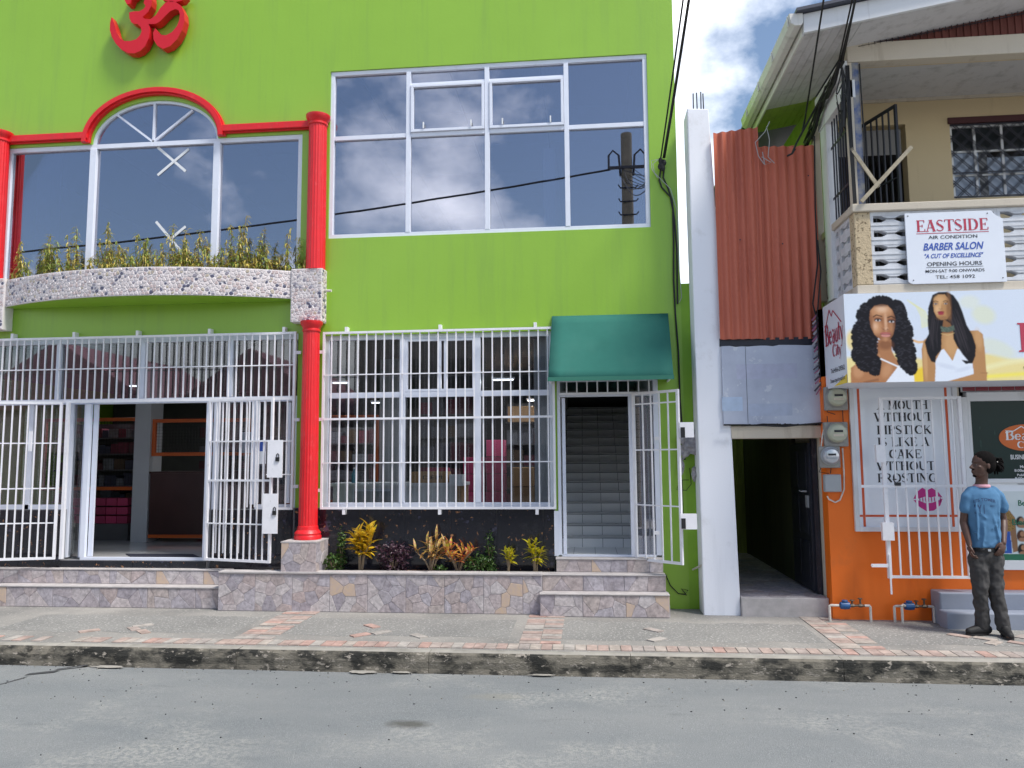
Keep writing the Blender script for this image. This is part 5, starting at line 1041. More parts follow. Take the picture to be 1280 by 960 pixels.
# display window right
DW = MB(); DW.box(4.19, 7.1, YO-.05, YO+.04, 2.555, 2.655); DW.box(4.19, 7.1, YO-.05, YO+.04, .72, .82); DW.box(4.19, 4.225, YO-.05, YO+.04, .82, 2.555); DW.box(4.225, 7.1, YO-.045, YO+.035, 1.655, 1.70); dw = DW.build('display_window', M['whitetrim'], SB, label='dark salon door glass with an orange oval sign and hair poster', bevel=.004)
for k in range(16): box('red_tile', 4.165+k*.138+.004, 4.165+(k+1)*.138-.004, YO-.02, YO-.001, 2.67, 2.855, mat('crimson_glazed_tile', (.22, .008, .02), .2) if k == 0 else bpy.data.materials['crimson_glazed_tile'], SB)
box('tile_bed', 4.15, 6.6, YO-.014, YO-.0005, 2.66, 2.858, M['inner'], SB)
M['glassgreen'] = mat('dark_green_reflecting_glass', (.005, .024, .022), .22, spec=.2, spots=(.02, .07, .06), sscale=7, sth=.60, stretch=(1, 1, .25))
box('upper_glass', 4.225, 7.1, YO-.008, YO-.002, 1.70, 2.555, M['glassgreen'], dw); box('poster_sheet', 4.225, 7.1, YO-.01, YO-.004, .82, 1.655, M['print'], dw); box('green_poster_band', 4.225, 7.1, YO-.0125, YO-.0105, .82, .885, M['inkgreen'], dw)
q = P(1281, 547, YO-.012); mb = MB(); mb.prism([(q.x+.27*math.cos(2*math.pi*k/40), q.z+.145*math.sin(2*math.pi*k/40)) for k in range(40)], YO-.013, YO-.009); ov = mb.build('oval_sign', mat('orange_oval_print', (.62, .13, .015), .5), dw)
serif('Beauty', q.x-.205, YO-.0135, q.z-.025, .105, M['inkwhite'], dw, .43, name='oval_lettering'); serif('City', q.x-.09, YO-.0135, q.z-.115, .075, M['inkwhite'], dw, .2, name='oval_lettering')
mb = MB()
for a, b in (((-.20, .055), (-.11, .075)), ((-.11, .075), (-.03, .125)), ((-.03, .125), (.02, .09)), ((.02, .09), (.08, .105)), ((.08, .105), (.2, .06))): mb.bar((q.x+a[0], YO-.0145, q.z+a[1]), (q.x+b[0], YO-.0145, q.z+b[1]), .010, .001)
mb.build('mountain_line', M['inkwhite'], dw)
for s_, py, w_, h in (('BUSINESS HOURS', 571, .36, .05), ('Mon - Sat', 582, .18, .03), ('8:00am - 6:00pm', 586.5, .30, .028), ('Public Holidays', 592, .25, .025), ('8:00am - 2:00pm', 596.5, .30, .028), ('Sunday Closed', 603, .26, .03)): z = P(1280, py+3, YO).z; text(s_, q.x+.02, YO-.0085, z, h, M['inkwhite'], dw, width=w_, name='hours_line', bold=.01)
for s_, py, w_, h in (('Beauty', 656, .30, .06),): z = P(1280, py, YO).z; text(s_, P(1267, py, YO).x+.13, YO-.0108, z+.0, h, M['inkgreen'], dw, width=w_, name='poster_lettering', bold=.02)
serif('Beautiful', 4.66, YO-.0108, P(1270, 634, YO).z, .05, M['inkgreen'], dw, .3, name='poster_lettering') if 'f' in SF and 'l' in SF else text('Beautiful', 4.80, YO-.0108, P(1270, 632, YO).z, .06, M['inkgreen'], dw, width=.26, name='poster_lettering', bold=.02)
# ---- colour prints painted as dense vertex-coloured sheets
def vcmat(name, rough=.4):
    m = bpy.data.materials.new(name); m.use_nodes = True; t_ = m.node_tree; a = N(t_, 'ShaderNodeAttribute', attribute_name='print'); t_.links.new(a.outputs['Color'], t_.nodes['Principled BSDF'].inputs['Base Color']); t_.nodes['Principled BSDF'].inputs['Roughness'].default_value = rough; t_.nodes['Principled BSDF'].inputs['Specular IOR Level'].default_value = .22; return m
M['vprint'] = vcmat('printed_vinyl_picture')
class Paint:
    def __init__(s, x0, x1, y0, y1, st): s.xs = np.arange(x0, x1+st/2, st); s.ys = np.arange(y0, y1+st/2, st); s.X, s.Y = np.meshgrid(s.xs, s.ys); s.C = np.zeros(s.X.shape+(3,)); s.st = st; s.rng = np.random.default_rng(5)
    def lay(s, m_, c): c = np.array(c, float); s.C = s.C*(1-m_[..., None])+c*m_[..., None]
    def ell(s, cx, cy, rx, ry, rot=0, soft=.06):
        a = R(rot); dx, dy = s.X-cx, s.Y-cy; u_, v_ = dx*math.cos(a)+dy*math.sin(a), -dx*math.sin(a)+dy*math.cos(a); d = np.sqrt((u_/rx)**2+(v_/ry)**2); return np.clip((1-d)/soft+.5, 0, 1)
    def pol(s, pts):
        ins = np.zeros(s.X.shape, bool); n = len(pts)
        for i in range(n):
            (xa, ya), (xb, yb) = pts[i], pts[(i+1) % n]
            if ya == yb: continue
            c = ((ya > s.Y) != (yb > s.Y)) & (s.X < (xb-xa)*(s.Y-ya)/(yb-ya)+xa); ins ^= c
        m_ = ins.astype(float); k = np.pad(m_, 1, mode='edge'); return (k[:-2, 1:-1]+k[2:, 1:-1]+k[1:-1, :-2]+k[1:-1, 2:]+4*m_)/8
    def stroke(s, pts, w_):
        best = np.full(s.X.shape, 1e9)
        for (xa, ya), (xb, yb) in zip(pts[:-1], pts[1:]):
            L2 = (xb-xa)**2+(yb-ya)**2 or 1; t_ = np.clip(((s.X-xa)*(xb-xa)+(s.Y-ya)*(yb-ya))/L2, 0, 1); best = np.minimum(best, np.hypot(s.X-xa-t_*(xb-xa), s.Y-ya-t_*(yb-ya)))
        return np.clip((w_/2-best)/s.st+.5, 0, 1)
    def sheet(s, fmap, name, parent):
        ny_, nx_ = s.X.shape; me = bpy.data.meshes.new(name); P0 = np.array([fmap(s.xs[0], s.ys[0]), fmap(s.xs[-1], s.ys[0]), fmap(s.xs[0], s.ys[-1])]); o0 = np.array(wl(parent))
        fx = (s.X-s.xs[0])/(s.xs[-1]-s.xs[0]); fy = (s.Y-s.ys[0])/(s.ys[-1]-s.ys[0]); V = P0[0]+fx[..., None]*(P0[1]-P0[0])+fy[..., None]*(P0[2]-P0[0])-o0
        idx = np.arange(nx_*ny_).reshape(ny_, nx_); F = np.stack([idx[1:, :-1], idx[1:, 1:], idx[:-1, 1:], idx[:-1, :-1]], -1).reshape(-1, 4)
        me.from_pydata(V.reshape(-1, 3).tolist(), [], F.tolist()); at = me.color_attributes.new('print', 'FLOAT_COLOR', 'POINT'); cc = np.concatenate([np.clip(s.C, 0, 1), np.ones(s.X.shape+(1,))], -1).astype(np.float32); at.data.foreach_set('color', cc.reshape(-1))
        me.materials.append(M['vprint']); o = bpy.data.objects.new(name, me); COL.objects.link(o); o.parent = parent; return o
pp = Paint(1244, 1340, 614, 704, .6); pp.C[:] = (.60, .68, .70); pp.lay(pp.ell(1262, 616, 40, 14, 0, .8)*.4, (.75, .80, .80))
pp.lay(pp.pol([(1257, 646), (1264, 640), (1271, 652), (1272, 700), (1266, 702), (1264, 672)]), (.28, .15, .08)); pp.lay(pp.pol([(1252, 642), (1262, 639), (1270, 652), (1270, 668), (1262, 673), (1252, 670)]), (.40, .24, .07)); pp.lay(pp.pol([(1252, 642), (1262, 639), (1270, 652), (1270, 668), (1262, 673), (1252, 670)])*(pp.rng.random(pp.X.shape) > .6), (.16, .09, .04)); pp.lay(pp.pol([(1255, 671), (1264, 672), (1265, 703), (1256, 703)]), (.03, .10, .42)); pp.lay(pp.ell(1258, 634, 5, 6, 0, .3), (.22, .11, .06)); pp.lay(pp.ell(1257, 630, 6, 4, 0, .3), (.02, .015, .015))
for r_ in range(3):
    for c_ in range(5): cx, cy = 1277.5+c_*13, 658+r_*19.5; pp.lay(pp.ell(cx-1, cy, 5, 8, 10, .3), (.02, .015, .015) if (r_+c_) % 2 == 0 else (.08, .03, .02)); pp.lay(pp.ell(cx+1, cy-2, 2.8, 3.8, 0, .4), (.42, .22, .12)); pp.lay(pp.ell(cx+1, cy+6, 5, 3, 0, .4), (.36, .19, .11))
_a, _b = P(1244, 704, YO-.0105), P(1340, 614, YO-.0105); pp.sheet(lambda x, y: (_a.x+(x-1244)/96*(_b.x-_a.x), YO-.0105, max(.886, _a.z)+(704-y)/90*(P(1292, 614, YO).z-max(.886, _a.z))), 'figure_print', dw)
SG = thing('shop_signboard', 'long white and yellow salon signboard picturing two long haired women', 'signboard', (3.5, 8.25, 2.71))
SX0, SX1, SZ0, SZ1 = 2.70, 6.9, 2.715, 3.655
box('sign_case', SX0+.003, SX1, 8.256, 8.99, SZ0, SZ1, M['signwhite'], SG)
pt = Paint(200, 1330, 40, 592, 2.6); X, Y = pt.X, pt.Y
pt.C[:] = (.66, .73, .84)
yb_ = np.clip((Y-430-.03*(X-900)-22*np.sin(X/90))/22, 0, 1)*np.clip((X-150)/60, 0, 1); pt.lay(yb_*.8, (.85, .68, .18))
pt.lay(np.clip(1-np.abs(Y-(520-.11*(X-900)+10*np.sin(X/70)))/26, 0, 1)*(X > 560), (.86, .80, .45)); pt.lay(np.clip(1-np.abs(Y-(575-.06*(X-900)))/20, 0, 1)*(X > 980), (.90, .78, .12))
pt.lay(np.clip((X-560)/400, 0, 1)*0+.55*pt.ell(1040, 190, 70, 55, 20, .5), (.74, .76, .45)); pt.lay(.5*pt.ell(1110, 400, 110, 50, 25, .5), (.72, .76, .52)); pt.lay(.45*pt.ell(960, 110, 60, 40, 0, .6), (.76, .78, .55))
for k in range(5): pt.lay(.6*pt.stroke([(590+k*14, 90+k*10), (640+k*13, 130+k*8), (665+k*11, 190+k*6), (668+k*8, 260-k*2)], 9), (.76, .77, .42))
pt.lay(.8*pt.stroke([(560, 320), (640, 350), (720, 345)], 14), (.80, .42, .10)); pt.lay(.8*pt.ell(235, 330, 30, 60, 0, .6), (.85, .66, .20))
pt.lay(pt.ell(680, 560, 90, 60, 0, .3), (.85, .60, .05))
SK1, SK1D, SK1L = (.42, .19, .085), (.20, .075, .035), (.66, .36, .19)
hair = (.006, .005, .009)
# first woman: shoulders, dress, curly hair, face
pt.lay(pt.pol([(218, 592), (222, 500), (262, 472), (330, 480), (385, 420), (392, 350), (470, 350), (478, 420), (520, 470), (560, 520), (560, 592)]), SK1)
pt.lay(.5*pt.ell(268, 520, 32, 42, 10, .6), SK1L); pt.lay(.6*pt.ell(440, 380, 45, 45, 0, .6), SK1D); pt.lay(.5*pt.ell(430, 480, 30, 60, -30, .7), SK1L)
pt.lay(.55*pt.stroke([(300, 592), (380, 575), (430, 592)], 16), SK1D)
pt.lay(pt.pol([(430, 592), (500, 508), (510, 485), (545, 500), (600, 545), (602, 592)]), (.78, .82, .90)); pt.lay(pt.stroke([(408, 448), (470, 478), (515, 500)], 9), (.80, .83, .88))
rr = np.random.default_rng(2)
def curls(pts, r0, n, seed):
    g_ = np.random.default_rng(seed)
    for (cx, cy, rx, ry) in pts:
        pt.lay(pt.ell(cx, cy, rx, ry, 0, .12), hair)
    for k in range(n):
        cx, cy, rx, ry = pts[g_.integers(len(pts))]; a = g_.uniform(0, 2*math.pi); pt.lay(pt.ell(cx+rx*math.cos(a)*1.0, cy+ry*math.sin(a)*1.0, r0*g_.uniform(.6, 1.3), r0*g_.uniform(.6, 1.3), 0, .3), hair)
curls([(425, 120, 85, 58), (335, 200, 60, 95), (520, 180, 55, 90), (300, 320, 62, 110), (320, 440, 70, 80), (370, 490, 45, 55), (555, 300, 52, 110), (560, 420, 58, 95), (585, 500, 35, 45), (505, 300, 30, 100), (365, 330, 25, 120), (270, 420, 35, 50)], 8, 900, 3)
g2_ = np.random.default_rng(9)
for k in range(260):   # sheen on curls
    cx, cy = (g2_.uniform(245, 400), g2_.uniform(110, 520)) if k % 2 else (g2_.uniform(490, 610), g2_.uniform(110, 530)); ix, iy = int((cx-200)/2.6), int((cy-40)/2.6)
    if pt.C[iy, ix].sum() < .06: pt.lay(.55*pt.ell(cx, cy, 9, 2.5, g2_.uniform(-40, 40), .6), (.045, .045, .06))
pt.lay(pt.pol([(396, 330), (478, 330), (474, 395), (500, 455), (516, 500), (470, 592), (385, 592), (402, 520), (412, 470), (404, 410)]), SK1); pt.lay(.7*pt.ell(440, 362, 45, 30, 0, .7), SK1D); pt.lay(.5*pt.ell(440, 520, 26, 45, 25, .8), SK1L); pt.lay(pt.pol([(430, 592), (500, 508), (512, 488), (520, 510), (540, 592)]), (.78, .82, .90)); pt.lay(pt.stroke([(408, 448), (470, 478), (515, 500)], 9), (.80, .83, .88))
FACE = pt.pol([(352, 195), (358, 150), (385, 120), (430, 110), (466, 118), (494, 150), (508, 195), (504, 250), (490, 300), (466, 334), (442, 344), (412, 332), (378, 298), (357, 248)]); pt.lay(FACE, (.40, .175, .08))
for cx, cy, rx, ry, k, c in ((430, 148, 58, 34, .8, SK1L), (430, 140, 30, 18, .6, (.80, .56, .40)), (388, 255, 28, 40, .8, SK1L), (384, 245, 14, 18, .5, (.80, .54, .38)), (492, 255, 14, 34, .35, SK1L), (449, 222, 8, 46, .75, (.74, .46, .30)), (450, 262, 12, 9, .6, (.74, .46, .30)), (444, 326, 20, 10, .5, SK1L), (356, 260, 14, 90, .8, SK1D), (508, 250, 18, 100, .85, (.12, .045, .025)), (395, 318, 34, 22, .55, SK1D), (482, 318, 24, 28, .75, SK1D), (420, 112, 70, 12, .8, (.06, .025, .02)), (428, 200, 9, 26, .35, SK1D), (470, 205, 7, 24, .4, SK1D)): pt.lay(FACE*k*pt.ell(cx, cy, rx, ry, 0, 1.3), c)
for cx, cy, sg in ((402, 208, 1), (484, 218, -1)):
    pt.lay(.75*pt.ell(cx, cy-3, 24, 13, 5, .5), (.12, .04, .03)); pt.lay(pt.ell(cx, cy+2, 17, 6.5, 3, .4), (.62, .58, .58)); pt.lay(pt.ell(cx+1, cy+1, 7, 7, 0, .3), (.01, .01, .012)); pt.lay(pt.stroke([(cx-20, cy+2), (cx-8, cy-6), (cx+10, cy-6), (cx+20, cy+1)], 4), (.01, .005, .005))
pt.lay(pt.stroke([(375, 188), (395, 176), (428, 186)], 6), (.03, .012, .01)); pt.lay(pt.stroke([(462, 194), (485, 186), (506, 198)], 6), (.03, .012, .01))
pt.lay(.7*pt.ell(436, 264, 4, 3, 0, .4), (.07, .02, .015)); pt.lay(.7*pt.ell(457, 266, 4, 3, 0, .4), (.07, .02, .015)); pt.lay(.5*pt.stroke([(424, 255), (430, 268), (448, 273), (464, 268)], 4), SK1D)
pt.lay(pt.ell(444, 292, 33, 8, 2, .3), (.42, .12, .11)); pt.lay(pt.ell(445, 304, 28, 10, 2, .3), (.60, .26, .23)); pt.lay(pt.stroke([(412, 296), (445, 298), (476, 298)], 3), (.12, .03, .03))
# second woman
SK2, SK2D, SK2L = (.46, .24, .10), (.24, .11, .045), (.70, .42, .20)
pt.lay(pt.pol([(655, 592), (655, 400), (672, 340), (720, 305), (790, 290), (860, 285), (930, 285), (1000, 285), (1028, 310), (1034, 420), (1034, 592)]), SK2); pt.lay(.5*pt.ell(835, 370, 40, 80, 0, .8), SK2L); pt.lay(.45*pt.ell(1000, 340, 22, 60, -5, .8), SK2L); pt.lay(.5*pt.ell(675, 470, 12, 110, 0, .7), SK2L)
pt.lay(pt.pol([(725, 592), (735, 500), (735, 470), (775, 400), (790, 395), (838, 470), (870, 395), (885, 400), (955, 480), (960, 592)]), (.74, .80, .90)); pt.lay(.35*pt.ell(800, 500, 60, 14, 15, .8), (.50, .55, .68)); pt.lay(.35*pt.ell(900, 520, 50, 12, -15, .8), (.50, .55, .68))
pt.lay(pt.pol([(800, 592), (900, 566), (975, 545), (1000, 535), (1040, 540), (1030, 592)]), SK2); pt.lay(.5*pt.stroke([(1000, 545), (1040, 545)], 5), SK2D)
pt.lay(pt.pol([(780, 200), (840, 200), (850, 300), (780, 300)]), SK2D)
pt.lay(pt.pol([(742, 60), (780, 44), (830, 44), (868, 66), (895, 110), (915, 170), (935, 250), (965, 310), (982, 380), (975, 440), (955, 485), (915, 488), (890, 462), (930, 470), (900, 430), (870, 380), (850, 330), (850, 270), (838, 240), (800, 60+150), (790, 260), (780, 330), (775, 400), (740, 440), (735, 478), (710, 470), (690, 420), (678, 350), (705, 300), (703, 220), (712, 140)]), hair)
for k in range(26): x0 = g2_.uniform(880, 950); pt.lay(.4*pt.stroke([(x0-50, 150+k*4), (x0-20, 250+k*4), (x0, 330+k*4)], 2.5), (.06, .05, .06))
for k in range(14): x0 = g2_.uniform(700, 755); pt.lay(.4*pt.stroke([(x0+20, 150+k*6), (x0, 260+k*6), (x0, 330+k*6)], 2.5), (.06, .05, .06))
pt.lay(pt.pol([(742, 120), (750, 80), (775, 60), (815, 58), (838, 90), (846, 140), (842, 185), (820, 212), (785, 216), (760, 200), (746, 165)]), SK2)
pt.lay(.7*pt.ell(785, 92, 30, 24, 0, 1.3), SK2L); pt.lay(.6*pt.ell(768, 150, 16, 26, 0, 1.3), (.78, .52, .30)); pt.lay(.7*pt.ell(838, 120, 12, 90, 0, 1.2), SK2D); pt.lay(.6*pt.ell(800, 205, 34, 12, 0, 1.2), SK2D); pt.lay(.5*pt.ell(762, 150, 12, 20, 0, .8), SK2L); pt.lay(.6*pt.ell(832, 160, 14, 50, 0, .8), SK2D); pt.lay(.6*pt.ell(783, 125, 6, 26, 5, .8), SK2L)
for cx, cy in ((758, 117), (818, 117)): pt.lay(.6*pt.ell(cx, cy-2, 14, 8, 0, .5), (.14, .06, .03)); pt.lay(pt.ell(cx, cy, 10, 4.5, 0, .4), (.45, .42, .40)); pt.lay(pt.ell(cx+1, cy, 4.5, 4.5, 0, .3), (.012, .01, .01)); pt.lay(pt.stroke([(cx-14, cy-14), (cx, cy-19), (cx+15, cy-13)], 4), (.05, .02, .012))
pt.lay(.6*pt.stroke([(776, 146), (785, 151), (795, 147)], 4), SK2D); pt.lay(pt.ell(786, 168, 21, 6, 0, .3), (.25, .02, .04)); pt.lay(pt.ell(786, 178, 18, 8, 0, .3), (.34, .04, .06))
nz_ = pt.rng.random(pt.X.shape); ch = pt.pol([(778, 255), (820, 262), (858, 252), (862, 282), (820, 294), (782, 288)]); pt.lay(ch, (.06, .09, .07)); pt.lay(ch*(nz_ > .6), (.14, .18, .14))
pt.lay(pt.stroke([(780, 300), (820, 312), (858, 298)], 3), (.6, .45, .2))
for _ in range(2):
    K_ = np.pad(pt.C, ((1, 1), (1, 1), (0, 0)), mode='edge'); pt.C = (K_[:-2, 1:-1]+K_[2:, 1:-1]+K_[1:-1, :-2]+K_[1:-1, 2:]+3*K_[1:-1, 1:-1])/7
pt.C = np.clip(pt.C*(1+.05*(pt.rng.random(pt.X.shape)[..., None]-.5)), 0, 1)
pt.sheet(lambda x, y: (SX0+(x-200)/(1280-200)*(4.475-SX0), 8.250, SZ1-(y-40)/(592-40)*(SZ1-SZ0)), 'picture_print', SG)
box('blank_print', SX0+(1330-200)/1080*(4.475-SX0)+.002, SX1, 8.2505, 8.2555, SZ0, SZ1, M['signwhite'], SG)
q = P(1280, 437, 8.249); serif('Beauty', P(1272, 440, 8.249).x, 8.249, P(1272, 440, 8.249).z, .30, M['inkred'], SG, 1.5, name='sign_lettering'); box('underline', q.x-.015, q.x+1.2, 8.2475, 8.249, 2.835, 2.855, M['inkblack'], SG)
# side face with logo
serif('Beauty', 2.70, 8.93, 3.19, .24, M['inkred'], SG, .62, name='sign_lettering', face='side', d=.004); serif('City', 2.70, 8.70, 3.04, .14, M['inkred'], SG, .30, name='sign_lettering', face='side', d=.004)
mb = MB()
for a, b in (((8.94, 3.36), (8.75, 3.58)), ((8.75, 3.58), (8.68, 3.50)), ((8.68, 3.50), (8.62, 3.55)), ((8.62, 3.55), (8.36, 3.38))): mb.bar((2.6975, a[0], a[1]), (2.6975, b[0], b[1]), .014, .002, upv=(1, 0, 0))
mb.build('mountain_line', M['inkred'], SG)
def sidetext(s_, y_, z_, h, w_, mt): o = text(s_, 2.6985, y_, z_, h, mt, SG, width=w_, face='side', name='sign_lettering', align='L', bold=.01); return o
sidetext('Tel:456-29562', 8.78, 2.87, .05, .46, M['inkblack']); sidetext('/beautycitysalon', 8.82, 2.765, .045, .50, M['inkblack'])
mb = MB(); mb.poly([(2.6980, 8.262, SZ0+.005), (2.6980, 8.262, SZ0+.10), (2.6980, 8.5, SZ0+.04), (2.6980, 8.7, SZ0+.005)]); mb.build('yellow_swoosh', mat('yellow_print', (.85, .62, .05), .5), SG)
# torn poster strip behind the sign side
t = thing('torn_banner', 'narrow crumpled pink and black banner strip hanging behind the sign end', 'banner', (2.62, 9.06, 2.7)); rg = random.Random(2); mb = MB()
for k in range(22): z = 2.66+k*.041; mb.cm = k % 3; mb.bar((2.60+rg.uniform(-.01, .01), 9.06, z), (2.67, 9.05, z+rg.uniform(.04, .1)), rg.uniform(.012, .022), .006)
mb.build('strip', [mat('faded_pink_print', (.35, .12, .22), .7), mat('faded_dark_print', (.08, .07, .10), .7), mat('grey_banner', (.42, .42, .46), .7)], t)

# verandah
box('verandah_slab', 2.86, 7.2, 8.30, 9.60, 3.665, 3.755, M['creamtrim'], SB, bevel=.006); box('slab_edge', 2.87, 7.2, 8.32, 9.0, 3.657, 3.664, M['bluepost'], SB)
box('top_rail', 2.84, 7.2, 8.27, 8.42, 4.545, 4.63, M['creamtrim'], SB, bevel=.01); box('side_rail', 2.84, 2.98, 8.421, 9.60, 4.545, 4.625, M['creamtrim'], SB, bevel=.01)
box('corner_pier', 2.862, 3.03, 8.30, 8.45, 3.756, 4.544, M['rough'], SB, bevel=.01)
def breeze_mesh(w, h, d):
    e_ = .042; mb = MB(); mb.box(0, w, 0, d, 0, e_); mb.box(0, w, 0, d, h-e_, h-.001); mb.box(0, .03, .002, d-.002, e_, h-e_); mb.box(w-.03, w, .002, d-.002, e_, h-e_)
    mb.box(.0, w, -.006, 0, .008, .016)
    zc = h/2
    mb.prism([(w*.26, e_), (w*.74, e_), (w*.60, zc-.010), (w*.40, zc-.010)], .004, d-.004); mb.prism([(w*.40, zc+.010), (w*.60, zc+.010), (w*.74, h-e_), (w*.26, h-e_)], .004, d-.004)
    mb.box(w*.40, w*.60, .03, d-.02, zc-.0099, zc+.0099)
    me = mb.mesh('breeze_block'); me.materials.append(M['breeze']); return me
bmF = breeze_mesh(.425, .157, .10); bmS = breeze_mesh(.345, .157, .10)
for i in range(8):
    for j in range(5): piece('breeze_block', bmF, SB, (3.032+i*.427, 8.31, 3.757+j*.1575))
for i in range(3):
    for j in range(5): piece('breeze_block', bmS, SB, (2.97, 8.455+i*.36, 3.757+j*.1575), (0, 0, math.pi/2))
# eastside sign
ES = thing('barber_sign', 'white EASTSIDE barber salon board fixed to the verandah blocks', 'sign', (3.85, 8.29, 3.75)); ex0, ex1, ez0, ez1 = 3.37, 4.345, 3.745, 4.505
mb = MB(); mb.prism([(ex0+.02, ez0+.01), (ex0+.05, ez0), (ex1, ez0), (ex1, ez1-.09), (ex1-.07, ez1-.05), (ex1-.11, ez1), (ex0+.0, ez1-.0), (ex0-.0, ez0+.03)], 8.272, 8.29); mb.build('sign_sheet', M['signwhite'], ES, bevel=.002)
ew = ex1-ex0; ec = (ex0+ex1)/2-.02
serif('EASTSIDE', ec-.37*ew, 8.2715, ez1-.205, .125, M['inkred'], ES, .74*ew, name='sign_lettering'); box('red_underline', ec-.37*ew, ec+.37*ew, 8.2705, 8.2715, ez1-.228, ez1-.221, M['inkred'], ES)
for s_, zz, h, w_, mt, sh in (('AIR CONDITION', .285, .035, .50, 'inkblack', 0), ('BARBER SALON', .405, .075, .62, 'inkblue', .3), ('"A CUT OF EXCELLENCE"', .490, .045, .60, 'inkblue', .3), ('OPENING HOURS', .575, .042, .56, 'inkblack', 0), ('MON-SAT 9:00 ONWARDS', .645, .032, .60, 'inkblack', 0), ('TEL: 458 1092', .710, .035, .40, 'inkblack', 0)): text(s_, ec, 8.271, ez1-zz, h, M[mt], ES, width=w_*ew, shear=sh, bold=.022 if mt == 'inkblue' else .008, name='sign_lettering')
box('underline', ec-.29*ew, ec+.29*ew, 8.2705, 8.2715, ez1-.592, ez1-.588, M['inkblack'], ES)
for dx, dz in ((.03, -.03), (ew-.15, -.03), (.05, -ez1+ez0+.04), (ew-.04, -ez1+ez0+.04)): MB().lathe((ex0+dx, 8.268, ez1+dz), [(.006, 0), (.006, .006)], 8, axis='y').build('screw', M['iron'], ES)
# upper storey
mb = MB(); mb.box(2.95, 3.05, 9.60, 9.75, 3.756, 6.37); mb.box(3.98, 4.50, 9.60, 9.75, 3.756, 6.37); mb.box(3.05, 3.98, 9.60, 9.75, 6.05, 6.37); mb.box(4.50, 7.2, 9.60, 9.75, 3.756, 5.08); mb.box(4.50, 7.2, 9.60, 9.75, 6.10, 6.37); mb.build('cream_wall', M['cream'], SB)
box('dark_room', 2.95, 7.2, 11.5, 11.6, 3.7, 6.4, M['innerdk'], SB); box('inner_side', 2.95, 3.0, 9.76, 11.5, 3.7, 6.4, M['innerdk'], SB)
box('verandah_ceiling', 2.95, 7.2, 8.45, 9.60, 6.372, 6.40, M['soffit'], SB); box('ceiling_bead', 3.0, 7.2, 9.565, 9.598, 6.335, 6.371, M['creamtrim'], SB)
box('front_beam', 2.88, 7.2, 8.30, 8.449, 6.225, 6.44, M['creamtrim'], SB, bevel=.008); box('beam_back_strip', 2.9, 7.2, 8.452, 8.47, 6.23, 6.37, M['cream'], SB)  # thin cream-painted strip along the back of the front beam
box('verandah_post', 2.875, 2.925, 8.31, 8.43, 4.631, 6.224, M['creamtrim'], SB, bevel=.004); box('verandah_post', 2.926, 3.0, 8.315, 8.425, 4.631, 6.224, M['bluepost'], SB, bevel=.004)
box('side_post', 2.83, 2.95, 8.97, 9.19, 3.756, 5.83, M['whitetrim'], SB, bevel=.004); box('side_header', 2.82, 2.95, 8.31, 9.22, 5.83, 6.03, M['whitetrim'], SB, bevel=.004); box('side_fascia', 2.80, 2.88, 8.31, 9.24, 6.06, 6.25, M['whitetrim'], SB, bevel=.004); box('down_pipe', 2.80, 2.88, 9.36, 9.46, 3.8, 6.1, M['creamtrim'], SB, bevel=.01)
box('green_side_wall', 2.86, 3.0, 9.47, 14, 3.65, 6.40, mat('lime_side_wall', (.26, .34, .07), .8, var=.25), SB)
sg = thing('window_grille', 'black bar grille in the side opening of the verandah', 'window bars', (2.88, 8.7, 4.63)); 
for k in range(6): MB().box(2.875, 2.89, 8.48+k*.085, 8.492+k*.085, 4.627, 5.828).build('bar', M['iron'], sg)
for z in (4.9, 5.5): box('rail', 2.871, 2.8745, 8.44, 8.96, z, z+.03, M['iron'], sg)
# upper window with diamond grille
uw = MB(); frame_rect(uw, 4.50, 6.6, 5.085, 6.02, 9.63, 9.68, .035); UW = uw.build('window', M['whitetrim'], SB, label='upper louvre window behind a black diamond grille')
box('window_head', 4.48, 6.6, 9.58, 9.68, 6.022, 6.098, mat('maroon_lintel', (.06, .012, .015), .6), SB)
for k, x in enumerate((4.80, 5.12, 5.44, 5.76, 6.08)): box('mullion', x-.014, x+.014, 9.64, 9.67, 5.12, 5.985, M['whitetrim'], UW)
for z in (5.38, 5.68): box('transom', 4.535, 6.565, 9.642, 9.668, z-.011, z+.011, M['whitetrim'], UW)
box('pane', 4.535, 6.565, 9.66, 9.666, 5.692, 5.985, M['darkglass'], UW); box('pane', 4.535, 4.84, 9.66, 9.666, 5.12, 5.668, M['louvre'], UW); box('pane', 4.94, 6.565, 9.66, 9.666, 5.12, 5.60, M['louvre'], UW); box('pane', 4.841, 4.939, 9.661, 9.667, 5.12, 5.668, M['darkglass'], UW)
dg = thing('window_grille', 'black wrought iron diamond grille over the upper cream wall window', 'window bars', (5.2, 9.6, 5.09))
x0, x1, z0, z1 = 4.505, 6.595, 5.09, 6.015; W_, H_ = x1-x0, z1-z0
for sg_ in (1, -1):
    for off in np.arange(-H_, W_+.01, .19):
        for e2 in (0, .03):
            a_ = off+e2; pts = []
            xa, xb = max(0, a_), min(W_, a_+H_)
            if xb-xa < .05: continue
            za, zb = (xa-a_, xb-a_) if sg_ > 0 else (H_-(xa-a_), H_-(xb-a_))
            MB().bar((x0+xa, 9.612+.004*sg_, z0+za), (x0+xb, 9.612+.004*sg_, z0+zb), .009, .006).build('bar', M['iron'], dg)
for z in (z0+.008, z1-.008, z0+.31): box('rail', x0, x1, 9.60, 9.606, z-.008, z+.008, M['iron'], dg)
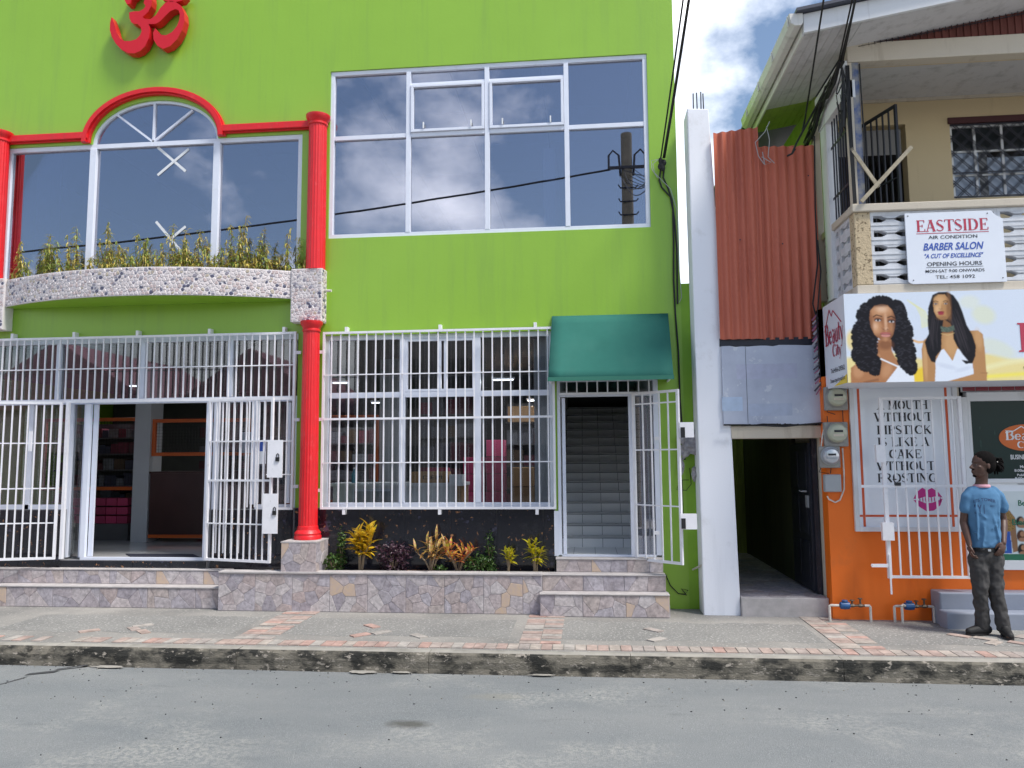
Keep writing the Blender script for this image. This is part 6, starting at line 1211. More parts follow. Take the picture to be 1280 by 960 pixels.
# iron door leaf open on the verandah
gl, seg = gate_leaf('iron_gate', 'black iron bar gate standing open on the verandah', 'gate', 3.40, 9.56, math.atan2(8.95-9.56, 3.62-3.40), .65, 3.80, 6.02, 5, (5.15,), 'verandah gates', mt=M['iron'], post=.03, brad=.008); gl.pop('group', None) if False else None
del gl['group']
t = thing('timber_brace', 'bleached wooden lath leaning from the post down to the right', 'timber', (2.9, 8.29, 4.8), 'bleached laths at the verandah post'); MB().bar((2.865, 8.285, 5.25), (3.12, 8.265, 4.80), .036, .018).build('lath', M['timber'], t)
t = thing('timber_brace', 'longer bleached wooden lath rising to the right from the rail', 'timber', (2.95, 8.25, 4.63), 'bleached laths at the verandah post'); MB().bar((2.93, 8.245, 4.645), (3.46, 8.22, 5.21), .04, .02).build('lath', M['timber'], t)
# roof, fascia, soffit, gable
def zf(x): return 6.30+.165*(x-2.29)
XR = 5.6
mb = MB(); mb.prism([(2.285, zf(2.285)), (XR, zf(XR)), (XR, zf(XR)+.205), (2.285, zf(2.285)+.205)], 7.78, 7.82); mb.build('fascia', M['whitetrim'], SB, bevel=.004)
mb = MB(); mb.prism([(XR+.002, zf(XR)), (8.6, zf(XR)-.165*3), (8.6, zf(XR)-.165*3+.205), (XR+.002, zf(XR)+.205)], 7.78, 7.82); mb.build('fascia', M['whitetrim'], SB)
mb = MB(); mb.prism([(2.20, zf(2.20)+.212), (XR, zf(XR)+.212), (XR, zf(XR)+.245), (2.20, zf(2.20)+.245)], 7.70, 14); mb.prism([(XR, zf(XR)+.21), (8.7, zf(XR)-.165*3.1+.21), (8.7, zf(XR)-.165*3.1+.24), (XR, zf(XR)+.24)], 7.70, 14); mb.build('roof', M['roof'], SB)
nb_ = 6
for k in range(nb_):   # side eave boards run front to back
    xa, xb = 2.30+k*.096, 2.30+(k+1)*.096-.004
    for (ya, yb2, mt) in ((7.822, 9.55, 'soffit'), (9.553, 10.25, 'soffitgreen')):
        mb = MB(); mb.hull8([(xa, ya, zf(xa)), (xb, ya, zf(xb)), (xb, yb2, zf(xb)), (xa, yb2, zf(xa)), (xa, ya, zf(xa)+.015), (xb, ya, zf(xb)+.015), (xb, yb2, zf(xb)+.015), (xa, yb2, zf(xa)+.015)]); mb.build('soffit_board', M[mt], SB)
mb = MB(); a_, b_ = 2.877, XR; mb.hull8([(a_, 7.822, zf(a_)), (b_, 7.822, zf(b_)), (b_, 8.36, zf(b_)), (a_, 8.36, zf(a_)), (a_, 7.822, zf(a_)+.02), (b_, 7.822, zf(b_)+.02), (b_, 8.36, zf(b_)+.02), (a_, 8.36, zf(a_)+.02)]); mb.build('front_soffit', M['soffit'], SB)
mb = MB(); mb.prism([(3.12, 6.441), (XR, 6.441), (XR, zf(XR)-.002), (3.12, zf(3.12)-.002)], 8.33, 8.345); M['rustdk'] = mat('dull_red_gable_sheet', (.16, .045, .035), .8, var=.3); mb.build('gable_backing', M['rustdk'], SB)
for k in range(28): x = 3.15+k*.075; MB().box(x-.012, x+.012, 8.318, 8.330, 6.441, zf(x)-.004).build('gable_rib', M['rustdk'], SB)
mb = MB()
for k in range(34): x = 3.05+k*.062; mb.box(x-.003, x+.003, 8.30, 8.305, zf(x)-.045, zf(x)+.0)
mb.bar((3.0, 8.302, zf(3.0)-.02), (5.2, 8.302, zf(5.2)-.045), .008, .004); mb.build('wire_edging', M['iron'], SB, kind='stuff')
gt = thing('roof_gutter', 'dirty white box gutter along the left eave of the salon roof', 'gutter', (2.2, 7.78, 6.35)); mb = MB(); mb.prism([(2.135, 6.50), (2.15, 6.40), (2.19, 6.37), (2.25, 6.37), (2.275, 6.40), (2.275, 6.50), (2.265, 6.50), (2.262, 6.41), (2.245, 6.382), (2.195, 6.382), (2.162, 6.41), (2.147, 6.50)], 7.76, 10.26); mb.build('trough', M['gutter'], gt)
mb = MB(); mb.box(2.28, 2.298, 7.83, 10.25, 6.29, 6.49); mb.build('eave_fascia', M['gutter'], SB)
for y in (7.80, 8.5, 9.2, 9.9): MB().box(2.128, 2.14, y, y+.025, 6.385, 6.50).build('gutter_strap', M['gutter'], gt)
MB().prism([(2.137, 6.50), (2.152, 6.40), (2.19, 6.372), (2.25, 6.372), (2.273, 6.40), (2.273, 6.50)], 7.752, 7.7595).build('end_cap', M['gutter'], gt)
# steps, gate on the window
t = thing('painted_steps', 'lilac grey painted double step below the salon door', 'steps', (4.4, 8.6, .165)); box('lower_step', 3.675, 6.5, 8.56, 8.76, .12, .335, M['steplilac'], t, bevel=.015); box('upper_step', 3.70, 6.5, 8.763, 8.998, .12, .505, M['steplilac'], t, bevel=.015)
t = thing('security_gate', 'white barred gate leaf in front of the lipstick slogan window', 'gate', (3.2, 8.8, .6), 'white steel gates'); yg = 8.80
for a in ((3.195, 3.235, .645, 2.60), (4.02, 4.055, .645, 2.60)): box('gate_post', a[0], a[1], yg-.018, yg+.018, a[2], a[3], M['bar'], t)
box('gate_rail', 3.236, 4.019, yg-.015, yg+.015, .648, .675, M['bar'], t); box('gate_rail', 3.236, 4.019, yg-.012, yg+.012, 2.57, 2.60, M['bar'], t); box('gate_rail', 2.95, 4.05, yg-.032, yg-.0185, 1.615, 1.645, M['bar'], t)
for k in range(7): vbar(t, 3.33+k*.105, .676, 2.569, yg)
box('drop_bolt', 3.205, 3.222, yg-.03, yg-.019, .48, .90, M['bar'], t); box('slide_bolt', 3.03, 3.195, yg-.03, yg-.019, .765, .80, M['bar'], t); MB().tube([(3.03, yg-.025, .80), (3.02, yg-.025, .783), (3.03, yg-.025, .766)], .006, 6).build('bolt_handle', M['bar'], t)
for (a, b, c, d) in ((1094, 556, 1104, 578), (1102, 653, 1115, 675)): plate(t, a, b, c, d, yg-.02, nm='lock_box', th=.05)
q = P(1122, 605, yg-.03); mb = MB(); mb.cbox((q.x, q.y, q.z), (.06, .03, .035)); mb.tube([(q.x-.02, q.y, q.z+.01), (q.x-.045, q.y, q.z+.05), (q.x-.01, q.y, q.z+.05)], .007, 6); mb.build('padlock', M['black'], t)
# meters
def meter(px, py, r, label, silver=False):
    q = P(px, py, 8.86); t = thing('electricity_meter', label, 'meter', q, 'electricity meters'); box('meter_case', q.x-r*1.15, q.x+r*1.15, 8.93, 8.998, q.z-r*1.35, q.z+r*1.1, M['meterbox'], t, bevel=.012)
    MB().lathe((q.x, 8.86, q.z), [(r*.2, -.012), (r*.75, -.006), (r*.93, .015), (r*.98, .07)], 28, axis='y').build('glass_dome', M['metersilver'] if silver else M['meterglass'], t, smooth=40); MB().lathe((q.x, 8.905, q.z), [(r*1.02, 0), (r*1.08, .012), (r*1.02, .03)], 28, axis='y').build('rim', M['galv'] if silver else M['meterbox'], t)
    box('register', q.x-r*.42, q.x+r*.42, 8.846, 8.8485, q.z+r*.05, q.z+r*.28, M['inkblack'], t); box('name_plate', q.x-r*.5, q.x+r*.5, 8.847, 8.8488, q.z-r*.35, q.z-r*.12, M['galv'] if silver else M['creamtrim'], t)
meter(1048, 496, .108, 'round electricity meter tucked under the corner of the signboard'); meter(1048, 541, .112, 'middle electricity meter in a square grey case'); meter(1040, 570, .098, 'lowest electricity meter with a silver face', True)
t = thing('junction_box', 'flat grey junction box below the electricity meters', 'box', P(1041, 604, 8.95)); a, b = P(1031, 615, 8.94), P(1051, 593, 8.94); box('case', a.x, b.x, 8.93, 8.997, a.z, b.z, M['galv'], t, bevel=.008); box('lid', a.x+.008, b.x-.008, 8.922, 8.9295, a.z+.008, b.z-.008, M['galv'], t, bevel=.003)
t = thing('conduit_cable', 'white looped conduit beside the electricity meters', 'cable', (2.7, 8.97, 1.6)); MB().tube([P(*p_, 8.97) for p_ in ((1053, 560), (1055, 590), (1055, 612), (1050, 625), (1044, 628), (1036, 624), (1034, 620))], .009, 6).build('conduit', M['pipe'], t); MB().tube([P(*p_, 8.97) for p_ in ((1032, 528), (1028, 545), (1026, 562), (1029, 576), (1034, 582))], .009, 6).build('conduit', M['pipe'], t)
t = thing('meter_wiring', 'thin dark wires between the electricity meters', 'cable', (2.7, 8.96, 2)); mb = MB()
for pts in (((1036, 505), (1034, 515), (1044, 518)), ((1053, 506), (1054, 530)), ((1030, 575), (1024, 590), (1036, 592)), ((1039, 582), (1038, 592)), ((1034, 520), (1036, 560))): MB().tube([P(*p_, 8.965) for p_ in pts], .005, 5).build('wire', M['cable'], t)
# water meters
def watermeter(label, X0, X1, seed, dbl=False):
    t = thing('water_meter', label, 'water meter', (X0, 8.93, .165), 'water meters on the pavement'); y = 8.90; z = .335
    MB().tube([(X0, y, .15), (X0, y, z-.005), (X0+.012, y, z), (X0+.10, y, z)], .014, 8).build('pvc_pipe', M['pipe'], t); MB().tube([(X1-.06, y, z), (X1-.01, y, z), (X1, y, z-.012), (X1, y, .15)], .014, 8).build('pvc_pipe', M['pipe'], t)
    if dbl: MB().tube([(X0+.06, y-.05, .15), (X0+.06, y-.05, z+.015), (X0+.075, y-.045, z+.02), (X0+.12, y-.01, z)], .014, 8).build('pvc_pipe', M['pipe'], t)
    MB().tube([(X0+.08, y, z), (X1-.05, y, z)], .012, 8).build('brass_pipe', M['brass'], t)
    L_ = X1-X0; b = MB().lathe((X0+L_*.38, y, z), [(.02, -.055), (.038, -.045), (.042, 0), (.038, .045), (.02, .055)], 14, axis='x').build('meter_body', M['bluemeter'], t, smooth=40); MB().lathe((X0+L_*.38, y, z+.038), [(.03, 0), (.033, .012), (.028, .02)], 14).build('meter_lid', M['bluemeter'], t)
    for k, f in enumerate((.56, .76)):
        x = X0+L_*f; MB().tube([(x, y, z), (x, y, z+.05+.02*k)], .010, 8).build('valve_stem', M['brass'], t); MB().lathe((x, y, z+.05+.02*k), [(.024, 0), (.026, .006), (.018, .012)], 10).build('valve_handle', M['brass'], t); MB().lathe((x, y, z), [(.019, -.02), (.021, 0), (.019, .02)], 6, axis='x').build('union_nut', M['brass'], t)
watermeter('blue water meter on white pipes nearest the alley', 2.60, 3.03, 1); watermeter('blue water meter on doubled white pipes beside the lilac steps', 3.28, 3.69, 2, True)

# ================================================================== CABLES AND SMALL THINGS ON THE WALLS
def cable(name, label, runs, mt='cable', r=.009, cat='cable', g_=None, part='strand'):
    t = thing(name, label, cat, runs[0][0], g_)
    for pts in runs: MB().tube(pts, r, 6).build(part, M[mt], t)
    return t
def sag(a, b, s_, n=14): a, b = Vector(a), Vector(b); return [a.lerp(b, i/n)-Vector((0, 0, s_*4*(i/n)*(1-i/n))) for i in range(n+1)]
PT = Vector((1.05, -1.55, 9.7)); SPL = P(828, 205, 9.44)
runs = []
for k, (dx, dz) in enumerate(((-.018, 0), (.03, .02), (.012, -.01))): runs.append(sag(PT+Vector((dx*2, 0, dz*6)), SPL+Vector((dx, 0, .08)), .35+.05*k))
cable('overhead_cable', 'three twisted overhead wires running down to the splice on the green wall', runs, r=.010)
t = thing('cable_splice', 'black taped cable splice on the green wall beside the upper window', 'splice', SPL); mb = MB(); rg = random.Random(3)
for k in range(7): c = SPL+Vector((rg.uniform(-.03, .03), rg.uniform(-.01, .01), rg.uniform(-.06, .06))); mb.ell(c, (.03, .022, .045), 8)
mb.build('tape_wrap', M['cable'], t)
cable('wall_cable', 'black cable clipped down the right edge of the green wall', [[P(*p_, 9.475) for p_ in ((826, 212), (824, 225), (827, 234), (838, 246), (841, 262), (842, 300), (842, 350), (844, 390), (848, 440), (850, 500), (853, 540), (856, 575))], [P(*p_, 9.47) for p_ in ((830, 212), (829, 222), (835, 235), (840, 250), (843, 275), (846, 310), (847, 380))]], r=.011)
cable('loose_wire', 'thin pale loose wires hanging below the black splice', [[P(*p_, 9.46) for p_ in ((822, 200), (816, 205), (818, 216), (826, 224), (838, 236), (846, 262), (848, 320), (852, 372), (849, 378))], [P(*p_, 9.46) for p_ in ((824, 199), (814, 201), (815, 212), (822, 222))]], mt='galv', r=.004)
mb = MB(); t = thing('plastic_wrap', 'crumpled grey plastic bag tied round the cable behind the swung gate', 'plastic bag', P(858, 565, 9.44)); rg = random.Random(12)
q = P(859, 562, 9.42)
for k in range(16): c = q+Vector((rg.gauss(0, .055), rg.uniform(-.04, .03), rg.gauss(0, .10))); mb.ell(c, (rg.uniform(.03, .07), .03, rg.uniform(.04, .08)), 8, Matrix.Rotation(rg.uniform(0, 3), 3, 'Y'))
for a in ((868, 592, .05), (852, 582, .04)): c = P(a[0], a[1], 9.42); mb.ell(c, (.03, .02, .12), 8)
o = mb.build('bag', M['plastic'], t, smooth=80); rm = o.modifiers.new('r', 'REMESH'); rm.mode = 'VOXEL'; rm.voxel_size = .012; dm_ = o.modifiers.new('d', 'DISPLACE'); tx = bpy.data.textures.new('crumple', 'VORONOI'); tx.noise_scale = .07; dm_.texture = tx; dm_.strength = .045
cable('loose_wire', 'thin dark wire loop below the grey plastic bag', [[P(*p_, 9.47) for p_ in ((862, 585), (864, 605), (858, 613), (846, 612), (850, 600), (861, 600))], [P(*p_, 9.47) for p_ in ((853, 600), (854, 640), (853, 700))]], r=.004)
cable('loose_wire', 'dark wire end curling low on the green strip near the pavement', [[P(*p_, 9.48) for p_ in ((832, 718), (838, 732), (848, 742), (856, 743), (860, 738), (852, 736), (858, 744))]], r=.006)
t = thing('pipe_stub', 'short white pipe stub poking from the green strip beside the white column', 'pipe', P(868, 709, 9.45)); MB().tube([P(866, 712, 9.49), P(878, 706, 9.2)], .012, 8).build('pipe', M['pipe'], t)
# bundle on the salon corner
CB = Vector((2.80, 8.25, 6.16)); runs = []; rg = random.Random(6)
for k in range(5): runs.append(sag(PT+Vector((.1+.05*k, 0, -.2+.1*k)), CB+Vector((rg.uniform(-.03, .03), 0, rg.uniform(-.05, .1))), .30+.06*k))
cable('overhead_cable', 'five overhead wires converging on the salon corner post', runs, r=.009)
runs = []
for k in range(9):
    pts = [CB+Vector((rg.uniform(-.03, .03), rg.uniform(-.02, .02), .05))]
    for j in range(6): f = (j+1)/6; pts.append(Vector((2.80-.06*f+rg.uniform(-.03, .03), 8.26+1.25*f, 6.16-.20*f-.18*f*f+rg.uniform(-.07, .07))))
    runs.append(pts)
cable('cable_tangle', 'thick tangle of black cables under the salon side eave', runs, r=.013)
runs = []
for k in range(8):
    pts = [CB]; a = rg.uniform(-.10, .06)
    for j in range(8): f = (j+1)/8; pts.append(Vector((2.82+a*math.sin(f*math.pi)*1.2, 8.27+.25*f*(k % 3)/2, 6.16-.62*math.sin(f*math.pi*.85)*(.5+.1*k)+.0)))
    runs.append(pts)
cable('cable_loops', 'drooping loops of cable on the salon corner post', runs, r=.007)
cable('post_cable', 'bundle of cables running down the blue and cream post', [[(2.855+.015*k, 8.285, 6.18), (2.85+.015*k, 8.28, 5.5), (2.865+.012*k, 8.285, 4.64)] for k in range(3)]+[[(3.003, 8.30, 6.2), (3.012, 8.30, 5.3), (3.006, 8.30, 4.64)]], r=.008)
e1 = P(1006, 150, 9.05)
cable('overhead_cable', 'single thin overhead wire running down to the eave above the corrugated iron', [sag(PT+Vector((-.05, 0, .2)), e1, .3)], r=.010)
cable('service_drop', 'black cable ending in a connector over the corrugated iron', [[e1, P(1003, 165, 9.0), P(996, 178, 8.95), P(990, 192, 8.95)], [P(1040, 95, 8.6), P(1022, 130, 8.95), P(1003, 165, 9.0)], [P(984, 195, 8.95), P(990, 192, 8.95), P(994, 186, 8.95)]], r=.012)
cable('eave_wire', 'thin tangled wires hanging in front of the left corrugated sheet', [[P(*p_, 9.05) for p_ in ((962, 152), (956, 165), (944, 178), (948, 195), (955, 205))], [P(*p_, 9.05) for p_ in ((958, 158), (962, 175), (960, 196), (968, 204))], [P(*p_, 9.05) for p_ in ((953, 190), (956, 206), (964, 203), (952, 196))]], mt='galv', r=.005)
cable('side_cable', 'black cables dropping beside the corrugated iron to the meters', [[P(*p_, 9.08) for p_ in ((1018, 170), (1019, 260), (1022, 330), (1016, 380), (1024, 410), (1022, 440))], [P(*p_, 9.05) for p_ in ((1022, 300), (1026, 340), (1021, 400), (1026, 470), (1030, 520))], [P(*p_, 9.07) for p_ in ((1033, 528), (980, 533), (930, 531), (905, 531))]], r=.009)

# ================================================================== ACROSS THE STREET (seen in the window glass)
t = thing('utility_pole', 'old concrete utility pole reflected in the right upper window', 'pole', (1.2, -1.6, .0)); MB().lathe((1.2, -1.6, 0), [(.19, 0), (.15, 10.9)], 12).build('pole', M['polec'], t, smooth=40)
mb = MB()
for s_ in (-1, 1): mb.tube([(1.2+.18*s_, -1.6, 9.7), (1.2+.22*s_, -1.6, 10.3), (1.2+.38*s_, -1.6, 10.45), (1.2+.5*s_, -1.6, 10.3), (1.2+.5*s_, -1.6, 9.9)], .03, 6)
mb.box(.72, 1.68, -1.5, -1.44, 9.85, 9.93); mb.build('cross_arm', M['iron'], t)
for k in range(7): z = 9.3-k*.38; MB().tube([(.95, -1.45, z+.1), (1.0, -1.42, z), (1.42, -1.42, z), (1.48, -1.45, z+.08)], .02, 5).build('insulator_bracket', M['iron'], t)
cable('street_cable', 'long street cable running from the pole along the far side of the road', [sag((.75, -1.6, 9.9), (-45, -1.8, 8.6), 1.3, 40), sag((1.7, -1.6, 9.9), (16, -1.8, 10.2), .5, 12)], r=.030)
FP = structure(box('far_pavement', -60, 60, -5, -1.0, -.04, .165, M['pave']))
def house(nm, label, x0, x1, y0, y1, h, wm, rm_, gable=1.6, win=None):
    t = thing(nm, label, 'house', ((x0+x1)/2, y1, 0)); box('walls', x0, x1, y0, y1, 0, h, wm, t); c = (x0+x1)/2; mb = MB(); mb.prism([(x0-.4, h-.1), (x1+.4, h-.1), (c, h+gable)], y0-.3, y1+.4); mb.build('roof', rm_, t)
    for wx in (win or []): box('window', wx, wx+1.1, y1+.001, y1+.04, 1.2, 2.3, M['darkglass'], t)
    return t
house('pink_house', 'pink house with a pink sheet roof across the road', -13.5, -8.2, -12, -5, 3.6, M['pinkwall'], M['pinkroof'], 2.0, [-12, -10])
house('pink_house', 'second pink house across the road, further left', -21, -14.2, -12, -5, 3.8, M['pinkwall'], M['pinkroof'], 2.2, [-18, -16])
t = thing('grey_building', 'grey two storey building with dark openings across the road', 'building', (-2, -5, 0)); box('walls', -7.4, 4.2, -13, -5.2, 0, 5.9, M['greyhouse'], t); box('parapet', -7.5, 4.3, -13.1, -5.05, 5.9, 6.3, M['inner'], t)
for k in range(5):
    for j in range(2): box('window', -6.8+k*2.2, -5.4+k*2.2, -5.199, -5.15, .8+j*2.8, 2.4+j*2.8, M['darkglass'], t)

# ================================================================== MAN
def baked(mb, name, mt, parent, voxel, smooth_it=4, disp=None, mats=None, rsm=True):
    me = mb.mesh('tmp', wl(parent)); o = bpy.data.objects.new(name, me); COL.objects.link(o); r_ = o.modifiers.new('r', 'REMESH'); r_.mode = 'VOXEL'; r_.voxel_size = voxel; r_.adaptivity = 0
    s_ = o.modifiers.new('s', 'SMOOTH'); s_.iterations = smooth_it; s_.factor = .5
    if disp: tx = bpy.data.textures.new('folds', 'CLOUDS'); tx.noise_scale = disp[0]; tx.noise_depth = 1; d = o.modifiers.new('d', 'DISPLACE'); d.texture = tx; d.strength = disp[1]; d.texture_coords = 'LOCAL'
    dg_ = bpy.context.evaluated_depsgraph_get(); nm_ = bpy.data.meshes.new_from_object(o.evaluated_get(dg_)); o.modifiers.clear(); o.data = nm_; nm_.name = name; nm_.materials.clear(); nm_.materials.append(mt)
    for p_ in nm_.polygons: p_.use_smooth = True
    o.parent = parent; return o
def cap_(mb, a, b, ra, rb, n=12): mb.tube([a, b], [ra, rb], n); mb.ell(a, (ra,)*3, n); mb.ell(b, (rb,)*3, n)
def chain(mb, pts, rs):
    for i in range(len(pts)-1): cap_(mb, Vector(pts[i]), Vector(pts[i+1]), rs[i], rs[i+1])
MN = thing('person', 'man in a light blue T-shirt and dark grey trousers standing on the pavement looking left', 'person', (3.98, 8.28, .165))
M['skin'] = mat('dark_brown_skin', (.085, .040, .027), .5, var=.15, vscale=14); M['shirt'] = mat('light_blue_cotton', (.085, .20, .35), .92, spec=.2, var=.10, vscale=5, bump=.12, bscale=200); M['eyewhite'] = mat('eye_white', (.14, .12, .11), .5); M['pink'] = mat('pink_collar_rib', (.62, .33, .40), .85)
M['trous'] = mat('charcoal_twill', (.050, .048, .048), .85, var=.3, vscale=8, bump=.15, bscale=180); M['shoe'] = mat('black_suede_shoe', (.012, .012, .013), .7, var=.3, vscale=20); M['hair'] = mat('black_locks', (.006, .005, .005), .95, spec=.12, bump=.6, bscale=90)
V3 = Vector; b = MB()
HC = V3((3.985, 8.285, 1.858))
def hv(f, s, u_):   # head axes: f forward (towards -X, a little to the camera), s towards camera, u up
    F_ = V3((-.985, -.17, .05)).normalized(); S_ = V3((.17, -.985, 0)).normalized(); U_ = F_.cross(S_); U_ = U_ if U_.z > 0 else -U_; return HC+(F_*f+S_*s+U_*u_)*1.09
Fv = V3((-.985, -.17, .05)).normalized(); Sv = V3((.17, -.985, 0)).normalized(); Uv = Fv.cross(Sv); Uv = Uv if Uv.z > 0 else -Uv; HR = Matrix((Fv, Sv, Uv)).transposed()
b.ell(hv(-.01, 0, .03), (.107, .083, .100), 20, HR); b.ell(hv(.030, 0, -.03), (.068, .065, .092), 18, HR); b.ell(hv(.045, 0, -.085), (.046, .048, .035), 14, HR)      # skull, face, jaw
b.ell(hv(.070, 0, -.098), (.020, .022, .017), 10, HR); chain(b, [hv(.084, 0, .012), hv(.098, 0, -.010), hv(.112, 0, -.028)], [.010, .012, .0145]); b.ell(hv(.096, .014, -.034), (.011, .009, .008), 8, HR); b.ell(hv(.096, -.014, -.034), (.011, .009, .008), 8, HR)
b.ell(hv(.078, 0, .024), (.016, .040, .010), 12, HR); b.ell(hv(.090, 0, -.058), (.016, .026, .009), 10, HR); b.ell(hv(.088, 0, -.073), (.015, .023, .0105), 10, HR)
for s_ in (1, -1): b.ell(hv(-.012, .074*s_, -.01), (.018, .008, .031), 10, HR); b.ell(hv(.055, .045*s_, -.022), (.024, .018, .018), 8, HR)
chain(b, [V3((3.985, 8.295, 1.79)), V3((3.98, 8.31, 1.68)), V3((3.975, 8.315, 1.62))], [.055, .056, .072])
b.ell((3.975, 8.315, 1.46), (.145, .085, .13), 16); b.ell((3.97, 8.31, 1.24), (.140, .088, .18), 16); b.ell((3.965, 8.31, 1.03), (.145, .095, .11), 16)
SL, SR_ = V3((3.826, 8.285, 1.590)), V3((4.138, 8.345, 1.592)); EL, ER = V3((3.782, 8.315, 1.285)), V3((4.198, 8.375, 1.295)); WL, WR = V3((3.790, 8.235, 1.065)), V3((4.105, 8.215, 1.085))
chain(b, [V3((3.93, 8.31, 1.58)), SL-V3((-.01, 0, .055)), SL.lerp(EL, .4), EL], [.03, .032, .038, .036]); chain(b, [EL, EL.lerp(WL, .3), WL], [.036, .037, .025]); chain(b, [V3((4.03, 8.32, 1.58)), SR_-V3((.01, 0, .055)), SR_.lerp(ER, .4), ER], [.03, .032, .038, .036]); chain(b, [ER, ER.lerp(WR, .3), WR], [.037, .038, .025])
def hand(mb, w_, d, palm_n, thumb_dir, curl):
    """palm ellipsoid, four fingers of unequal length bent at two knuckles, thumb leaving the side of the palm"""
    d = d.normalized(); side = d.cross(palm_n).normalized(); pc = w_+d*.045; rt_ = Matrix((side, palm_n.normalized(), d)).transposed(); mb.ell(pc, (.040, .016, .050), 14, rt_); mb.ell(w_+d*.005, (.028, .02, .022), 10, rt_)
    for k, (L1, off) in enumerate(((.070, -.030), (.080, -.010), (.075, .010), (.058, .029))):
        p0 = pc+side*off+d*.036; c1 = curl*(1+.12*k); d1 = (d*math.cos(c1*.5)+palm_n*math.sin(c1*.5)); d2 = (d*math.cos(c1*1.25)+palm_n*math.sin(c1*1.25)); d3 = (d*math.cos(c1*1.9)+palm_n*math.sin(c1*1.9)); p1 = p0+d1*L1*.48; p2 = p1+d2*L1*.30; p3 = p2+d3*L1*.24; chain(mb, [p0, p1, p2, p3], [.0098, .009, .0085, .0075])
    t0_ = pc-d*.02+side*thumb_dir*.034; t1_ = t0_+side*thumb_dir*.018+d*.026+palm_n*.010; t2_ = t1_+d*.030+palm_n*.012; chain(mb, [t0_, t1_, t2_], [.015, .0115, .0095])
hand(b, WL, V3((.05, -.15, -1)), V3((.9, -.3, 0)), 1, .7); hand(b, WR, V3((-.42, -.28, -.85)), V3((-.35, .8, -.3)).normalized(), -1, .75)
HL, HRR = V3((3.895, 8.30, .97)), V3((4.045, 8.315, .97)); KL, KR = V3((3.892, 8.27, .60)), V3((4.035, 8.29, .595)); AL_, AR = V3((3.905, 8.325, .255)), V3((4.075, 8.255, .245))
chain(b, [HL, KL, KL.lerp(AL_, .35), AL_], [.066, .042, .042, .032]); chain(b, [HRR, KR, KR.lerp(AR, .35), AR], [.066, .042, .042, .032])
chain(b, [AL_, V3((3.86, 8.31, .21)), V3((3.77, 8.29, .20))], [.038, .036, .03]); chain(b, [AR, V3((4.065, 8.18, .21)), V3((4.045, 8.10, .20))], [.038, .036, .03])
body = baked(b, 'body', M['skin'], MN, .0055, 4)
for s_ in (1, -1):
    MB().ell(hv(.0775, .027*s_, -.003), (.007, .010, .0042), 10, HR).build('eye', M['eyewhite'], MN, smooth=True); MB().ell(hv(.0840, .028*s_, -.003), (.002, .0045, .0042), 8, HR).build('iris', M['inkblack'], MN)
hb = MB(); hb.ell(hv(-.022, 0, .042), (.112, .089, .101), 20, HR); hb.ell(hv(-.05, 0, .0), (.078, .086, .09), 16, HR); hh = baked(hb, 'hair_cap', M['hair'], MN, .008, 2)
# clear the hair from the face by keeping it behind a slanted plane
bmh = bmesh.new(); bmh.from_mesh(hh.data); inv = HR.transposed(); o0 = wl(MN); dl = [v for v in bmh.verts if ((inv @ (v.co+o0-HC)).x > .035+.35*(inv @ (v.co+o0-HC)).z+.02 and (inv @ (v.co+o0-HC)).z < .085) or ((inv @ (v.co+o0-HC)).x > -.005 and (inv @ (v.co+o0-HC)).z < .01)]; bmesh.ops.delete(bmh, geom=dl, context='VERTS'); bmh.to_mesh(hh.data); bmh.free()
rg = random.Random(15); dr = MB(); tie = hv(-.108, .0, .025)
for k in range(22):
    a = 2*math.pi*k/22; s0 = hv(-.05+.05*math.cos(a), .065*math.sin(a), .075*math.cos(a)+.045); pts = [s0, s0.lerp(tie, .6)+V3((0, 0, .012)), tie+V3((rg.uniform(-.01, .01), rg.uniform(-.012, .012), rg.uniform(-.012, .012)))]; dr.tube(pts, [.010, .011, .010], 6)
for k in range(38):
    dv = V3((rg.uniform(.15, 1), rg.uniform(-.8, .5), rg.uniform(-.9, .9))).normalized(); q_ = rg.uniform(.7, 1.25); dr.tube([tie, tie+dv*.045*q_, tie+dv*.075*q_+V3((.005, 0, -.008)), tie+dv*.085*q_+V3((.005, 0, -.035))], [.014, .013, .012, .007], 6)
dr.build('dreadlocks', M['hair'], MN, smooth=80); MB().lathe(tie+V3((0, 0, 0)), [(.024, -.01), (.027, 0), (.024, .01)], 12, axis='x').build('hair_tie', M['hair'], MN)
MB().ell(tie+V3((.02, -.045, .01)), (.007, .005, .007), 8).build('hair_bead', M['pipe'], MN)
gb = MB(); gb.ell(hv(.073, 0, -.103), (.020, .023, .016), 10, HR); gb.ell(hv(.091, 0, -.046), (.008, .020, .0035), 8, HR); gb.build('goatee', M['hair'], MN, smooth=True)
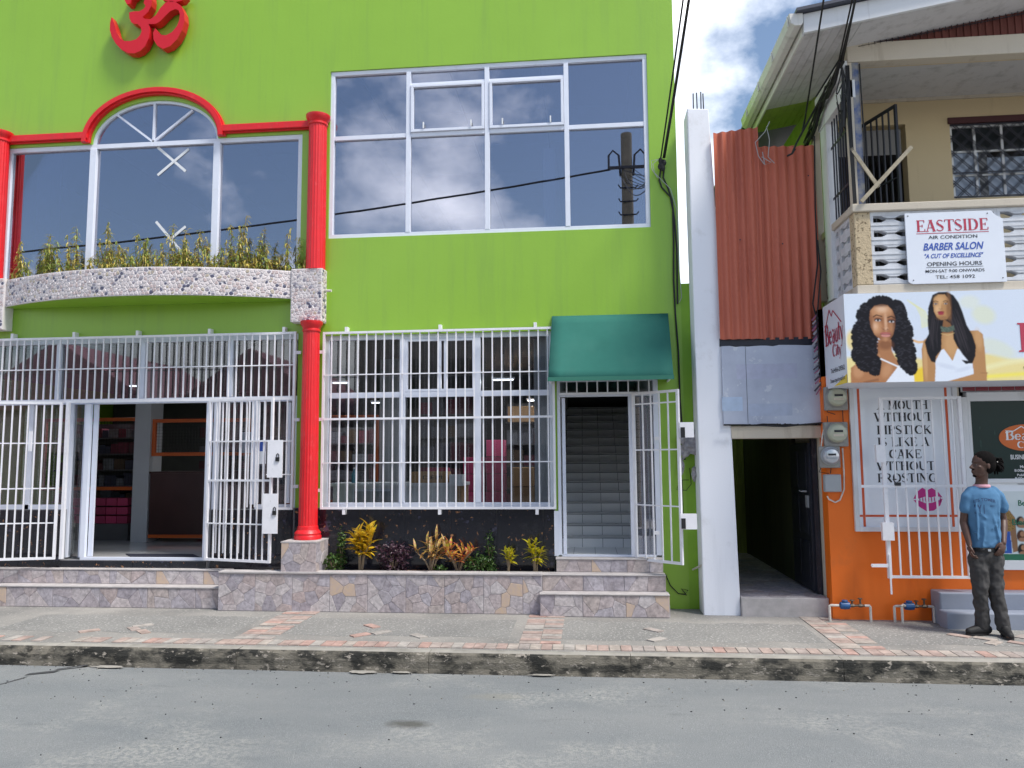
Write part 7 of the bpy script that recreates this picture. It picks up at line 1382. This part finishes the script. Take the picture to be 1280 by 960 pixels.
# T-shirt
s = MB(); sec = [(1.035, .160, .112), (1.10, .157, .111), (1.20, .153, .107), (1.32, .156, .107), (1.42, .163, .110), (1.50, .170, .108), (1.565, .163, .096), (1.615, .120, .078), (1.645, .086, .066)]; i_ = len(s.v)
for (z_, rx_, ry_) in sec: s.v += [(3.972+.002*(z_-1)+rx_*math.copysign(abs(math.cos(a))**.85, math.cos(a)), 8.313+ry_*math.sin(a), z_) for a in [2*math.pi*k/28 for k in range(28)]]
for k in range(len(sec)-1):
    for j_ in range(28): s.f.append((i_+k*28+j_, i_+k*28+(j_+1) % 28, i_+(k+1)*28+(j_+1) % 28, i_+(k+1)*28+j_)); s.m.append(0)
s.f += [tuple(reversed(range(i_, i_+28))), tuple(range(i_+(len(sec)-1)*28, i_+len(sec)*28))]; s.m += [0, 0]
chain(s, [V3((3.93, 8.315, 1.605)), V3((3.862, 8.30, 1.592)), V3((3.822, 8.298, 1.535)), V3((3.802, 8.305, 1.415))], [.046, .048, .053, .057]); chain(s, [V3((4.02, 8.32, 1.605)), V3((4.10, 8.335, 1.592)), V3((4.155, 8.352, 1.53)), V3((4.190, 8.368, 1.42))], [.048, .052, .060, .064])
s.prismz([(4.06, 8.215), (4.150, 8.24), (4.165, 8.37), (4.06, 8.40)], .995, 1.1)
for pa, pb, rr_ in (((3.87, 8.222, 1.50), (3.86, 8.208, 1.12), .012), ((3.93, 8.208, 1.28), (3.90, 8.200, 1.05), .011), ((4.02, 8.208, 1.36), (4.07, 8.208, 1.08), .012), ((4.09, 8.232, 1.52), (4.075, 8.225, 1.25), .012), ((3.85, 8.225, 1.42), (3.95, 8.203, 1.33), .009), ((4.10, 8.235, 1.40), (4.00, 8.205, 1.22), .010), ((3.83, 8.24, 1.20), (3.93, 8.203, 1.10), .010), ((4.08, 8.218, 1.14), (3.98, 8.2, 1.06), .009)): chain(s, [V3(pa), V3(pa).lerp(V3(pb), .5)+V3((.006, 0, 0)), V3(pb)], [rr_*.5, rr_, rr_*.8])
shirt = baked(s, 'tshirt', M['shirt'], MN, .009, 5, disp=(.09, .016))
MB().lathe((3.978, 8.306, 1.632), [(.076, 0), (.081, .010), (.072, .030)], 28).build('collar', M['pink'], MN, smooth=60)
from mathutils.bvhtree import BVHTree
bv = BVHTree.FromPolygons([v.co+o0 for v in shirt.data.vertices], [tuple(p_.vertices) for p_ in shirt.data.polygons])
def onshirt(s_, x, z, h, w_, mt, arc=0):
    o = text(s_, x, 8.0, z, h, mt, MN, width=w_, name='chest_print', bold=.01)
    for v in o.data.vertices:
        wz = z+v.co.z-arc*(v.co.x/w_*2)**2; r_ = bv.ray_cast(V3((x+v.co.x, 7.5, wz)), V3((0, 1, 0))); y = r_[0].y-.002 if r_[0] else 8.2; v.co = (v.co.x, y-8.0, wz-z)
M['shirtink'] = mat('faded_navy_print', (.03, .06, .14), .9)
onshirt('ITS TOMER', 3.955, 1.50, .030, .20, M['shirtink'], .022); onshirt('MAN', 4.02, 1.445, .012, .04, M['shirtink']); onshirt('I Y I', 3.90, 1.375, .09, .085, M['shirtink'])
# trousers, belt, shoes
tr_ = MB(); tr_.ell((3.968, 8.312, 1.02), (.158, .112, .09), 16); tr_.ell((3.968, 8.312, .94), (.158, .112, .10), 16)
chain(tr_, [V3((3.90, 8.30, .93)), V3((3.885, 8.28, .60)), V3((3.90, 8.315, .40)), V3((3.908, 8.325, .262))], [.096, .071, .064, .064]); chain(tr_, [V3((4.045, 8.315, .93)), V3((4.038, 8.288, .60)), V3((4.06, 8.275, .40)), V3((4.078, 8.265, .255))], [.096, .071, .064, .064])
tr = baked(tr_, 'trousers', M['trous'], MN, .009, 4, disp=(.07, .030)); bl_ = MB().lathe((3.968, 8.312, 1.0), [(.152, 0), (.154, .03)], 28); bl_.v = [(v[0], 8.312+(v[1]-8.312)*.72, v[2]) for v in bl_.v]; bl_.build('belt', M['shoe'], MN)
box('belt_buckle', 3.945, 3.972, 8.194, 8.199, 1.004, 1.026, M['galv'], MN)
def shoe(toe, heel, nm):
    toe, heel = V3(toe), V3(heel); d = (toe-heel); m_ = MB(); chain(m_, [heel+V3((0, 0, .045)), heel.lerp(toe, .5)+V3((0, 0, .045)), toe+V3((0, 0, .032))-d*.12], [.046, .047, .036]); chain(m_, [heel+V3((0, 0, .06))+d*.12, heel+d*.3+V3((0, 0, .07))], [.045, .042])
    o = baked(m_, nm, M['shoe'], MN, .008, 4)
    for v in o.data.vertices: v.co.z = max(v.co.z, .012)
    sm_ = MB(); n = 16; dd_ = d.normalized(); sd_ = V3((-dd_.y, dd_.x, 0)); c_ = (toe+heel)/2; pts = []
    for k in range(n): a = 2*math.pi*k/n; q_ = c_+dd_*(d.length/2+.012)*math.cos(a)+sd_*.050*math.sin(a); pts.append((q_.x, q_.y))
    sm_.prismz(pts, .171, .188); sm_.build('sole', M['black'], MN)
    lc = MB(); [lc.bar(heel+d*f+V3((0, 0, .105-.06*f))-sd_*.02, heel+d*f+V3((0, 0, .105-.06*f))+sd_*.02, .006, .006, upv=(0, 0, 1)) for f in (.42, .52, .62)]; lc.build('laces', M['black'], MN)
shoe((3.735, 8.285, .175), (3.955, 8.335, .175), 'shoe'); shoe((4.045, 8.075, .175), (4.085, 8.29, .175), 'shoe')
